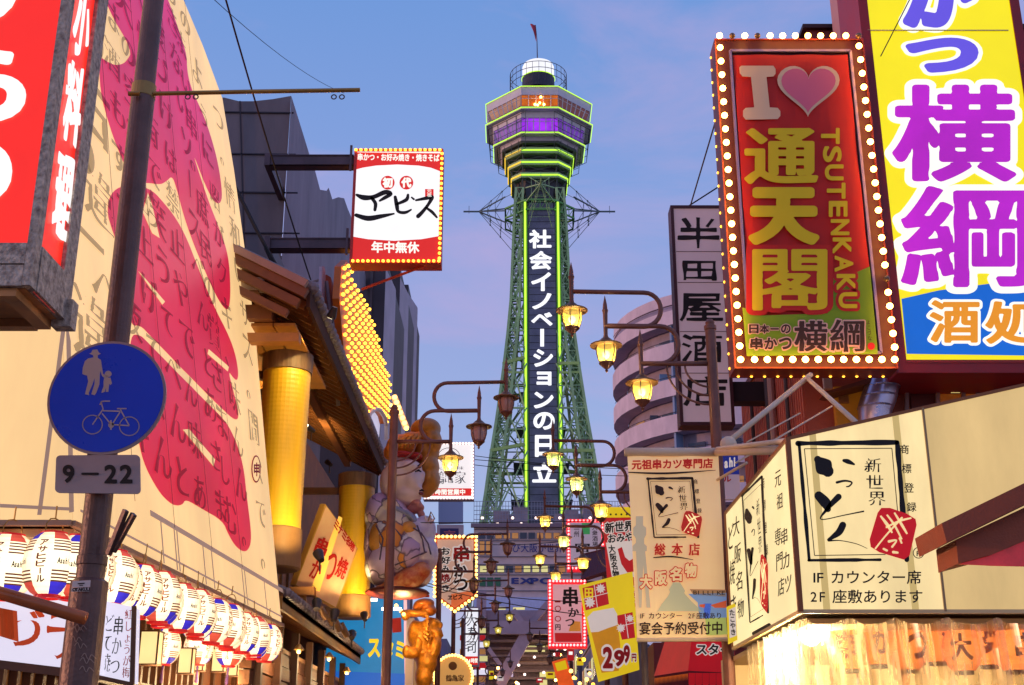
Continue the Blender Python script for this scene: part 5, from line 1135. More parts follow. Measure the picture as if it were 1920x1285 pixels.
b = MB(); b.box(xp - .05, ys + .016, c0.z - rd - .03, xp + .05, YP_ - .06, c0.z - rd + .06); b.build('mount', POLE, ds)
g_ = MB()
ppoly(g_, pd, [(172, 662), (174, 657), (183, 656), (186, 662), (190, 664), (184, 667), (184, 672), (190, 676), (192, 690), (194, 702), (202, 706), (206, 712), (200, 712), (192, 706), (189, 696), (188, 704), (187, 722), (181, 738), (178, 742), (172, 740), (178, 720), (178, 710), (174, 722), (167, 738), (168, 742), (160, 740), (166, 716), (164, 705), (159, 704), (155, 702), (156, 690), (160, 678), (166, 673), (176, 671), (175, 667), (168, 664)], .006)
g_.poly(disc(pd, 203.5, 702, 6.5, 6, .006, 16)); ppoly(g_, pd, [(196, 710), (208, 709), (211, 720), (208, 723), (206, 721), (205, 728), (204, 736), (199, 736), (200, 728), (197, 736), (191, 738), (192, 733), (195, 726), (195, 717)], .008)
for (wx, wy) in ((174, 797), (243, 800)):
    for k in range(28): a, c = 2*math.pi*k/28, 2*math.pi*(k+1.2)/28; stroke(g_, pd, [(wx + 18.5*math.cos(a), wy + 17.5*math.sin(a), 2), (wx + 18.5*math.cos(c), wy + 17.5*math.sin(c), 2)], off=.006)
for pts in (((174, 797), (194, 768), (190, 754), (196, 753), (207, 753)), ((188, 760), (190, 755)), ((194, 771), (226, 772)), ((226, 767), (228, 772), (243, 799), (212, 797)), ((226, 773), (210, 798), (192, 776)), ((220, 767), (238, 767))):
    for a, c in zip(pts, pts[1:]): stroke(g_, pd, [(*a, 2.4), (*c, 2.4)], off=.006)
g_.poly(disc(pd, 209, 798, 5.5, 5.5, .006, 14)); stroke(g_, pd, [(209, 789, 3), (209, 807, 3)], off=.009); g_.build('pictogram', SW, ds)
pl = thing('hours_plate', 'small rounded plate reading 9 - 22 under the blue sign', 'sign', P(183, 925, ys))
cor = []
for (px_, py_, a0) in ((254, 861, -90), (255, 918, 0), (111, 916, 90), (113, 862, 180)): cor += [(px_ + 8*math.cos(R(a0 + 15*k)), py_ + 8*math.sin(R(a0 + 15*k))) for k in range(7)]
b = MB(); b.prism([pd.px(x, y, .0) for x, y in cor], (0, .012, 0)); b.build('plate', SRIM, pl)
g_ = MB(); char(g_, pd, '9', 118, 872, 140, 906, 'bold', off=.005); char(g_, pd, '2', 196, 872, 220, 907, 'bold', off=.005); char(g_, pd, '2', 225, 872, 249, 907, 'bold', off=.005); stroke(g_, pd, [(155, 889, 4.5), (184, 889, 4.5)], off=.005); g_.build('lettering', INK, pl)
stt = thing('sticker', 'small white sticker with block letters on the brown pole', 'sticker', P(150, 1108, 6.19)); p_ = panelY(6.19)
g_ = MB(); ppoly(g_, p_, [(136, 1090), (170, 1088), (169, 1101), (135, 1102)], 0); ppoly(g_, p_, [(134, 1103), (168, 1102), (167, 1109), (134, 1110)], 0); g_.build('paper', mat('sticker_white', (215, 205, 200), .5), stt)
g_ = MB(); hrow(g_, p_, 'OTAKUU', (136, 1106), (168, 1105), 8, 'heavy', off=.003); stroke(g_, p_, [(146, 1095, 2), (159, 1094, 2)], off=.003); stroke(g_, p_, [(149, 1098, 1.5), (156, 1098, 1.5)], off=.003); g_.build('lettering', INK, stt)
hr = MB(); hr.tube([P(-60, 1093, 6.05), P(0, 1112, 6.05), P(160, 1160, 6.05)], .031, 16); hr.sm = True
hr.build('wooden_rail', mat('rail_orange_wood', (190, 96, 44), .3, var=.2, vs=5), None, label='polished orange rail running from the left edge to the brown pole', cat='rail')
b = MB(); n = 8
gr = [[P(-20 + 52*i/n + 3*j/4, 1136 + 10*i/n + (52 + 6*i/n)*j/4, 6.05 + .01*math.sin(i*1.4)) for i in range(n+1)] for j in range(5)]
for j in range(4):
    for i in range(n): b.quad(gr[j+1][i], gr[j+1][i+1], gr[j][i+1], gr[j][i])
b.sm = True; b.build('orange_cloth', mat('cloth_orange', (215, 84, 24), .8, emit=(200, 70, 15), es=.25), None, label='orange cloth hanging from the polished rail at the left edge', cat='cloth')
# ================================================================== GIANT PRINTED BILLBOARD
A_ = P(137, 977, 9.0); B_ = PZ(528, 1170, A_.z); C_ = P(417, 185, B_.y)
u_ = (B_ - A_).normalized(); v_ = (C_ - B_); v_ = (v_ - u_ * v_.dot(u_)).normalized(); pb = Panel(A_, u_, v_)
bl = thing('printed_billboard', 'giant glowing cream billboard with crimson brush shape and handwritten columns on the left', 'billboard', (A_.x - 1, 12, A_.z))
edge_px = [(528, 1170), (502, 891), (478, 617), (458, 461), (439, 321), (417, 185), (380, 85), (344, 0), (288, -140), (215, -320)]
outl = [pb.ab(*e) for e in edge_px]; outl = [(0, 0)] + outl + [(0, outl[-1][1])]
CRB = glow('billboard_cream', (252, 206, 142), .92, .17, 1.5, stretch=(1, 1, .3))
b = MB(); b.poly([pb.at(a, c) for a, c in outl]); b.build('front_print', CRB, bl)
back = [pb.at(a, c, -.02) for a, c in outl]; b = MB(); b.prism(back, (-7, 0, 0)); b.build('casing', mat('casing_tan', (190, 160, 120), .7), bl)
ztopb = outl[-1][1]; b = MB(); nr = pb.at(0, ztopb); b.quad((A_.x - 7, A_.y - .004, A_.z), (A_.x, A_.y - .004, A_.z), (nr.x, nr.y - .004, nr.z), (A_.x - 7, nr.y - .004, nr.z)); b.build('end_face', CRB, bl)
# crimson shape: printed colour runs from crimson at the foot to magenta at the head
CRIM = bpy.data.materials.new('print_crimson'); CRIM.use_nodes = True; t = CRIM.node_tree; bs_ = t.nodes['Principled BSDF']
tc_ = t.nodes.new('ShaderNodeTexCoord'); sx_ = t.nodes.new('ShaderNodeSeparateXYZ'); mr = t.nodes.new('ShaderNodeMapRange'); rp = t.nodes.new('ShaderNodeValToRGB'); nz_ = t.nodes.new('ShaderNodeTexNoise')
t.links.new(tc_.outputs['Object'], sx_.inputs[0]); t.links.new(sx_.outputs[2], mr.inputs[0]); mr.inputs[1].default_value = .8; mr.inputs[2].default_value = 7.5; t.links.new(mr.outputs[0], rp.inputs[0])
rp.color_ramp.elements[0].color = lin((226, 10, 46)); rp.color_ramp.elements[1].color = lin((214, 16, 104)); e = rp.color_ramp.elements.new(.5); e.color = lin((230, 34, 72))
t.links.new(rp.outputs[0], bs_.inputs['Emission Color']); bs_.inputs['Base Color'].default_value = lin((90, 6, 24)); bs_.inputs['Roughness'].default_value = .35
nz_.inputs['Scale'].default_value = .8; t.links.new(tc_.outputs['Object'], nz_.inputs[0]); mr2 = t.nodes.new('ShaderNodeMapRange'); t.links.new(nz_.outputs[0], mr2.inputs[0]); mr2.inputs[3].default_value = .45; mr2.inputs[4].default_value = 1.1; t.links.new(mr2.outputs[0], bs_.inputs['Emission Strength'])
g_ = MB()
def rag(pts, amp=2.0, seed=1):
    rs = random.Random(seed); o = []
    for (x0, y0), (x1, y1) in zip(pts, pts[1:] + pts[:1]):
        d = math.hypot(x1-x0, y1-y0); n = max(1, int(d / 16)); 
        for k in range(n): o.append((x0 + (x1-x0)*k/n + (rs.uniform(-amp, amp) if k else 0)*.5, y0 + (y1-y0)*k/n + (rs.uniform(-amp, amp) if k else 0)))
    return o
PA = [(180, -60), (290, -60), (315, 0), (338, 66), (350, 105), (350, 132), (358, 167), (377, 206), (393, 249), (409, 307), (417, 366), (412, 384), (400, 378), (385, 350), (363, 292), (366, 304), (389, 374), (412, 432), (428, 479), (432, 540), (430, 575), (424, 583), (410, 565), (395, 535), (380, 500), (365, 465), (345, 410), (330, 352), (322, 330), (312, 340), (300, 347), (276, 343), (255, 345), (240, 322), (228, 300), (205, 240), (186, 170), (186, 106), (197, 114), (212, 122), (225, 122), (236, 116), (248, 95), (200, 16)]
PB = [(204, 368), (222, 350), (255, 346), (272, 352), (288, 360), (306, 380), (330, 410), (350, 448), (368, 495), (388, 545), (408, 590), (425, 622), (440, 660), (447, 700), (444, 715), (436, 708), (427, 695), (440, 745), (447, 775), (445, 788), (435, 785), (417, 768), (390, 742), (281, 630), (262, 610), (245, 612), (236, 560), (226, 480), (207, 424), (200, 400)]
PC = [(243, 628), (262, 628), (276, 642), (390, 758), (418, 785), (432, 806), (447, 841), (457, 881), (462, 931), (470, 992), (470, 1022), (460, 1037), (442, 1027), (427, 1002), (417, 977), (377, 954), (347, 936), (342, 947), (327, 949), (312, 939), (296, 921), (271, 876), (259, 831), (250, 760), (243, 700)]
def chaikin(p, n=2):
    for _ in range(n):
        q = []
        for a, c in zip(p, p[1:] + p[:1]): q += [(a[0]*.75 + c[0]*.25, a[1]*.75 + c[1]*.25), (a[0]*.25 + c[0]*.75, a[1]*.25 + c[1]*.75)]
        p = q
    return p
for k, p in enumerate((PA, PB, PC)): ppoly(g_, pb, rag(chaikin(p), .9, k), .004)
g_.build('crimson_shape', CRIM, bl)
for p in ([(341, 806), (353, 805), (402, 862), (399, 875)], [(257, 508), (266, 517), (308, 566), (303, 572)], [(390, 655), (428, 688), (426, 697), (388, 664)], [(276, 362), (284, 385), (298, 447), (284, 438), (266, 398)]): g_ = MB(); ppoly(g_, pb, p, .008); g_.build('cream_gap', CRB, bl)
# handwritten columns
HAND = mat('handwriting_brown', (70, 36, 46), .8, alpha=.56)
def in_out(a, c):
    r = False
    for (x0, y0), (x1, y1) in zip(outl, outl[1:] + outl[:1]):
        if (y0 > c) != (y1 > c) and a < (x1-x0)*(c-y0)/(y1-y0) + x0: r = not r
    return r
g_ = MB(); HS = dict(d=.012, brush=.035, noise=.016)
cols_ = [(499, 1080, '大阪名物つ。情和いサス。間べで。'), (462, 1035, '太陽のように昭がクキ、味んん。'), (432, 1010, 'うまい串。庶民の賞さましむ'), (414, 985, 'あきないソースべんとあさま'), (378, 965, '二度づけは禁止やでん味あ'), (342, 940, '人情の街で笑うてべんと'), (305, 905, '通天の空を見上げてべん'), (268, 860, 'いろは酒もすすむ夜スキ'), (216, 800, 'いろエの古違べ日'), (176, 700, 'よきエの一違')]
for k, (x, y, txt) in enumerate(cols_):
    a1, b1 = pb.ab(x, y); xt = pb.ab(x - 90, 0)[1]; n = len(txt); top = pb.ab(max(330, x - 95) if k < 2 else 300, 60 if k < 1 else (20 if k < 2 else -40))[1] if k < 3 else ztopb*.9
    h = .56 if k < 8 else .9; w = h * .98; rs = random.Random(k); yb_ = b1
    ea = (lambda bb: float(np.interp(bb, [o_[1] for o_ in outl[1:11]], [o_[0] for o_ in outl[1:11]]))); a_base = a1
    for ch in txt[::-1]:
        if k < 4: a1 = a_base + (ea(yb_ + h/2) - ea(b1)) * (1 - k*.22)
        s_ = rs.uniform(.85, 1.1); j = rs.uniform(-.05, .05)
        if yb_ + h > ztopb: break
        if not in_out(a1 + w*.5, yb_ + h*.9): break
        put(g_, pb, ch, [(a1 + j - w*s_/2 - .03, yb_), (a1 + j + w*s_/2 - .03, yb_ + .02), (a1 + j + w*s_/2 + .03, yb_ + h*.86*s_), (a1 + j - w*s_/2 + .03, yb_ + h*.86*s_ - .02)], HS, fit=False, off=.012, rot=90 if ch == 'ー' else 0)
        yb_ += h
        if yb_ > b1 + (ztopb*.93): break
g_.build('handwriting', HAND, bl)
g_ = MB(); g_.poly([pb.px(478 + 9*math.cos(2*math.pi*k/20), 880 + 26*math.sin(2*math.pi*k/20), .014) for k in range(20)]); g_.build('red_seal_ring', REDINK, bl)
g_ = MB(); g_.poly([pb.px(478 + 7*math.cos(2*math.pi*k/20), 880 + 23*math.sin(2*math.pi*k/20), .017) for k in range(20)]); g_.build('cream_seal', CRB, bl)
g_ = MB(); put(g_, pb, '申', qpx(pb, 473, 868, 484, 894), 'bold', off=.02); g_.build('seal_writing', REDINK, bl)
# shadows of the frame slats behind the fabric, put in as darker flush strips
SLSH = glow('billboard_slat_shadow', (176, 140, 124), .62, 0)
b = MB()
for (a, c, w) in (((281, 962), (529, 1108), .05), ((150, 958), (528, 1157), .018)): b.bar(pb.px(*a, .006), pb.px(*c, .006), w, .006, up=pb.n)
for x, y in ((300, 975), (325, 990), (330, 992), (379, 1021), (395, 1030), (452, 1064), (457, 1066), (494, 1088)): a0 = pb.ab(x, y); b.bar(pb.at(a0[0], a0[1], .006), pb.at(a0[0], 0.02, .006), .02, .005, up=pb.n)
b.build('slat_shadow', SLSH, bl, kind='stuff')
b = MB()
for x, y in ((250, 940), (325, 990), (395, 1030), (452, 1064)): a0 = pb.ab(x, y); b.bar(pb.at(a0[0], a0[1], .0145), pb.at(a0[0], ztopb*.97, .0145), .008, .003, up=pb.n)
b.build('fabric_seam', mat('seam_brown', (120, 80, 70), .8, alpha=.5), bl, kind='stuff')
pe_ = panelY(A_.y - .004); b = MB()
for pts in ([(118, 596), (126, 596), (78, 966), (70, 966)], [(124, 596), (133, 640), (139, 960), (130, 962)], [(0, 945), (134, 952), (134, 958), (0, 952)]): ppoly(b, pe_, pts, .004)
b.build('slat_shadow', SLSH, bl)
b = MB(); b.bar(A_ + Vector((-.0, -.02, -.02)), B_ + Vector((.01, 0, -.02)), .05, .04); b.bar(A_ + Vector((0, -.02, -.02)), A_ + Vector((-7, -.02, -.02)), .05, .04); b.build('bottom_rail', mat('rail_tan', (176, 140, 110), .5, .2), bl)
# ---- shop body below the billboard
SX = A_.x - .75
WOODD = mat('timber_dark', (92, 56, 34), .6, var=.3, vs=4, stretch=(1, 1, .3)); WOODL = mat('timber_lit', (176, 112, 54), .55, var=.25, vs=4, stretch=(1, 1, .3))
sb = thing('lantern_eatery', 'timber eatery below the billboard with small wall lamps', 'building', (SX - 2, 12.5, 0))
b = MB(); b.box(SX - 5, 9.6, 0, SX, B_.y + .5, A_.z - .05); b.build('wall', WOODL, sb)
b = MB(); b.box(SX + .002, 9.1, A_.z - .1, A_.x - .02, B_.y, A_.z - .04); b.build('soffit', mat('soffit_cream', (214, 180, 130), .7), sb)
for k in range(22):
    y = 9.8 + (B_.y - 9.6) * k / 22; b = MB(); b.box(SX + .003, y, 0, SX + .07, y + .07, A_.z - .1); b.build('mullion', WOODD, sb)
for z in (A_.z - .95, A_.z - 1.5, A_.z - 2.3): b = MB(); b.box(SX + .071, 9.7, z, SX + .12, B_.y + .5, z + .09); b.build('rail', WOODD, sb)
SQL = glow('wall_lamp_cream', (255, 222, 150), 1.1, .1, 6)
for k, (x, y, s_) in enumerate(((283, 1216, 1.2), (350, 1240, 1.), (372, 1236, 1.), (411, 1239, 1.), (437, 1248, 1.), (460, 1254, 1.), (483, 1261, 1.), (503, 1268, 1.), (520, 1275, 1.), (535, 1281, 1))):
    c_ = PX(x, y, SX + .3); o = thing('square_wall_lamp', 'square cream wall lamp under the lantern row, ' + ('first second third fourth fifth sixth seventh eighth ninth tenth'.split()[k]) + ' from the left', 'lamp', c_, 'square wall lamps under the lantern row')
    w = .075*s_; h = .13*s_
    b = MB(); b.box(c_.x - w, c_.y - w, c_.z - h, c_.x + w, c_.y + w, c_.z + h); b.build('shade', SQL, o)
    b = MB()
    for sx2 in (-1, 1):
        for sy2 in (-1, 1): b.box(c_.x + sx2*w - .008, c_.y + sy2*w - .008, c_.z - h - .01, c_.x + sx2*w + .008, c_.y + sy2*w + .008, c_.z + h + .01)
    for z in (c_.z - h - .012, c_.z + h + .002): b.box(c_.x - w - .012, c_.y - w - .012, z, c_.x + w + .012, c_.y + w + .012, z + .012)
    b.build('frame', WOODD, o); b = MB(); b.bar(c_, (SX + .1, c_.y, c_.z), .02); b.build('arm', WOODD, o)
    l_ = bpy.data.lights.new('lamp_light', 'POINT'); l_.energy = 20; l_.color = (1, .7, .34); l_.shadow_soft_size = .1; lo = bpy.data.objects.new('lamp_light', l_); COL.objects.link(lo); lo.parent = o; lo.location = (.16, 0, -.25)
# ---- white signboards behind the pole
WSB = glow('signboard_white', (232, 226, 246), .9, .06, 1)
w1 = thing('white_brush_signboard', 'white lit signboard with orange brush strokes behind the brown pole at lower left', 'signboard', P(60, 1245, 9.25)); p_ = panelY(9.25)
b = MB(); b.prism([p_.px(x, y) for x, y in ((-70, 1080), (185, 1118), (180, 1262), (-70, 1232))], (0, .2, 0)); b.build('face', WSB, w1)
b = MB(); b.bar(p_.px(-70, 1238), p_.px(180, 1268), .06); b.build('bottom_rail', WOODD, w1)
g_ = MB(); char(g_, p_, 'づ', 6, 1142, 84, 1212, dict(d=.02, brush=.05, noise=.02), off=.005); char(g_, p_, 'ラ', 88, 1150, 150, 1236, dict(d=.03, brush=.05, noise=.02), off=.005); g_.build('orange_brushwork', mat('brush_orange', (205, 70, 20), .6, emit=(200, 70, 20), es=.3), w1)
w2 = thing('white_menu_signboard', 'narrow white signboard with vertical black and red writing right of the brown pole', 'signboard', P(225, 1280, 9.45)); p_ = panelY(9.45)
b = MB(); b.prism([p_.px(x, y) for x, y in ((196, 1127), (250, 1138), (246, 1281), (186, 1268))], (0, .18, 0)); b.build('face', WSB, w2)
b = MB(); b.bar(p_.px(252, 1137, .005), p_.px(248, 1284, .005), .03); b.bar(p_.px(184, 1270), p_.px(249, 1284), .03); b.build('frame', WOODD, w2)
g_ = MB(); vcol(g_, p_, '串かつ', (224, 1155), (214, 1268), 20, 'pen', off=.005); vcol(g_, p_, 'どて焼', (206, 1150), (196, 1262), 20, 'pen', off=.005); g_.build('black_lettering', INK, w2)
g_ = MB(); vcol(g_, p_, '紅しょうが梅', (242, 1142), (236, 1272), 15, 'pen', off=.005); g_.build('red_lettering', REDINK, w2)
# ---- beer lanterns
LCR = paper('lantern_cream', (255, 236, 196), 1.9, (250, 176, 100), .85); LRD = paper('lantern_red', (244, 96, 70), 1.0, (200, 40, 30), .6); LBU = paper('lantern_blue', (70, 56, 220), .9, (40, 24, 150), .6); LRR = mat('lantern_rim_red', (214, 30, 34), .45, emit=(210, 20, 20), es=.4); LST = mat('lantern_stripe', (120, 78, 60), .7, emit=(170, 100, 60), es=.3)
prof = []; NZ = 44
for k in range(NZ + 1): t = k / NZ; ang = math.pi*(.13 + .74*t); prof.append((.2*math.sin(ang)**.9 + .0025*(k % 4 < 2), .215*math.cos(ang)/math.cos(math.pi*.13)))
def lm(i, k):
    s_ = (k // 4) % 2; q_ = (k // 8) % 2
    if s_ == 0: return 0
    if i < 8: return 1 + q_
    if i > NZ - 11: return 2 - q_
    return 3 if i in (9, 11, 13, 15, 27, 29, 31, 33) else 0
lb = MB(); lb.lathe(prof, n=32, mi=lm); LB1 = lb.mesh('lantern_body', [LCR, LRD, LBU, LST])
rp_ = np.array(prof)
def rad(z): return np.interp(-z, -rp_[:, 1], rp_[:, 0])
def lfn(a, c, off): return Vector(((rad(c) + off) * math.cos(a), (rad(c) + off) * math.sin(a), c))
tr_ = MB(); tb_ = MB(); da = 2*math.pi/32
for q_ in range(4):
    ac = (q_*8 + 2)*da
    for k, ch in enumerate('アサヒビール'):
        z1 = .15 - k*.05; put(tr_, None, ch, [(ac - .17, z1 - .045), (ac + .17, z1 - .045), (ac + .17, z1), (ac - .17, z1)], 'bold', fn=lfn, off=.004, rot=90 if ch == 'ー' else 0)
    ac = (q_*8 + 6)*da
    xx = ac - .23
    for ch, adv in zip('Asahi', (.66, .5, .56, .6, .28)): put(tb_, None, ch, [(xx, -.025), (xx + .155, -.025), (xx + .155, .03), (xx, .03)], 'bold', fn=lfn, off=.004, fit=False); xx += adv*.16
LTR = tr_.mesh('brown_lettering', mat('lantern_letter_brown', (190, 90, 40), .6)); LTB = tb_.mesh('dark_lettering', INK)
rg = MB(); rg.lathe([(.08, -.012), (.094, -.01), (.094, .02), (.08, .022)], n=20); LRG = rg.mesh('ring', LRR)
hd = MB(); hd.tube([(-.09, 0, 0), (-.085, 0, .06), (-.05, 0, .1), (0, 0, .11), (.05, 0, .1), (.085, 0, .06), (.09, 0, 0)], .005, 5); hd.bar((0, 0, .11), (0, 0, .2), .008); LHD = hd.mesh('wire_handle', BRS)
ts = MB(); ts.lathe([(.012, 0), (.02, -.03), (.012, -.06), (.025, -.2), (.02, -.22)], n=8); LTS = ts.mesh('tassel', mat('tassel_purple', (120, 80, 150), .8))
def beer_lantern(c, rot, sc, label, tassel=False):
    o = thing('beer_lantern', label, 'lantern', c, 'striped beer lanterns under the billboard'); o.rotation_euler = (R(rs.uniform(-4, 4)), R(rs.uniform(-4, 4)), rot); o.scale = (sc, sc, sc*1.03)
    mk('body', LB1, o); mk('brown_lettering', LTR, o); mk('dark_lettering', LTB, o); mk('ring', LRG, o, (0, 0, .205)); mk('ring', LRG, o, (0, 0, -.225)); mk('wire_handle', LHD, o, (0, 0, .215))
    if tassel: mk('tassel', LTS, o, (0, 0, -.23))
rs = random.Random(21)
beer_lantern(P(14, 1062, 8.95), R(-115), 1, 'striped beer lantern at the left picture edge above the polished rail')
beer_lantern(P(95, 1059, 8.95), R(-112), 1, 'striped beer lantern left of the brown pole with its brown writing in front')
beer_lantern(P(146, 1064, 9.05), R(-60), 1, 'striped beer lantern mostly hidden behind the brown pole')
ords = 'first second third fourth fifth sixth seventh eighth ninth tenth eleventh twelfth thirteenth fourteenth fifteenth sixteenth'.split()
d_ = B_ - A_; nL = 16
for k in range(nL):
    t = (k + .95) / (nL + 1.0); c = A_ + d_ * (t*.93) + Vector((.03 + .05*math.sin(k*2.1), 0, -.31))
    beer_lantern(c, R(-100 + rs.choice((0, 45, 90, 20, 60))), .9 + .05*rs.random(), 'striped beer lantern in the row under the billboard edge, %s right of the pole' % ords[k])
for k, (x, y) in enumerate(((310, 1212), (373, 1214), (432, 1217))): beer_lantern(P(x, y, 14.2 + k*.6), R(-100 + k*40), .86 if k < 2 else .9, '%s of the three lower beer lanterns with tassels' % ('leftmost', 'middle', 'rightmost')[k], True)
l_ = bpy.data.lights.new('lantern_light', 'AREA'); l_.shape = 'RECTANGLE'
bpy.data.lights.remove(l_)
# ================================================================== TRADITIONAL TIMBER RESTAURANT
YT = 15.6; e0 = P(578, 560, YT); XE = e0.x; ZE = e0.z; yE = PX(718, 880, XE).y
TILE = mat('roof_tile_grey', (120, 104, 106), .45, .1, var=.3, vs=5, bump=.2); RAF = mat('rafter_wood', (130, 78, 42), .6, var=.3, vs=3, stretch=(.3, 1, 1))
tr = thing('timber_restaurant', 'traditional timber restaurant with tiled eaves, rafters and two giant bamboo columns', 'building', (XE - 2, 20, 0))
sl = math.tan(R(27)); XWall = XE - 1.75; xr_ = XE - 4.5
def roofz(x, z0=ZE): return z0 + (XE - x) * sl
b = MB(); b.prism([(XE, YT, ZE), (xr_, YT, roofz(xr_)), (xr_, YT, roofz(xr_) + .16), (XE, YT, ZE + .16)], (0, yE - YT, 0)); b.build('upper_roof', mat('roof_boarding', (120, 70, 38), .7, var=.25), tr)
nt_ = 40; tm = MB(); tm.tube([(0, 0, 0), (-4.4, 0, 4.4*sl)], .085, 8); tme = tm.mesh('roof_tile', TILE); tc2 = MB(); tc2.sphere((0, 0, 0), .095, 8, 6); tce = tc2.mesh('tile_end', TILE)
for k in range(nt_):
    y = YT + .1 + (yE - YT - .2)*k/(nt_-1); inst('roof_tile', tme, (XE + .02, y, ZE + .2), tr); inst('tile_end', tce, (XE + .03, y, ZE + .19), tr)
b = MB(); b.box(XE - .02, YT - .03, ZE - .13, XE + .03, yE, ZE + .1); b.build('fascia', mat('fascia_dark', (70, 34, 14), .95, var=.2), tr)
nr_ = 34
for k in range(nr_):
    y = YT + .15 + (yE - YT - .2)*k/(nr_-1); b = MB(); b.bar((XE - .05, y, ZE - .06), (XWall, y, roofz(XWall) - .06), .075, .11); b.build('rafter', RAF, tr)
b = MB(); b.bar((XE - .75, YT, roofz(XE-.75) - .2), (XE - .75, yE, roofz(XE-.75) - .2), .14, .16); b.build('purlin', RAF, tr)
# gable end boards
for k, (dx, dz, w, m_) in enumerate(((0, .13, .1, mat('barge_pale', (170, 132, 116), .6, var=.15)), (0, .0, .12, mat('barge_wood', (128, 76, 42), .6, var=.2)), (-.1, -.13, .12, RAF), (-.25, -.26, .1, mat('barge_wood', (128, 76, 42))))):
    b = MB(); b.bar((XE + dx, YT - .1 - .03*(3-k), ZE + dz), (xr_ + dx, YT - .1 - .03*(3-k), roofz(xr_) + dz), .1, w); b.build('bargeboard', m_, tr)
b = MB(); b.box(XWall - .5, YT + .1, ZE - .25, XE - .5, YT + .25, ZE - .05); b.build('tie_beam', RAF, tr)
b = MB(); b.box(XWall - 1.5, YT + .02, ZE - .6, XE - .1, YT + .2, ZE - .48); b.build('cross_beam', mat('beam_gold', (196, 126, 54), .55, var=.2), tr)
b = MB(); b.box(XE - .95, YT - .02, ZE + .12, XE - .62, YT + .1, ZE + .3); b.build('beam_end', mat('end_white', (200, 180, 165), .6), tr)
for k in range(7):
    x = XWall - .6 + k*.31; b = MB(); b.box(x, YT + .25, ZE - .3, x + .29, YT + 3.2, ZE - .26); b.build('ceiling_board', mat('ceiling_gold', (184, 120, 50), .6, var=.25, vs=3), tr)
b = MB(); b.box(XWall - 4, YT + .3, 0, XWall, yE + 6, roofz(XWall) - .1); b.build('wall', mat('restaurant_wall', (140, 86, 52), .7, var=.3, vs=3), tr)
for z in (ZE - 1.6, ZE - 2.1): b = MB(); b.box(XWall + .002, YT + .3, z, XWall + .06, yE, z + .08); b.build('wall_rail', WOODD, tr)
for k in range(14):
    y = YT + .6 + (yE - YT - .8)*k/13; b = MB(); b.box(XWall + .003, y, .2, XWall + .05, y + .1, ZE + .2); b.build('wall_post', WOODD, tr)
# small side gable with curved tiles above
b = MB(); b.prism([P(x, y, 21) for x, y in ((612, 515), (620, 520), (636, 740), (570, 570), (560, 545))], (0, .3, 0)); b.build('side_wall', mat('panel_orange_brown', (150, 66, 30), .6, var=.2), tr)
for k in range(7):
    b = MB(); b.tube([P(542 + k*2, 528 + k*5.5, 20.8), P(575 + k*2, 534 + k*5.5, 20.7), P(606 - k*4, 526 + k*5.2, 20.6)], .045, 6); b.build('curved_tile', mat('tile_pale', (170, 160, 185), .5) if k % 2 else TILE, tr)
b = MB(); b.tube([P(612, 528, 20.4), P(627, 640, 20.4), P(634, 760, 20.4)], .035, 8); b.build('downpipe', mat('pipe_grey', (150, 135, 145), .4, .3), tr)
# lower eave
f0 = P(530, 1128, YT + .4); XF, ZF_ = f0.x, f0.z; yF2 = PX(703, 1243, XF).y; sl2 = math.tan(R(24))
b = MB(); b.prism([(XF, YT + .4, ZF_), (XWall, YT + .4, ZF_ + (XF-XWall)*sl2), (XWall, YT + .4, ZF_ + (XF-XWall)*sl2 + .1), (XF, YT + .4, ZF_ + .1)], (0, yF2 - YT - .4, 0)); b.build('lower_eave', mat('eave_boarding', (96, 58, 36), .7, var=.25), tr)
nt2 = 46; tm = MB(); L2_ = XF - XWall; tm.tube([(0, 0, 0), (-L2_, 0, L2_*sl2)], .055, 6); tme2 = tm.mesh('eave_tile', TILE); tc2 = MB(); tc2.sphere((0, 0, 0), .065, 8, 5); tce2 = tc2.mesh('eave_tile_end', TILE)
for k in range(nt2):
    y = YT + .5 + (yF2 - YT - .6)*k/(nt2-1); inst('eave_tile', tme2, (XF + .02, y, ZF_ + .13), tr); inst('eave_tile_end', tce2, (XF + .03, y, ZF_ + .125), tr)
b = MB(); b.box(XF - .04, YT + .38, ZF_ - .1, XF + .0, yF2, ZF_ + .07); b.build('eave_fascia', mat('fascia_mustard', (150, 104, 40), .6, var=.3), tr)
for k in range(30):
    y = YT + .5 + (yF2 - YT - .6)*k/29; b = MB(); b.bar((XF - .06, y, ZF_ - .03), (XWall, y, ZF_ - .03 + (XF-XWall)*sl2), .05, .07); b.build('eave_rafter', RAF, tr)
for k in range(4): b = MB(); b.box(XF - .5, YT + .4, ZF_ - .62 - k*.2, XF - .36 + .015*(k % 2), yF2, ZF_ - .44 - k*.2); b.build('lintel_plank', mat('lintel_brown', (120, 74, 44), .65, var=.35, vs=5, stretch=(1, .2, 3), bump=.3), tr)
for k in range(9):
    y = YT + .6 + (yF2 - YT - .8)*k/8; b = MB(); b.box(XF - .36, y, ZF_ - 1.3, XF - .26, y + .12, ZF_ - .1); b.build('eave_bracket', WOODD, tr)
b = MB(); b.box(XWall - .2, YT + .5, ZF_ - .46, XF - .36, yF2, ZF_ - .38); b.build('porch_ceiling', mat('porch_ceiling_tan', (214, 158, 100), .6, var=.2), tr)
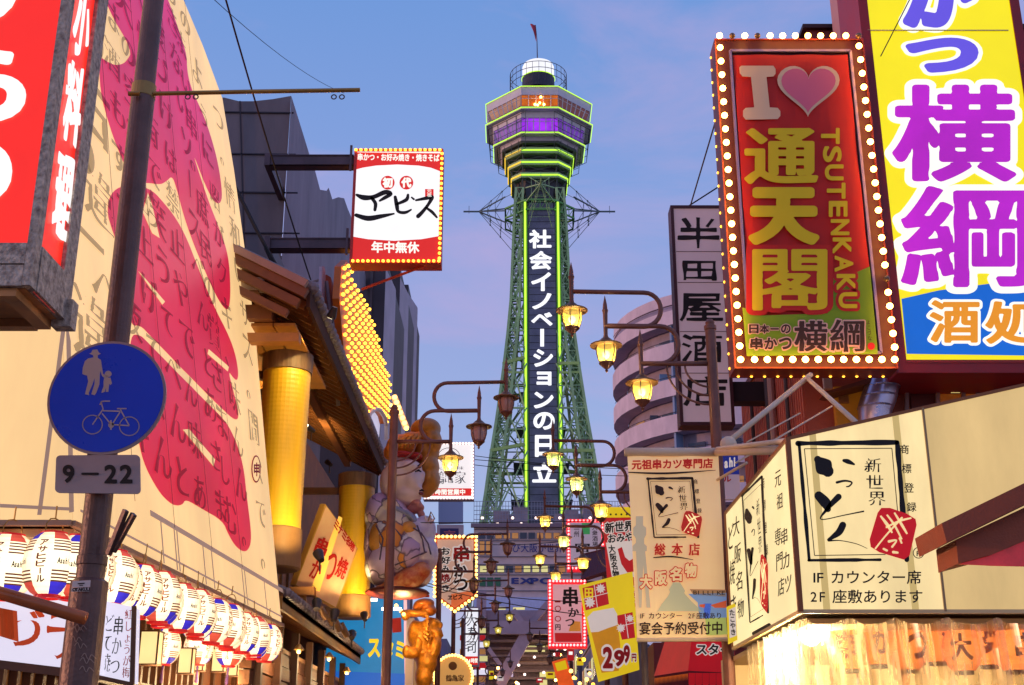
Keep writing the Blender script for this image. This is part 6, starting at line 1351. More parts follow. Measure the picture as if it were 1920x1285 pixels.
# giant bamboo columns
BAM = mat('bamboo_yellow', (232, 176, 36), .38, var=.16, vs=2.2, stretch=(3, 3, .35), bump=.15); BAMD = mat('bamboo_band_dark', (116, 84, 60), .6, var=.5, vs=3.5, stretch=(3, 3, .6)); BAMB = mat('bamboo_foot', (150, 104, 60), .55, var=.3, vs=2)
def column(cx, ytop, yband, ylow, ybot, Y_, rpx, lab):
    c = P(cx, (ytop + ybot)/2, Y_); z = lambda y: P(cx, y, Y_).z; r = rpx*(P(cx+1, 850, Y_).x - P(cx, 850, Y_).x)
    o = thing('bamboo_column', lab, 'column', (c.x, Y_, z(ybot)), 'giant bamboo columns on the timber restaurant')
    m_ = MB(); H = z(yband) - z(ylow); n = 34; pr2_ = []
    for k in range(n + 1): zz = z(ylow) + H*k/n; pr2_ += [(r*(.93 + .07*k/n), zz + .004), (r*(.93 + .07*k/n) + .0025, zz + H/n*.5)]
    m_.lathe(pr2_[:-1], (c.x, Y_, 0), 36); m_.build('shaft', BAM, o)
    m_ = MB(); m_.lathe([(r*.5, z(yband) + .02), (r*1.06, z(yband) - .01), (r*1.08, z(ytop)), (r*.95, z(ytop) + .02), (r*.9, z(ytop) - .15), (.01, z(ytop) - .15)], (c.x, Y_, 0), 36); m_.build('top_band', BAMD, o)
    m_ = MB(); m_.lathe([(.01, z(ybot)), (r*.9, z(ybot)), (r*1.02, z(ybot) + .03), (r*1.0, z(ylow) + .01), (r*.9, z(ylow) + .03)], (c.x, Y_, 0), 36); m_.build('foot_band', BAMB, o)
    m_ = MB(); m_.bar((c.x - r*.7, Y_, z(ybot) + .15), (XWall, Y_, z(ybot) + .15), .12); m_.bar((c.x - r*.7, Y_, z(ytop) - .3), (XWall, Y_, z(ytop) - .3), .12); m_.build('bracket', WOODD, o)
    return c, r, z
c1, r1, z1 = column(528, 668, 700, 995, 1070, 17.2, 45, 'nearer giant bamboo column lit bright yellow right beside the billboard edge')
c2, r2_, z2 = column(665, 892, 915, 1120, 1160, 23, 33, 'farther giant bamboo column with ribs behind the slanted menu boards')
def spot(px_, py_, Y_, tgt, en, col, parent=None, size=75, lab=None, r=.07, vis=True):
    c = P(px_, py_, Y_) if not isinstance(px_, Vector) else px_; d = (Vector(tgt) - c).normalized()
    o = thing('spotlight', lab, 'spotlight', c, 'small spotlights on the timber restaurant')
    m_ = MB(); m_.tube([c - d*.16, c - d*.04, c], [r*.55, r*.95, r], 14); m_.bar(c - d*.1, c - d*.1 + Vector((0, 0, -.18)), .02); m_.build('housing', mat('spot_housing', (70, 58, 54), .4, .4), o)
    m_ = MB(); m_.tube([c + d*.002, c + d*.004], r*.82, 14); m_.build('lens', glow('spot_lens', (255, 236, 180), 8, 0, ns=True), o)
    l_ = bpy.data.lights.new('spot_lamp', 'SPOT'); l_.energy = en; l_.color = col; l_.spot_size = R(size); l_.spot_blend = .6; l_.shadow_soft_size = .05
    lo = bpy.data.objects.new('spot_lamp', l_); COL.objects.link(lo); lo.parent = o; lo.location = d*.03; lo.rotation_euler = d.to_track_quat('-Z', 'Y').to_euler()
WARM = (1, .72, .25)
spot(Vector((c1.x + .75, 16.1, z1(1075) + .1)), 0, 0, (c1.x + .05, 17.0, z1(900)), 150, (1, .78, .3), size=85, lab='spotlight at the foot of the nearer bamboo column pointing up')
spot(Vector((c1.x + .75, 16.2, z1(640))), 0, 0, (c1.x, 17.1, z1(840)), 110, (1, .78, .3), size=85, lab='spotlight above the nearer bamboo column pointing down')
spot(Vector((c2.x + .35, 21.9, z2(1165))), 0, 0, (c2.x, 22.9, z2(1050)), 110, (1, .78, .3), size=90, lab='spotlight at the foot of the farther bamboo column')
spot(575, 800, 19, (c1.x - .6, 18.4, z1(700)), 160, WARM, lab='small spotlight glowing under the upper eave rafters', r=.05, size=110)
spot(613, 866, 22, (XE - 1.2, 22.5, ZE - .2), 160, WARM, lab='small spotlight glowing under the far part of the upper eave', r=.05, size=110)
# slanted menu boards
YM = 18.2; pm = Panel(P(610, 945, YM), (.86, -.5, 0)); TL, TR_, BR_, BL = [pm.px(*p) for p in ((610, 945), (671, 1029), (631, 1142), (553, 1098))]
mbd = thing('slanted_menu_board', 'slanted cream and pink menu board with red brush writing lit from below', 'board', BL)
b = MB(); b.prism([TL, TR_, BR_, BL], Vector((-.1, .14, .03))); b.build('board', mat('board_plywood', (206, 150, 70), .6, var=.15, vs=3), mbd)
b = MB(); b.poly([pm.px(x, y, .004) for x, y in ((612, 949), (669, 1028), (630, 1139), (555, 1097))]); b.build('face', mat('board_face', (244, 206, 160), .5, col2=(236, 160, 136), var=.3, vs=1.6), mbd)
b = MB(); b.poly([pm.px(x, y, .01) for x, y in ((636, 968), (643, 972), (600, 1110), (584, 1104))]); b.build('pale_strip', mat('board_pale', (250, 215, 120), .4, emit=(255, 190, 60), es=.5), mbd)  # pale strip across the board, wider towards its foot, weakly emissive
g_ = MB()
for ch, cx, cy, w, h in (('串', 604, 1025, 22, 34), ('か', 594, 1068, 18, 34), ('つ', 622, 1062, 16, 50), ('焼', 642, 1065, 18, 36)): put(g_, pm, ch, [pm.ab(cx - w/2 - 6, cy + h/2 - 4), pm.ab(cx + w/2 - 6, cy + h/2 + 6), pm.ab(cx + w/2 + 6, cy - h/2 + 6), pm.ab(cx - w/2 + 6, cy - h/2 - 4)], 'brush', off=.014)
g_.build('red_brushwork', mat('brush_crimson', (190, 30, 30), .6), mbd)
g_ = MB()
for k, ch in enumerate('ミナミ名物'): cx, cy = 632 + k*7.4, 982 + k*10; put(g_, pm, ch, [pm.ab(cx - 6, cy + 7), pm.ab(cx + 2, cy + 15), pm.ab(cx + 6, cy - 2), pm.ab(cx - 2, cy - 10)], 'bold', off=.014)
g_.build('small_lettering', mat('brush_crimson', (190, 30, 30)), mbd)
spot(594, 1128, 17.3, pm.px(600, 1010), 40, (1, .75, .3), lab='leftmost of the spotlights on the lower eave aimed at the slanted board', size=80)
spot(628, 1146, 17.6, pm.px(640, 1050), 30, (1, .75, .3), lab='middle spotlight on the lower eave beside the slanted board', size=70)
spot(660, 1188, 19.5, (c2.x, 22.9, z2(1000)), 60, (1, .75, .3), lab='rightmost spotlight on the lower eave facing the farther bamboo column', size=80)
b = MB(); b.box(P(546, 1110, YM).x, YM - .15, P(550, 1118, YM).z, P(592, 1110, YM).x, YM + .1, P(550, 1103, YM).z); b.build('stand', WOODL, mbd); b = MB(); b.bar(P(568, 1118, YM), P(568, 1145, YM), .1); b.build('stand_leg', WOODL, mbd)
for k in range(4): b = MB(); b.tube([P(600 + k*13, 1140 + k*10, 17.5 + k*.5), P(612 + k*13, 1160 + k*11, 17.6 + k*.5)], .05, 8); b.build('fixture', mat('fixture_brass', (150, 110, 70), .4, .4), mbd)
for (x, y, Y_, e_) in ((617, 1236, 19.5, 26), (560, 1222, 17.2, 26), (650, 1262, 22, 26)):
    c = P(x, y, Y_); o = thing('porch_lamp', 'small porch lamp under the lower eave, ' + {617: 'the middle one', 560: 'nearest the billboard', 650: 'farthest back'}[x], 'lamp', c, 'porch lamps under the lower eave')
    b = MB(); b.sphere(c, .03, 10, 6); b.build('bulb', BULBM, o); b = MB(); b.lathe([(.02, .1), (.06, .05), (.075, .02), (.07, .02)], c, 12); b.build('shade', BRS, o)
    l_ = bpy.data.lights.new('porch_light', 'POINT'); l_.energy = e_; l_.color = (1, .7, .35); l_.shadow_soft_size = .06; lo = bpy.data.objects.new('porch_light', l_); COL.objects.link(lo); lo.parent = o; lo.location = (0, -.1, -.1)
# ================================================================== GREY CLAD BUILDING BEHIND
GREY = mat('grey_cladding', (116, 106, 112), .75, 0, var=.25, vs=.9, stretch=(1.5, 1, .4), bump=.2, bs=5)
YGc = 21.5; gc = thing('grey_clad_building', 'tall dark grey clad building behind the left billboard with a stepped side', 'building', (P(480, 400, YGc).x, YGc + 4, 0))
xg = P(545, 250, YGc).x; xg0 = P(380, 250, YGc).x; pgc = panelL(xg)
b = MB(); b.poly([P(x, y, YGc) for x, y in ((395, 186), (420, 183), (448, 190), (475, 190), (512, 186), (546, 180), (500, 900), (395, 900))]); b.build('front_wall', GREY, gc)
b = MB(); side = [(546, 180), (580, 290), (590, 318), (600, 356), (612, 358), (616, 352), (623, 374), (634, 370), (645, 372), (652, 392), (668, 430), (690, 540), (640, 565), (523, 565)]; b.poly([pgc.px(x, y, .003) for x, y in side]); b.build('side_wall', mat('grey_cladding_side', (150, 138, 148), .75, 0, var=.25, vs=1, stretch=(1, 1.5, .4)), gc)
b = MB(); b.box(xg - 6, YGc + .02, 0, -4.7, PX(652, 392, xg).y, P(600, 400, 30).z*.62); b.build('core', GREY, gc)
b = MB()
for y in (212, 290, 362, 438): b.bar(P(400, y - 2, YGc - .02), P(549 + (y-180)*.05, y, YGc - .02), .025)
for x in (450,): b.bar(P(x, 190, YGc - .02), P(x + 15, 700, YGc - .02), .025)
b.build('cladding_joint', mat('joint_dark', (52, 48, 60), .7), gc)
HB_ = mat('girder_dark', (86, 68, 76), .5, .3, var=.3, vs=3)
# ================================================================== EBISU SIGN
YE_ = 20.; eg, pn, bx = signbox('white_red_lightbox_sign', 'white and red light box sign with black brush name held by dark girders', 'sign', YE_, (660, 280, 829, 494), .35, mat('sign_case_red', (190, 40, 30), .5), glow('ebisu_white', (252, 250, 252), .98, .05, 2), .05)
X0, Z0, X1, Z1 = bx; p_ = panelY(YE_)
ERD = glow('ebisu_red', (228, 40, 30), .85, .05, 2)
flat(eg, p_, [(665, 286), (826, 288), (826, 322), (808, 315), (785, 311), (745, 309), (705, 311), (680, 315), (665, 319)], 'red_top', ERD, .005); flat(eg, p_, [(661, 444), (690, 449), (740, 452), (790, 449), (824, 443), (823, 489), (659, 489)], 'red_bottom', ERD, .005)
g_ = MB(); hrow(g_, p_, '串かつ・お好み焼き・焼きそば', (670, 295), (824, 297), 14, 'bold', off=.009); hrow(g_, p_, '年中無休', (696, 464), (786, 465), 22, 'bold', off=.009); g_.build('white_lettering', LW, eg)
g_ = MB()
for cx in (727, 762): g_.poly(disc(p_, cx, 343, 13, 13, .005, 24))
ppoly(g_, p_, [(797, 355), (813, 355), (813, 370), (797, 370)], .005); g_.build('red_disc', ERD, eg)
g_ = MB(); char(g_, p_, '初', 718, 334, 736, 352, 'bold', extra=.03, off=.009); char(g_, p_, '代', 753, 334, 771, 352, 'bold', extra=.03, off=.009); vcol(g_, p_, '元祖', (805, 355), (805, 370), 9, 'gothic', off=.009); g_.build('white_lettering', LW, eg)
g_ = MB(); 
for pts in (((669, 366, 5), (682, 371, 10), (700, 370, 8), (722, 361, 9), (733, 364, 7), (722, 371, 7), (712, 377, 4)), ((697, 372, 6), (704, 382, 7), (703, 394, 6)), ((668, 404, 7), (690, 410, 10), (715, 406, 8), (740, 401, 3)), ((741, 370, 6), (744, 385, 8), (747, 397, 6), (760, 399, 6), (772, 393, 3)), ((745, 383, 5), (762, 375, 7), (765, 366, 5)), ((771, 370, 3), (776, 374, 4)), ((780, 376, 4), (800, 372, 7), (810, 370, 8), (803, 384, 6), (792, 398, 7), (784, 406, 8)), ((799, 390, 4), (810, 398, 6), (819, 408, 4))): stroke(g_, p_, pts, off=.006)
g_.build('black_brushwork', INK, eg)
bulbs(eg, [p_.px(668 + 157*k/17, 283, .04) for k in range(18)] + [p_.px(662 + 161*k/17, 491, .04) for k in range(18)], .03, BULBO); bulbs(eg, [p_.px(829 - 5*k/21, 290 + 196*k/21, .04) for k in range(22)], .03, BULBO)
for y0, y1 in ((297, 316), (452, 470)):
    b = MB(); a_ = P(505, y0 + (0 if y0 < 400 else 0), 20.2); c_ = P(665, y1 - 2, 20.2); b.box(a_.x, 20.05, a_.z, X0 - .02, 20.1, a_.z - .02); b.box(a_.x, 20.05, a_.z - .18, X0 - .02, 20.1, a_.z - .2); b.box(a_.x, 20.07, a_.z - .2, X0 - .02, 20.3, a_.z); b.box(a_.x - .05, 20.03, a_.z - .22, a_.x + .05, 21.5, a_.z + .02); b.build('girder', HB_, eg)
    b = MB(); b.bar((X0 - .06, 20, a_.z + .15), (X0 - .06, 20, a_.z - .35), .04); b.build('hanger', HB_, eg)
b = MB(); b.bar(P(678, 543, 20.6), P(806, 495, 20.1), .035); b.build('brace', mat('brace_orange', (205, 70, 40), .5), eg)
# ================================================================== BULB COVERED SIGN SAIL
XS = -3.0; pS = panelL(XS)
sg2 = thing('bulb_sail_sign', 'tall orange sign covered with rows of glowing bulbs, arched opening at its foot', 'sign', PX(700, 830, XS))
outp = [(640, 500), (652, 488), (658, 520), (678, 560), (692, 585), (702, 620), (714, 660), (724, 695), (730, 720), (729, 792), (722, 795), (718, 780), (710, 768), (702, 766), (692, 772), (686, 790), (686, 812), (680, 812), (664, 740), (650, 700), (643, 640), (636, 560)]
b = MB(); b.prism([pS.px(x, y) for x, y in outp], (-.12, 0, 0)); b.build('panel', mat('sail_orange', (226, 116, 30), .5, var=.2, vs=2), sg2)
b = MB(); b.prism([pS.px(x, y, -.12) for x, y in ((686, 812), (686, 790), (692, 773), (702, 767), (710, 769), (718, 781), (722, 797), (720, 830), (690, 830))], (-.06, 0, 0)); b.build('arch_panel', glow('arch_white', (214, 208, 236), .7, .1, 2), sg2)
b = MB(); b.tube([pS.px(x, y, .03) for x, y in ((686, 825), (686, 790), (692, 773), (702, 767), (710, 769), (718, 781), (722, 797), (722, 825))], .05, 8); b.build('arch_rim', mat('rim_cream', (235, 215, 200), .5), sg2)
b = MB(); b.prism([pS.px(x, y, -.1) for x, y in ((694, 778), (706, 786), (716, 812), (712, 816), (702, 792), (692, 786))], (-.02, 0, 0)); b.build('arch_ribbon', mat('ribbon_red', (190, 40, 50), .5), sg2)
def inside(x, y, poly):
    c = False
    for (x0, y0), (x1, y1) in zip(poly, poly[1:] + poly[:1]):
        if (y0 > y) != (y1 > y) and x < (x1-x0)*(y-y0)/(y1-y0) + x0: c = not c
    return c
ab_ = [pS.ab(x, y) for x, y in outp]; a0, a1 = min(a for a, c in ab_), max(a for a, c in ab_); b0, b1 = min(c for a, c in ab_), max(c for a, c in ab_)
cand = []; na = 19
for i in range(na):
    a = a0 + (a1-a0)*(i + .4)/na; k = 0; z = b0 + (.08 if i % 2 else 0)
    while z < b1:
        if inside(a, z, ab_): cand.append(pS.at(a, z, .04))
        z += .165
near = cand[:]; random.Random(2).shuffle(near)
bulbs(sg2, near[:290], .036, BULBO)
rest = MB()
for p in near[290:]: rest.sphere(p, .036, 6, 4)
if rest.v: rest.build('bulb', BULBO, sg2, kind='stuff')
# red framing and white panels left of it
b = MB(); b.prism([pS.px(x, y, -.3) for x, y in ((636, 500), (641, 500), (652, 700), (640, 690), (634, 600))], (-.05, 0, 0)); b.build('edge_panel', mat('edge_panel_pale', (205, 185, 205), .6), sg2)
g2 = thing('bulb_ladder', 'short curved strip of bright bulbs above the giant figure', 'light', P(745, 790, 22))
b = MB(); b.bar(P(738, 742, 22), P(762, 804, 22), .12, .05, up=(0, 1, 0)); b.build('strip', mat('edge_panel_pale', (205, 185, 205)), g2)
bulbs(g2, [P(740 + 22*k/6, 745 + 58*k/6, 21.95) for k in range(7)], .045, BULBM); bulbs(g2, [P(733 + k*1.0, 760 + 12*k, 21.95) for k in range(4)], .035, BULBM)
# ================================================================== DARK FIN BUILDING
FD = mat('fin_dark', (64, 48, 54), .5, var=.25, vs=.6); FP = mat('fin_pale', (196, 176, 186), .6, var=.2, vs=.8)
fb_ = thing('finned_dark_building', 'dark high building with pale vertical fins behind the bulb covered sign', 'building', (P(720, 600, 40).x - 2, 44, 0))
for k, (x0, x1, xf, yt, Y_) in enumerate(((640, 720, 729, 480, 34), (690, 748, 757, 502, 41), (720, 764, 776, 534, 48))):
    b = MB(); z = P(x1, yt, Y_).z; a_ = P(x0, 600, Y_).x; c_ = P(x1, 600, Y_).x; b.box(a_ - 3, Y_, 0, c_, Y_ + 6.5, z); b.build('dark_bay', FD, fb_)
    xe = P(xf, 600, Y_).x; b = MB(); b.prism([(c_ + .002, Y_, 0), (xe, Y_ + 1.6, 0), (xe, Y_ + 1.8, 0), (c_ + .002, Y_ + 1.8, 0)], (0, 0, z - .4)); b.build('pale_fin', FP, fb_)
    b = MB(); b.bar((c_ - .4, Y_ - .05, 0), (c_ - .4, Y_ - .05, z), .08); b.build('pipe', STEEL, fb_)
# ================================================================== GIANT FIGURE
def blob(name, parts, m_, parent, vox=.035, sm=2):
    import bmesh
    bm_ = bmesh.new()
    for (x, y, rx, ry, Y_, rd_, *rot) in parts:
        c = P(x, y, Y_); s_ = (P(x + 1, y, Y_) - c).length; mt = Matrix.Translation(c) @ Matrix.Rotation(R(rot[0]) if rot else 0, 4, 'Y') @ Matrix.Diagonal((rx*s_, rd_, ry*s_*1.04, 1))
        bmesh.ops.create_icosphere(bm_, subdivisions=3, radius=1, matrix=mt)
    me = bpy.data.meshes.new(name); org = Vector(ORG[parent.name]); bmesh.ops.translate(bm_, verts=bm_.verts, vec=-org); bm_.to_mesh(me); bm_.free()
    o = bpy.data.objects.new(name, me); COL.objects.link(o)
    r_ = o.modifiers.new('r', 'REMESH'); r_.mode = 'VOXEL'; r_.voxel_size = vox; s2 = o.modifiers.new('s', 'SMOOTH'); s2.iterations = sm; s2.factor = .6
    dg = bpy.context.evaluated_depsgraph_get(); dg.update(); nm = bpy.data.meshes.new_from_object(o.evaluated_get(dg)); bpy.data.objects.remove(o); bpy.data.meshes.remove(me)
    nm.materials.clear(); nm.materials.append(m_); nm.polygons.foreach_set('use_smooth', [True]*len(nm.polygons)); nm.name = name
    o = bpy.data.objects.new(name, nm); COL.objects.link(o); o.parent = parent; ORG[o.name] = tuple(org); return o
YS_ = 22.5
fg = thing('giant_folk_deity_figure', 'giant seated deity figure in brown cap and pale robe behind the left lamp post', 'statue', P(760, 1110, YS_))
HATB = mat('cap_brown_gold', (196, 128, 48), .45, .1, var=.3, vs=3, bump=.2, bs=12); SKIN = mat('figure_skin', (238, 206, 200), .5, var=.06, vs=3)
def patchwork(name, cols, sc=3.2):
    m = mat(name, cols[0][1], .5); t = m.node_tree; b_ = t.nodes['Principled BSDF']; tcx = t.nodes.new('ShaderNodeTexCoord'); vo = t.nodes.new('ShaderNodeTexVoronoi'); vo.inputs['Scale'].default_value = sc; nz = t.nodes.new('ShaderNodeTexNoise'); nz.inputs['Scale'].default_value = 3.5
    mxx = t.nodes.new('ShaderNodeMix'); mxx.data_type = 'VECTOR'; mxx.inputs[0].default_value = .25; t.links.new(tcx.outputs['Object'], nz.inputs[0]); t.links.new(tcx.outputs['Object'], mxx.inputs[4]); t.links.new(nz.outputs['Color'], mxx.inputs[5]); t.links.new(mxx.outputs[1], vo.inputs[0])
    sx_ = t.nodes.new('ShaderNodeSeparateColor'); t.links.new(vo.outputs['Color'], sx_.inputs[0]); rp = t.nodes.new('ShaderNodeValToRGB'); rp.color_ramp.interpolation = 'CONSTANT'; t.links.new(sx_.outputs[0], rp.inputs[0])
    rp.color_ramp.elements[0].color = lin(cols[0][1]); rp.color_ramp.elements[1].position = cols[1][0]; rp.color_ramp.elements[1].color = lin(cols[1][1])
    for p_, c_ in cols[2:]: e = rp.color_ramp.elements.new(p_); e.color = lin(c_)
    ve = t.nodes.new('ShaderNodeTexVoronoi'); ve.feature = 'DISTANCE_TO_EDGE'; ve.inputs['Scale'].default_value = sc; t.links.new(mxx.outputs[1], ve.inputs[0]); mre = t.nodes.new('ShaderNodeMapRange'); mre.inputs[2].default_value = .05; t.links.new(ve.outputs[0], mre.inputs[0])
    mm = t.nodes.new('ShaderNodeMix'); mm.data_type = 'RGBA'; mm.inputs[6].default_value = lin((110, 84, 110)); t.links.new(mre.outputs[0], mm.inputs[0]); t.links.new(rp.outputs[0], mm.inputs[7]); t.links.new(mm.outputs[2], b_.inputs['Base Color'])
    bp = t.nodes.new('ShaderNodeBump'); bp.inputs['Strength'].default_value = .5; bp.inputs['Distance'].default_value = .03; t.links.new(mre.outputs[0], bp.inputs['Height']); t.links.new(bp.outputs[0], b_.inputs['Normal']); return m
ROBE = patchwork('robe_patchwork', [(0, (206, 170, 206)), (.3, (246, 236, 240)), (.5, (222, 190, 214)), (.68, (236, 150, 70)), (.82, (240, 214, 180))])
ROBW = mat('robe_white', (246, 234, 232), .55, var=.2, vs=4, col2=(206, 176, 206)); GOLDP = mat('robe_gold_patch', (222, 152, 70), .5, var=.3, vs=4)
blob('folded_cap', [(798, 806, 29, 20, YS_+.2, .4, -8), (811, 828, 18, 22, YS_+.2, .36), (798, 850, 26, 26, YS_+.35, .4), (802, 876, 22, 24, YS_+.35, .38), (806, 900, 19, 26, YS_+.35, .34), (798, 918, 16, 15, YS_+.35, .26)], HATB, fg, .028, 1)
blob('cap_front', [(752, 838, 28, 22, YS_, .42), (770, 826, 22, 12, YS_, .4, -15), (735, 850, 16, 14, YS_, .36), (790, 820, 14, 9, YS_ + .05, .3)], mat('cap_orange', (226, 130, 50), .5, var=.3, vs=4, bump=.2, bs=14), fg)
for k in range(5): b = MB(); b.tube([P(738 + k*10, 842 - abs(k-2)*2, YS_ - .38), P(746 + k*10, 826 - k*1.5, YS_ - .4), P(756 + k*9, 818 - k, YS_ - .34)], [.02, .035, .015], 6); b.sm = True; b.build('cap_fold', HATB, fg)
blob('headband', [(756, 858, 33, 7, YS_, .45, 4), (780, 857, 14, 6, YS_ - .1, .3)], mat('headband_red', (176, 34, 34), .5), fg)
blob('head', [(752, 895, 34, 40, YS_, .42), (774, 905, 18, 26, YS_ - .12, .32), (768, 880, 24, 16, YS_ - .1, .36), (792, 893, 5, 9, YS_ - .15, .1, 20), (789, 900, 7, 6, YS_ - .15, .12), (765, 930, 26, 20, YS_ - .05, .34), (782, 925, 10, 12, YS_ - .12, .2), (730, 905, 18, 30, YS_ + .05, .35), (784, 917, 9, 5, YS_ - .2, .16)], SKIN, fg, .03)
blob('ear', [(738, 892, 8, 15, YS_ - .36, .08), (738, 908, 6, 8, YS_ - .36, .07)], mat('figure_ear', (232, 180, 170), .5), fg, .025, 1)
blob('beard', [(779, 945, 12, 9, YS_ - .1, .18), (788, 952, 8, 7, YS_ - .12, .13), (774, 956, 14, 8, YS_ - .05, .2), (790, 965, 7, 7, YS_ - .1, .12)], mat('beard_rose', (206, 128, 112), .6, var=.2, vs=6), fg, .025, 1)
for (x, y, rx, ry) in ((786, 876, 3.5, 2.2),):
    b = MB(); b.sphere(P(x, y, YS_ - .43), (.035, .03, .025), 8, 6); b.build('eye', INK, fg)
blob('lips', [(789, 926, 6, 3, YS_ - .22, .1)], mat('lips_dark', (120, 50, 56), .5), fg, .02, 1)
for pts in (((783, 874), (788, 871), (792, 874)), ((778, 885), (785, 882), (790, 885)), ((786, 921), (791, 919), (795, 921))):
    b = MB(); b.tube([P(x, y, YS_ - .42) for x, y in pts], [.01, .022, .01], 6); b.build('eye_line', INK, fg)
blob('robe', [(740, 1010, 52, 62, YS_ + .05, .7), (712, 968, 28, 42, YS_ + .1, .55), (718, 1060, 34, 40, YS_, .6), (765, 1040, 40, 45, YS_ - .1, .6), (705, 1020, 22, 60, YS_ + .1, .5), (735, 955, 30, 18, YS_, .45)], ROBE, fg, .03, 1)
blob('collar', [(748, 958, 30, 6, YS_ - .35, .14, 28), (775, 975, 26, 6, YS_ - .4, .12, 48)], mat('collar_grey', (150, 150, 170), .6), fg, .03, 1)
blob('sleeve', [(790, 1005, 26, 38, YS_ - .2, .35, 18), (800, 1040, 22, 34, YS_ - .25, .35), (785, 1075, 26, 26, YS_ - .25, .35), (776, 1010, 24, 38, YS_ - .35, .25, 20)], ROBW, fg, .028, 1)
blob('hand', [(800, 982, 5, 10, YS_ - .4, .09, 15), (805, 973, 3, 8, YS_ - .42, .05, 25), (798, 974, 3, 7, YS_ - .42, .05), (810, 978, 3, 7, YS_ - .42, .05, 40)], SKIN, fg, .018, 1)
blob('gold_patch', [(712, 1008, 20, 36, YS_ - .32, .25, 6), (768, 990, 16, 12, YS_ - .5, .14, 20)], GOLDP, fg, .035)
for pts in (((775, 990), (790, 1000), (803, 1020), (808, 1040)), ((782, 985), (792, 1012), (796, 1035)), ((705, 985), (718, 1010), (712, 1050)), ((740, 1060), (765, 1050), (800, 1035)), ((735, 985), (752, 1005), (760, 1040))):
    b = MB(); b.tube([P(x, y, YS_ - .62) for x, y in pts], .014, 6); b.build('robe_line', mat('robe_line', (96, 76, 100), .6), fg)
FISH = mat('fish_red', (190, 44, 36), .4, var=.4, vs=9, col2=(226, 150, 90), bump=.4, bs=16)
blob('fish', [(768, 1085, 34, 20, YS_ - .55, .25, -22), (742, 1098, 26, 16, YS_ - .5, .25, -8), (790, 1070, 18, 16, YS_ - .55, .22), (720, 1105, 18, 9, YS_ - .5, .16)], FISH, fg, .03)
blob('base', [(745, 1112, 62, 9, YS_ - .1, .7)], mat('base_dark_red', (96, 26, 24), .5), fg, .04)
b = MB(); b.tube([P(800, 985, YS_ - .45), P(808, 960, YS_ - .5), P(815, 973, YS_ - .6)], .012, 5); b.build('rod', BRS, fg)
# ---- golden figure below
YGd = 23.5; gd = thing('golden_guardian_figure', 'gold painted guardian figure with a raised arm below the giant seated figure', 'statue', P(790, 1290, YGd)); GOLD = mat('gold_paint', (214, 134, 34), .42, .4, var=.45, vs=9, bump=.7, bs=22)
blob('body', [(806, 1175, 15, 17, YGd, .22), (815, 1168, 10, 9, YGd - .05, .15), (826, 1172, 5, 6, YGd - .05, .08), (818, 1186, 12, 9, YGd - .05, .15), (827, 1192, 5, 4, YGd - .05, .07), (790, 1205, 22, 38, YGd + .05, .32), (815, 1215, 12, 24, YGd - .05, .22, 12), (800, 1240, 20, 26, YGd, .3), (795, 1268, 17, 24, YGd, .28), (778, 1190, 14, 26, YGd + .05, .25)], GOLD, gd, .03, 1)
blob('arm', [(775, 1150, 26, 7, YGd - .15, .1, 3), (797, 1150, 10, 9, YGd - .1, .12), (760, 1155, 8, 9, YGd - .2, .1)], GOLD, gd, .025, 1)
blob('arm', [(772, 1224, 15, 11, YGd - .25, .14, -10), (785, 1208, 9, 14, YGd - .2, .12), (762, 1222, 8, 12, YGd - .3, .1)], GOLD, gd, .025, 1)
blob('headdress', [(795, 1133, 20, 10, YGd, .24, -8), (805, 1145, 14, 10, YGd, .22), (783, 1140, 10, 6, YGd, .18)], mat('gold_orange', (214, 116, 40), .4, .3, var=.3, vs=5, bump=.3, bs=12), gd, .025, 1)
for k in range(6): b = MB(); b.tube([P(798 + 3*math.sin(k), 1152 + k*8, YGd - .26), P(803, 1160 + k*8, YGd - .28)], .03, 6); b.build('braid_knot', GOLD, gd)
for x, y, Y_ in ((757, 1152, 23), (752, 1146, 23.4), (743, 1136, 23)): b = MB(); b.sphere(P(x, y, Y_), .035, 10, 6); b.build('lamp', BULBM, gd)
for (x, y, e_) in ((757, 1150, 40), (835, 1240, 22)):
    l_ = bpy.data.lights.new('figure_light', 'POINT'); l_.energy = e_; l_.color = (1, .66, .25); l_.shadow_soft_size = .1; lo = bpy.data.objects.new('figure_light', l_); COL.objects.link(lo); lo.location = P(x, y, YGd - 1); 
    lo.location -= Vector(ORG[gd.name]); lo.parent = gd
b = MB(); b.box(P(762, 1200, 24.2).x, 24.1, 0, P(776, 1200, 24.2).x, 24.3, P(765, 1160, 24.2).z); b.build('post', mat('post_cream', (215, 190, 170), .6, emit=(230, 180, 150), es=.3), gd)
# ---- blue shopfront
bf = thing('blue_shopfront', 'bright blue shopfront panel with yellow characters between the eave and the lamp post', 'shopfront', P(690, 1285, 24.6)); p_ = panelY(24.6)
BLU = glow('shop_blue', (24, 134, 196), .75, .25, 1.0)
flat(bf, p_, [(655, 1112), (760, 1108), (762, 1290), (600, 1290), (620, 1170)], 'panel', BLU, 0, .2); flat(bf, p_, [(606, 1258), (770, 1264), (775, 1290), (600, 1290)], 'lower_band', glow('shop_blue_deep', (20, 104, 205), .8, .15, 1), .02)
g_ = MB(); char(g_, p_, 'ス', 690, 1198, 713, 1233, 'heavy', off=.01); char(g_, p_, 'タ', 716, 1200, 738, 1236, 'heavy', off=.01); char(g_, p_, 'ミ', 742, 1202, 758, 1236, 'heavy', off=.01); g_.build('yellow_lettering', glow('letter_yellow', (250, 210, 30), .9, 0), bf)
flat(bf, p_, [(735, 1160), (752, 1158), (753, 1185), (736, 1187)], 'red_mark', REDINK, .008)
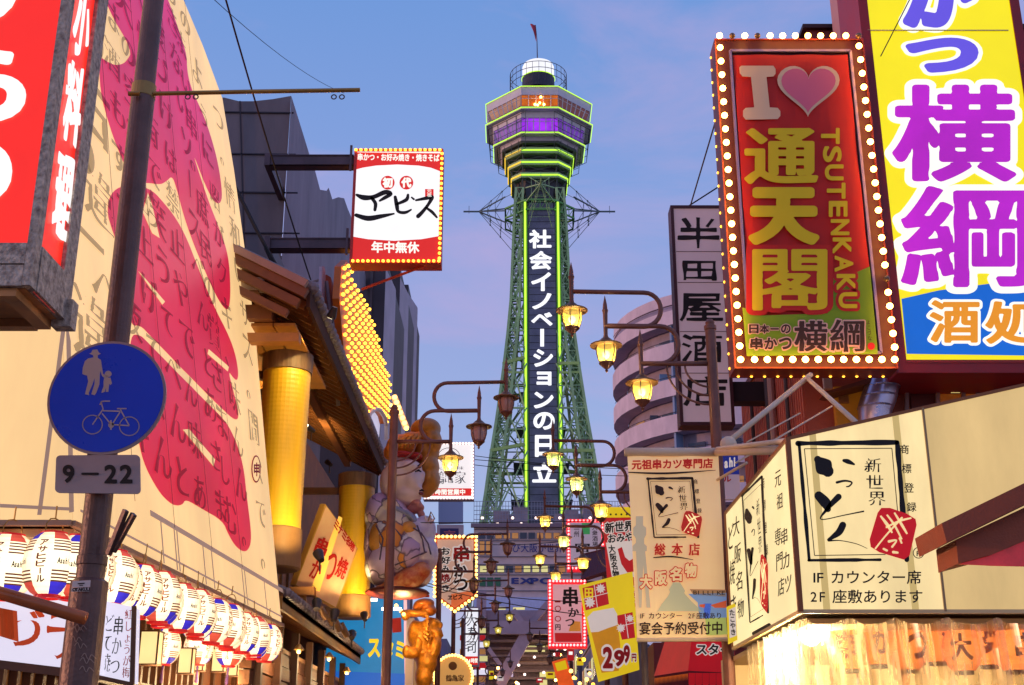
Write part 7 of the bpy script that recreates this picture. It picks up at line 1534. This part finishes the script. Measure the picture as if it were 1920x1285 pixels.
for x in (699, 722, 744): b = MB(); b.tube([P(x - 6, 1139 + (3 if x > 700 else -14), 24.3), P(x + 8, 1139 + (3 if x > 700 else -14), 24.3)], .03, 8); b.build('tube_lamp', glow('tube_white', (255, 250, 235), 5, 0), bf)
flat(bf, p_, [(757, 1120), (763, 1120), (766, 1290), (759, 1290)], 'neon_edge', glow('neon_pink', (255, 190, 190), 1.0, 0), .02)
# ================================================================== FARTHER SIGNS ON THE LEFT
s3, pn, bx = signbox('white_noodle_sign', 'white light box sign with brush writing, a red foot reading 24 hours and white bulbs', 'sign', 44, (795, 830, 889, 937), .4, mat('case_pale', (200, 180, 190), .5), glow('kame_white', (250, 240, 240), .95, .04, 1), .08)
p_ = panelY(44); border_bulbs(s3, p_, 797, 832, 886, 934, 15, 17, .045, BULBW)
flat(s3, p_, [(798, 916), (884, 916), (884, 930), (798, 930)], 'red_band', ERD, .01)
g_ = MB(); char(g_, p_, '鶴', 815, 884, 833, 908, 'pen', off=.012); char(g_, p_, '亀', 834, 886, 850, 906, 'pen', off=.012); char(g_, p_, '家', 853, 884, 873, 907, 'pen', off=.012); hrow(g_, p_, '大阪の味', (817, 879), (870, 878), 7, 'thin', off=.012)
for k in range(14): a, c = 2*math.pi*k/14, 2*math.pi*(k+1)/14; stroke(g_, p_, [(842 + 20*math.cos(a), 855 + 15*math.sin(a), 1.2), (842 + 20*math.cos(c), 855 + 15*math.sin(c), 1.2)], off=.01)
g_.build('grey_lettering', mat('letter_grey', (110, 110, 115), .6), s3)
g_ = MB(); hrow(g_, p_, '24時間営業中', (801, 923), (873, 923), 11, 'bold', off=.016); g_.build('white_lettering', LW, s3)
s4 = thing('pentagon_bulb_sign', 'pointed sign with orange bulb outline reading skewers and pancakes in red and black', 'sign', P(853, 1147, 28)); p_ = panelY(28)
pent = [(815, 1007), (893, 1007), (893, 1118), (853, 1147), (815, 1119)]
b = MB(); b.prism([p_.px(x, y) for x, y in pent], (0, .3, 0)); b.build('case', mat('case_rust', (150, 60, 36), .5, var=.2), s4)
flat(s4, p_, [(820, 1012), (888, 1012), (888, 1115), (853, 1140), (820, 1116)], 'face', glow('face_pinkish', (206, 160, 140), .7, .15, 1.5), .01); flat(s4, p_, [(846, 1114), (888, 1108), (888, 1115), (853, 1140), (846, 1136)], 'orange_fade', glow('face_orange', (226, 110, 60), .7, .1), .016)
pts = []
for (x0, y0), (x1, y1) in zip(pent, pent[1:] + pent[:1]):
    n = max(3, int(math.hypot(x1-x0, y1-y0)/7.8)); pts += [(x0 + (x1-x0)*k/n, y0 + (y1-y0)*k/n) for k in range(n)]
bulbs(s4, [p_.px(x, y, .05) for x, y in pts], .036, BULBM)
for ex, mm in ((.09, LWH), (0, None)):
    for txt, dst, st_m, nm in (((('串', 850, 1024, 880, 1054), ('焼', 826, 1076, 844, 1092)), 0, REDINK, 'red_lettering'), ((('か', 851, 1058, 876, 1082), ('つ', 851, 1086, 877, 1108), ('お', 827, 1027, 844, 1041), ('好', 827, 1044, 845, 1058), ('み', 829, 1061, 842, 1073), ('き', 830, 1097, 842, 1109)), 0, INK, 'dark_lettering')):
        g_ = MB()
        for ch, x0, y0, x1, y1 in txt: char(g_, p_, ch, x0, y0, x1, y1, 'bold', extra=ex, off=.02 + (0 if ex else .01))
        g_.build('white_outline' if ex else nm, mm or st_m, s4)
g_ = MB(); hrow(g_, p_, 'ヱビス', (839, 1121), (868, 1120), 10, 'heavy', off=.02); g_.build('maker_lettering', INKB, s4)
b = MB(); b.bar(P(820, 1003, 28.1), P(790, 990, 28.1), .05); b.bar(P(805, 1118, 28.1), P(785, 1118, 28.1), .05); b.build('bracket', mat('brace_red', (170, 40, 40), .5), s4)
s5 = thing('round_bulb_sign', 'round amber sign with a bulb rim at the bottom left of centre', 'sign', P(850, 1290, 30)); p_ = panelY(30)
b = MB(); dd = disc(p_, 850, 1268, 37, 40, 0, 36); b.prism(dd, (0, .3, 0)); b.build('case', mat('case_rust', (150, 60, 36)), s5)
b = MB(); b.poly(disc(p_, 850, 1268, 33, 36, .01, 36)); b.build('face', glow('face_amber', (216, 156, 84), .75, .12, 2), s5)
bulbs(s5, [p_.px(850 + 36*math.cos(R(a)), 1268 + 39*math.sin(R(a)), .05) for a in range(150, 400, 9)], .036, BULBM)
g_ = MB(); g_.poly(disc(p_, 849, 1249, 8, 8, .016, 16)); hrow(g_, p_, '鶴亀家', (836, 1272), (870, 1272), 13, 'brush', off=.02); g_.build('lettering', mat('letter_brown', (120, 84, 50), .6), s5)
s6, pn, bx = signbox('sushi_vertical_sign', 'narrow white vertical light box with thin brush writing and a red foot', 'sign', 40, (870, 1138, 899, 1250), .3, mat('case_pale', (200, 180, 190)), glow('sushi_white', (244, 244, 252), .95, .04, 1), .05)
p_ = panelY(40); flat(s6, p_, [(872, 1231), (897, 1231), (898, 1248), (872, 1248)], 'red_foot', ERD, .008); g_ = MB(); vcol(g_, p_, '大寿司', (885, 1150), (884, 1226), 20, 'pen', off=.01); g_.build('lettering', mat('letter_slate', (60, 66, 84), .6), s6)
g_ = MB(); hrow(g_, p_, '24時間', (874, 1239), (897, 1239), 9, 'bold', off=.012); g_.build('white_lettering', LW, s6)
s7 = thing('purple_house_sign', 'small white edged purple sign above the pentagon sign', 'sign', P(845, 1006, 36)); p_ = panelY(36)
flat(s7, p_, [(819, 984), (869, 984), (869, 1022), (819, 1022)], 'case', mat('case_pale', (200, 180, 190)), 0, .2); flat(s7, p_, [(825, 991), (860, 991), (860, 1016), (825, 1016)], 'purple_panel', mat('panel_purple', (56, 50, 110), .5), .008); g_ = MB(); char(g_, p_, '京', 832, 994, 854, 1014, 'gothic', off=.014); g_.build('lettering', mat('letter_pink', (200, 110, 130), .6), s7)
s8 = MB(); p_ = panelY(52); s8.prism([p_.px(x, y) for x, y in ((822, 940), (868, 938), (868, 980), (822, 981))], (0, .3, 0)); s8.build('blank_panel', mat('panel_skyblue', (190, 200, 235), .5), None, label='blank pale blue billboard panel above the purple sign', cat='billboard')
# filler facades left
for k, (x1, y0, y1, h, col, lab) in enumerate(((-3.4, 24.9, 33, 4.6, (120, 70, 60), 'dark red house behind the golden figure'), (-3.0, 33.2, 44, 5.6, (130, 110, 130), 'violet grey house behind the round bulb sign'), (-3.4, 44.2, 70, 6.8, (150, 140, 160), 'pale house behind the narrow sushi sign'), (-3.6, 70.2, 115, 8.5, (120, 116, 140), 'farthest house on the left before the portal'))):
    f_ = thing('shop_house', lab, 'building', (x1 - 3, (y0+y1)/2, 0), 'shop houses on the left side')
    b = MB(); b.box(x1 - 8, y0, 0, x1, y1, h); b.build('wall', mat('left_wall_%d' % k, col, .8, var=.2, vs=.8), f_)
    for j in range(int((y1-y0)/2.4)):
        yy = y0 + 1.2 + j*2.4; b = MB(); b.box(x1 + .004, yy - .6, h - 1.9, x1 + .05, yy + .6, h - .8); b.build('window', [LITO, WIN, LITW][(j + k) % 3], f_)
        b = MB(); b.box(x1 + .004, yy - .9, .3, x1 + .04, yy + .9, 2.6); b.build('shop_window', glow('shop_window_warm', (255, 200, 120), .9, .3, 1), f_)
for k in range(9):
    b = MB(); y = 1170 + k*13; a_ = P(886 + (k % 2)*4, y, 60); b.box(a_.x - .6, 60, a_.z - .12, a_.x + .6, 60.1, a_.z + .12); b.build('small_sign', [LITO, LITW, LRED, WSB][k % 4], None, label='tiny lit strip sign stacked down the left side of the portal, %s from the top' % ords[k], cat='sign', group='tiny lit signs left of the portal')
# ================================================================== CABLES
def cable(name, pts, r, lab):
    b = MB(); b.tube(pts, r, 5); b.build('cable', INK, None, label=lab, cat='cable')
def sag(a, c, s_, n=10): a, c = Vector(a), Vector(c); return [a.lerp(c, k/n) - Vector((0, 0, s_*4*(k/n)*(1-k/n))) for k in range(n+1)]
cable('c', sag(P(418, -20, 12), P(618, 628, 20), .12), .012, 'dark cable dropping from the top edge past the grey building')
cable('c', sag(P(380, -20, 30), P(645, 175, 60), .4), .012, 'thin faint cable crossing the sky above the brass arm')
cable('c', [P(440, 350, 19), P(480, 430, 19), P(518, 500, 19), P(545, 530, 19.5)], .035, 'bundled pale cable running down beside the billboard')
for k, (y0, y1) in enumerate(((855, 880), (862, 874), (872, 893))): cable('c', sag(P(890, y0, 60), P(1185, y1, 60), .1), .018, ('upper', 'middle', 'lower')[k] + ' of the three thin power lines in front of the tower legs')
cable('c', sag(P(905, 1068, 30), P(1200, 1052, 30), .05), .01, 'thin wire crossing in front of the lit office windows')
cable('c', sag(P(890, 1020, 50), P(1160, 1000, 34), .15), .014, 'sagging wire in front of the blue lettering')
cable('c', sag(P(745, 1080, 24), P(1090, 1128, 26), .12), .009, 'thin wire from the giant figure towards the red bulb sign')
cable('c', sag(P(1345, 352, 18), P(1292, 386, 18), .0), .012, 'short stay wire above the white vertical signboard')
cable('c', sag(P(700, 980, 22), P(1190, 975, 22), .02), .008, 'thin horizontal wire strung between the nearest left lamp post and the right side')
cable('c', sag(P(750, 1085, 24), P(1200, 1165, 19), .1), .008, 'thin wire sloping across behind the pentagon sign')
bpy.data.objects.remove(_to); bpy.data.curves.remove(_tc)
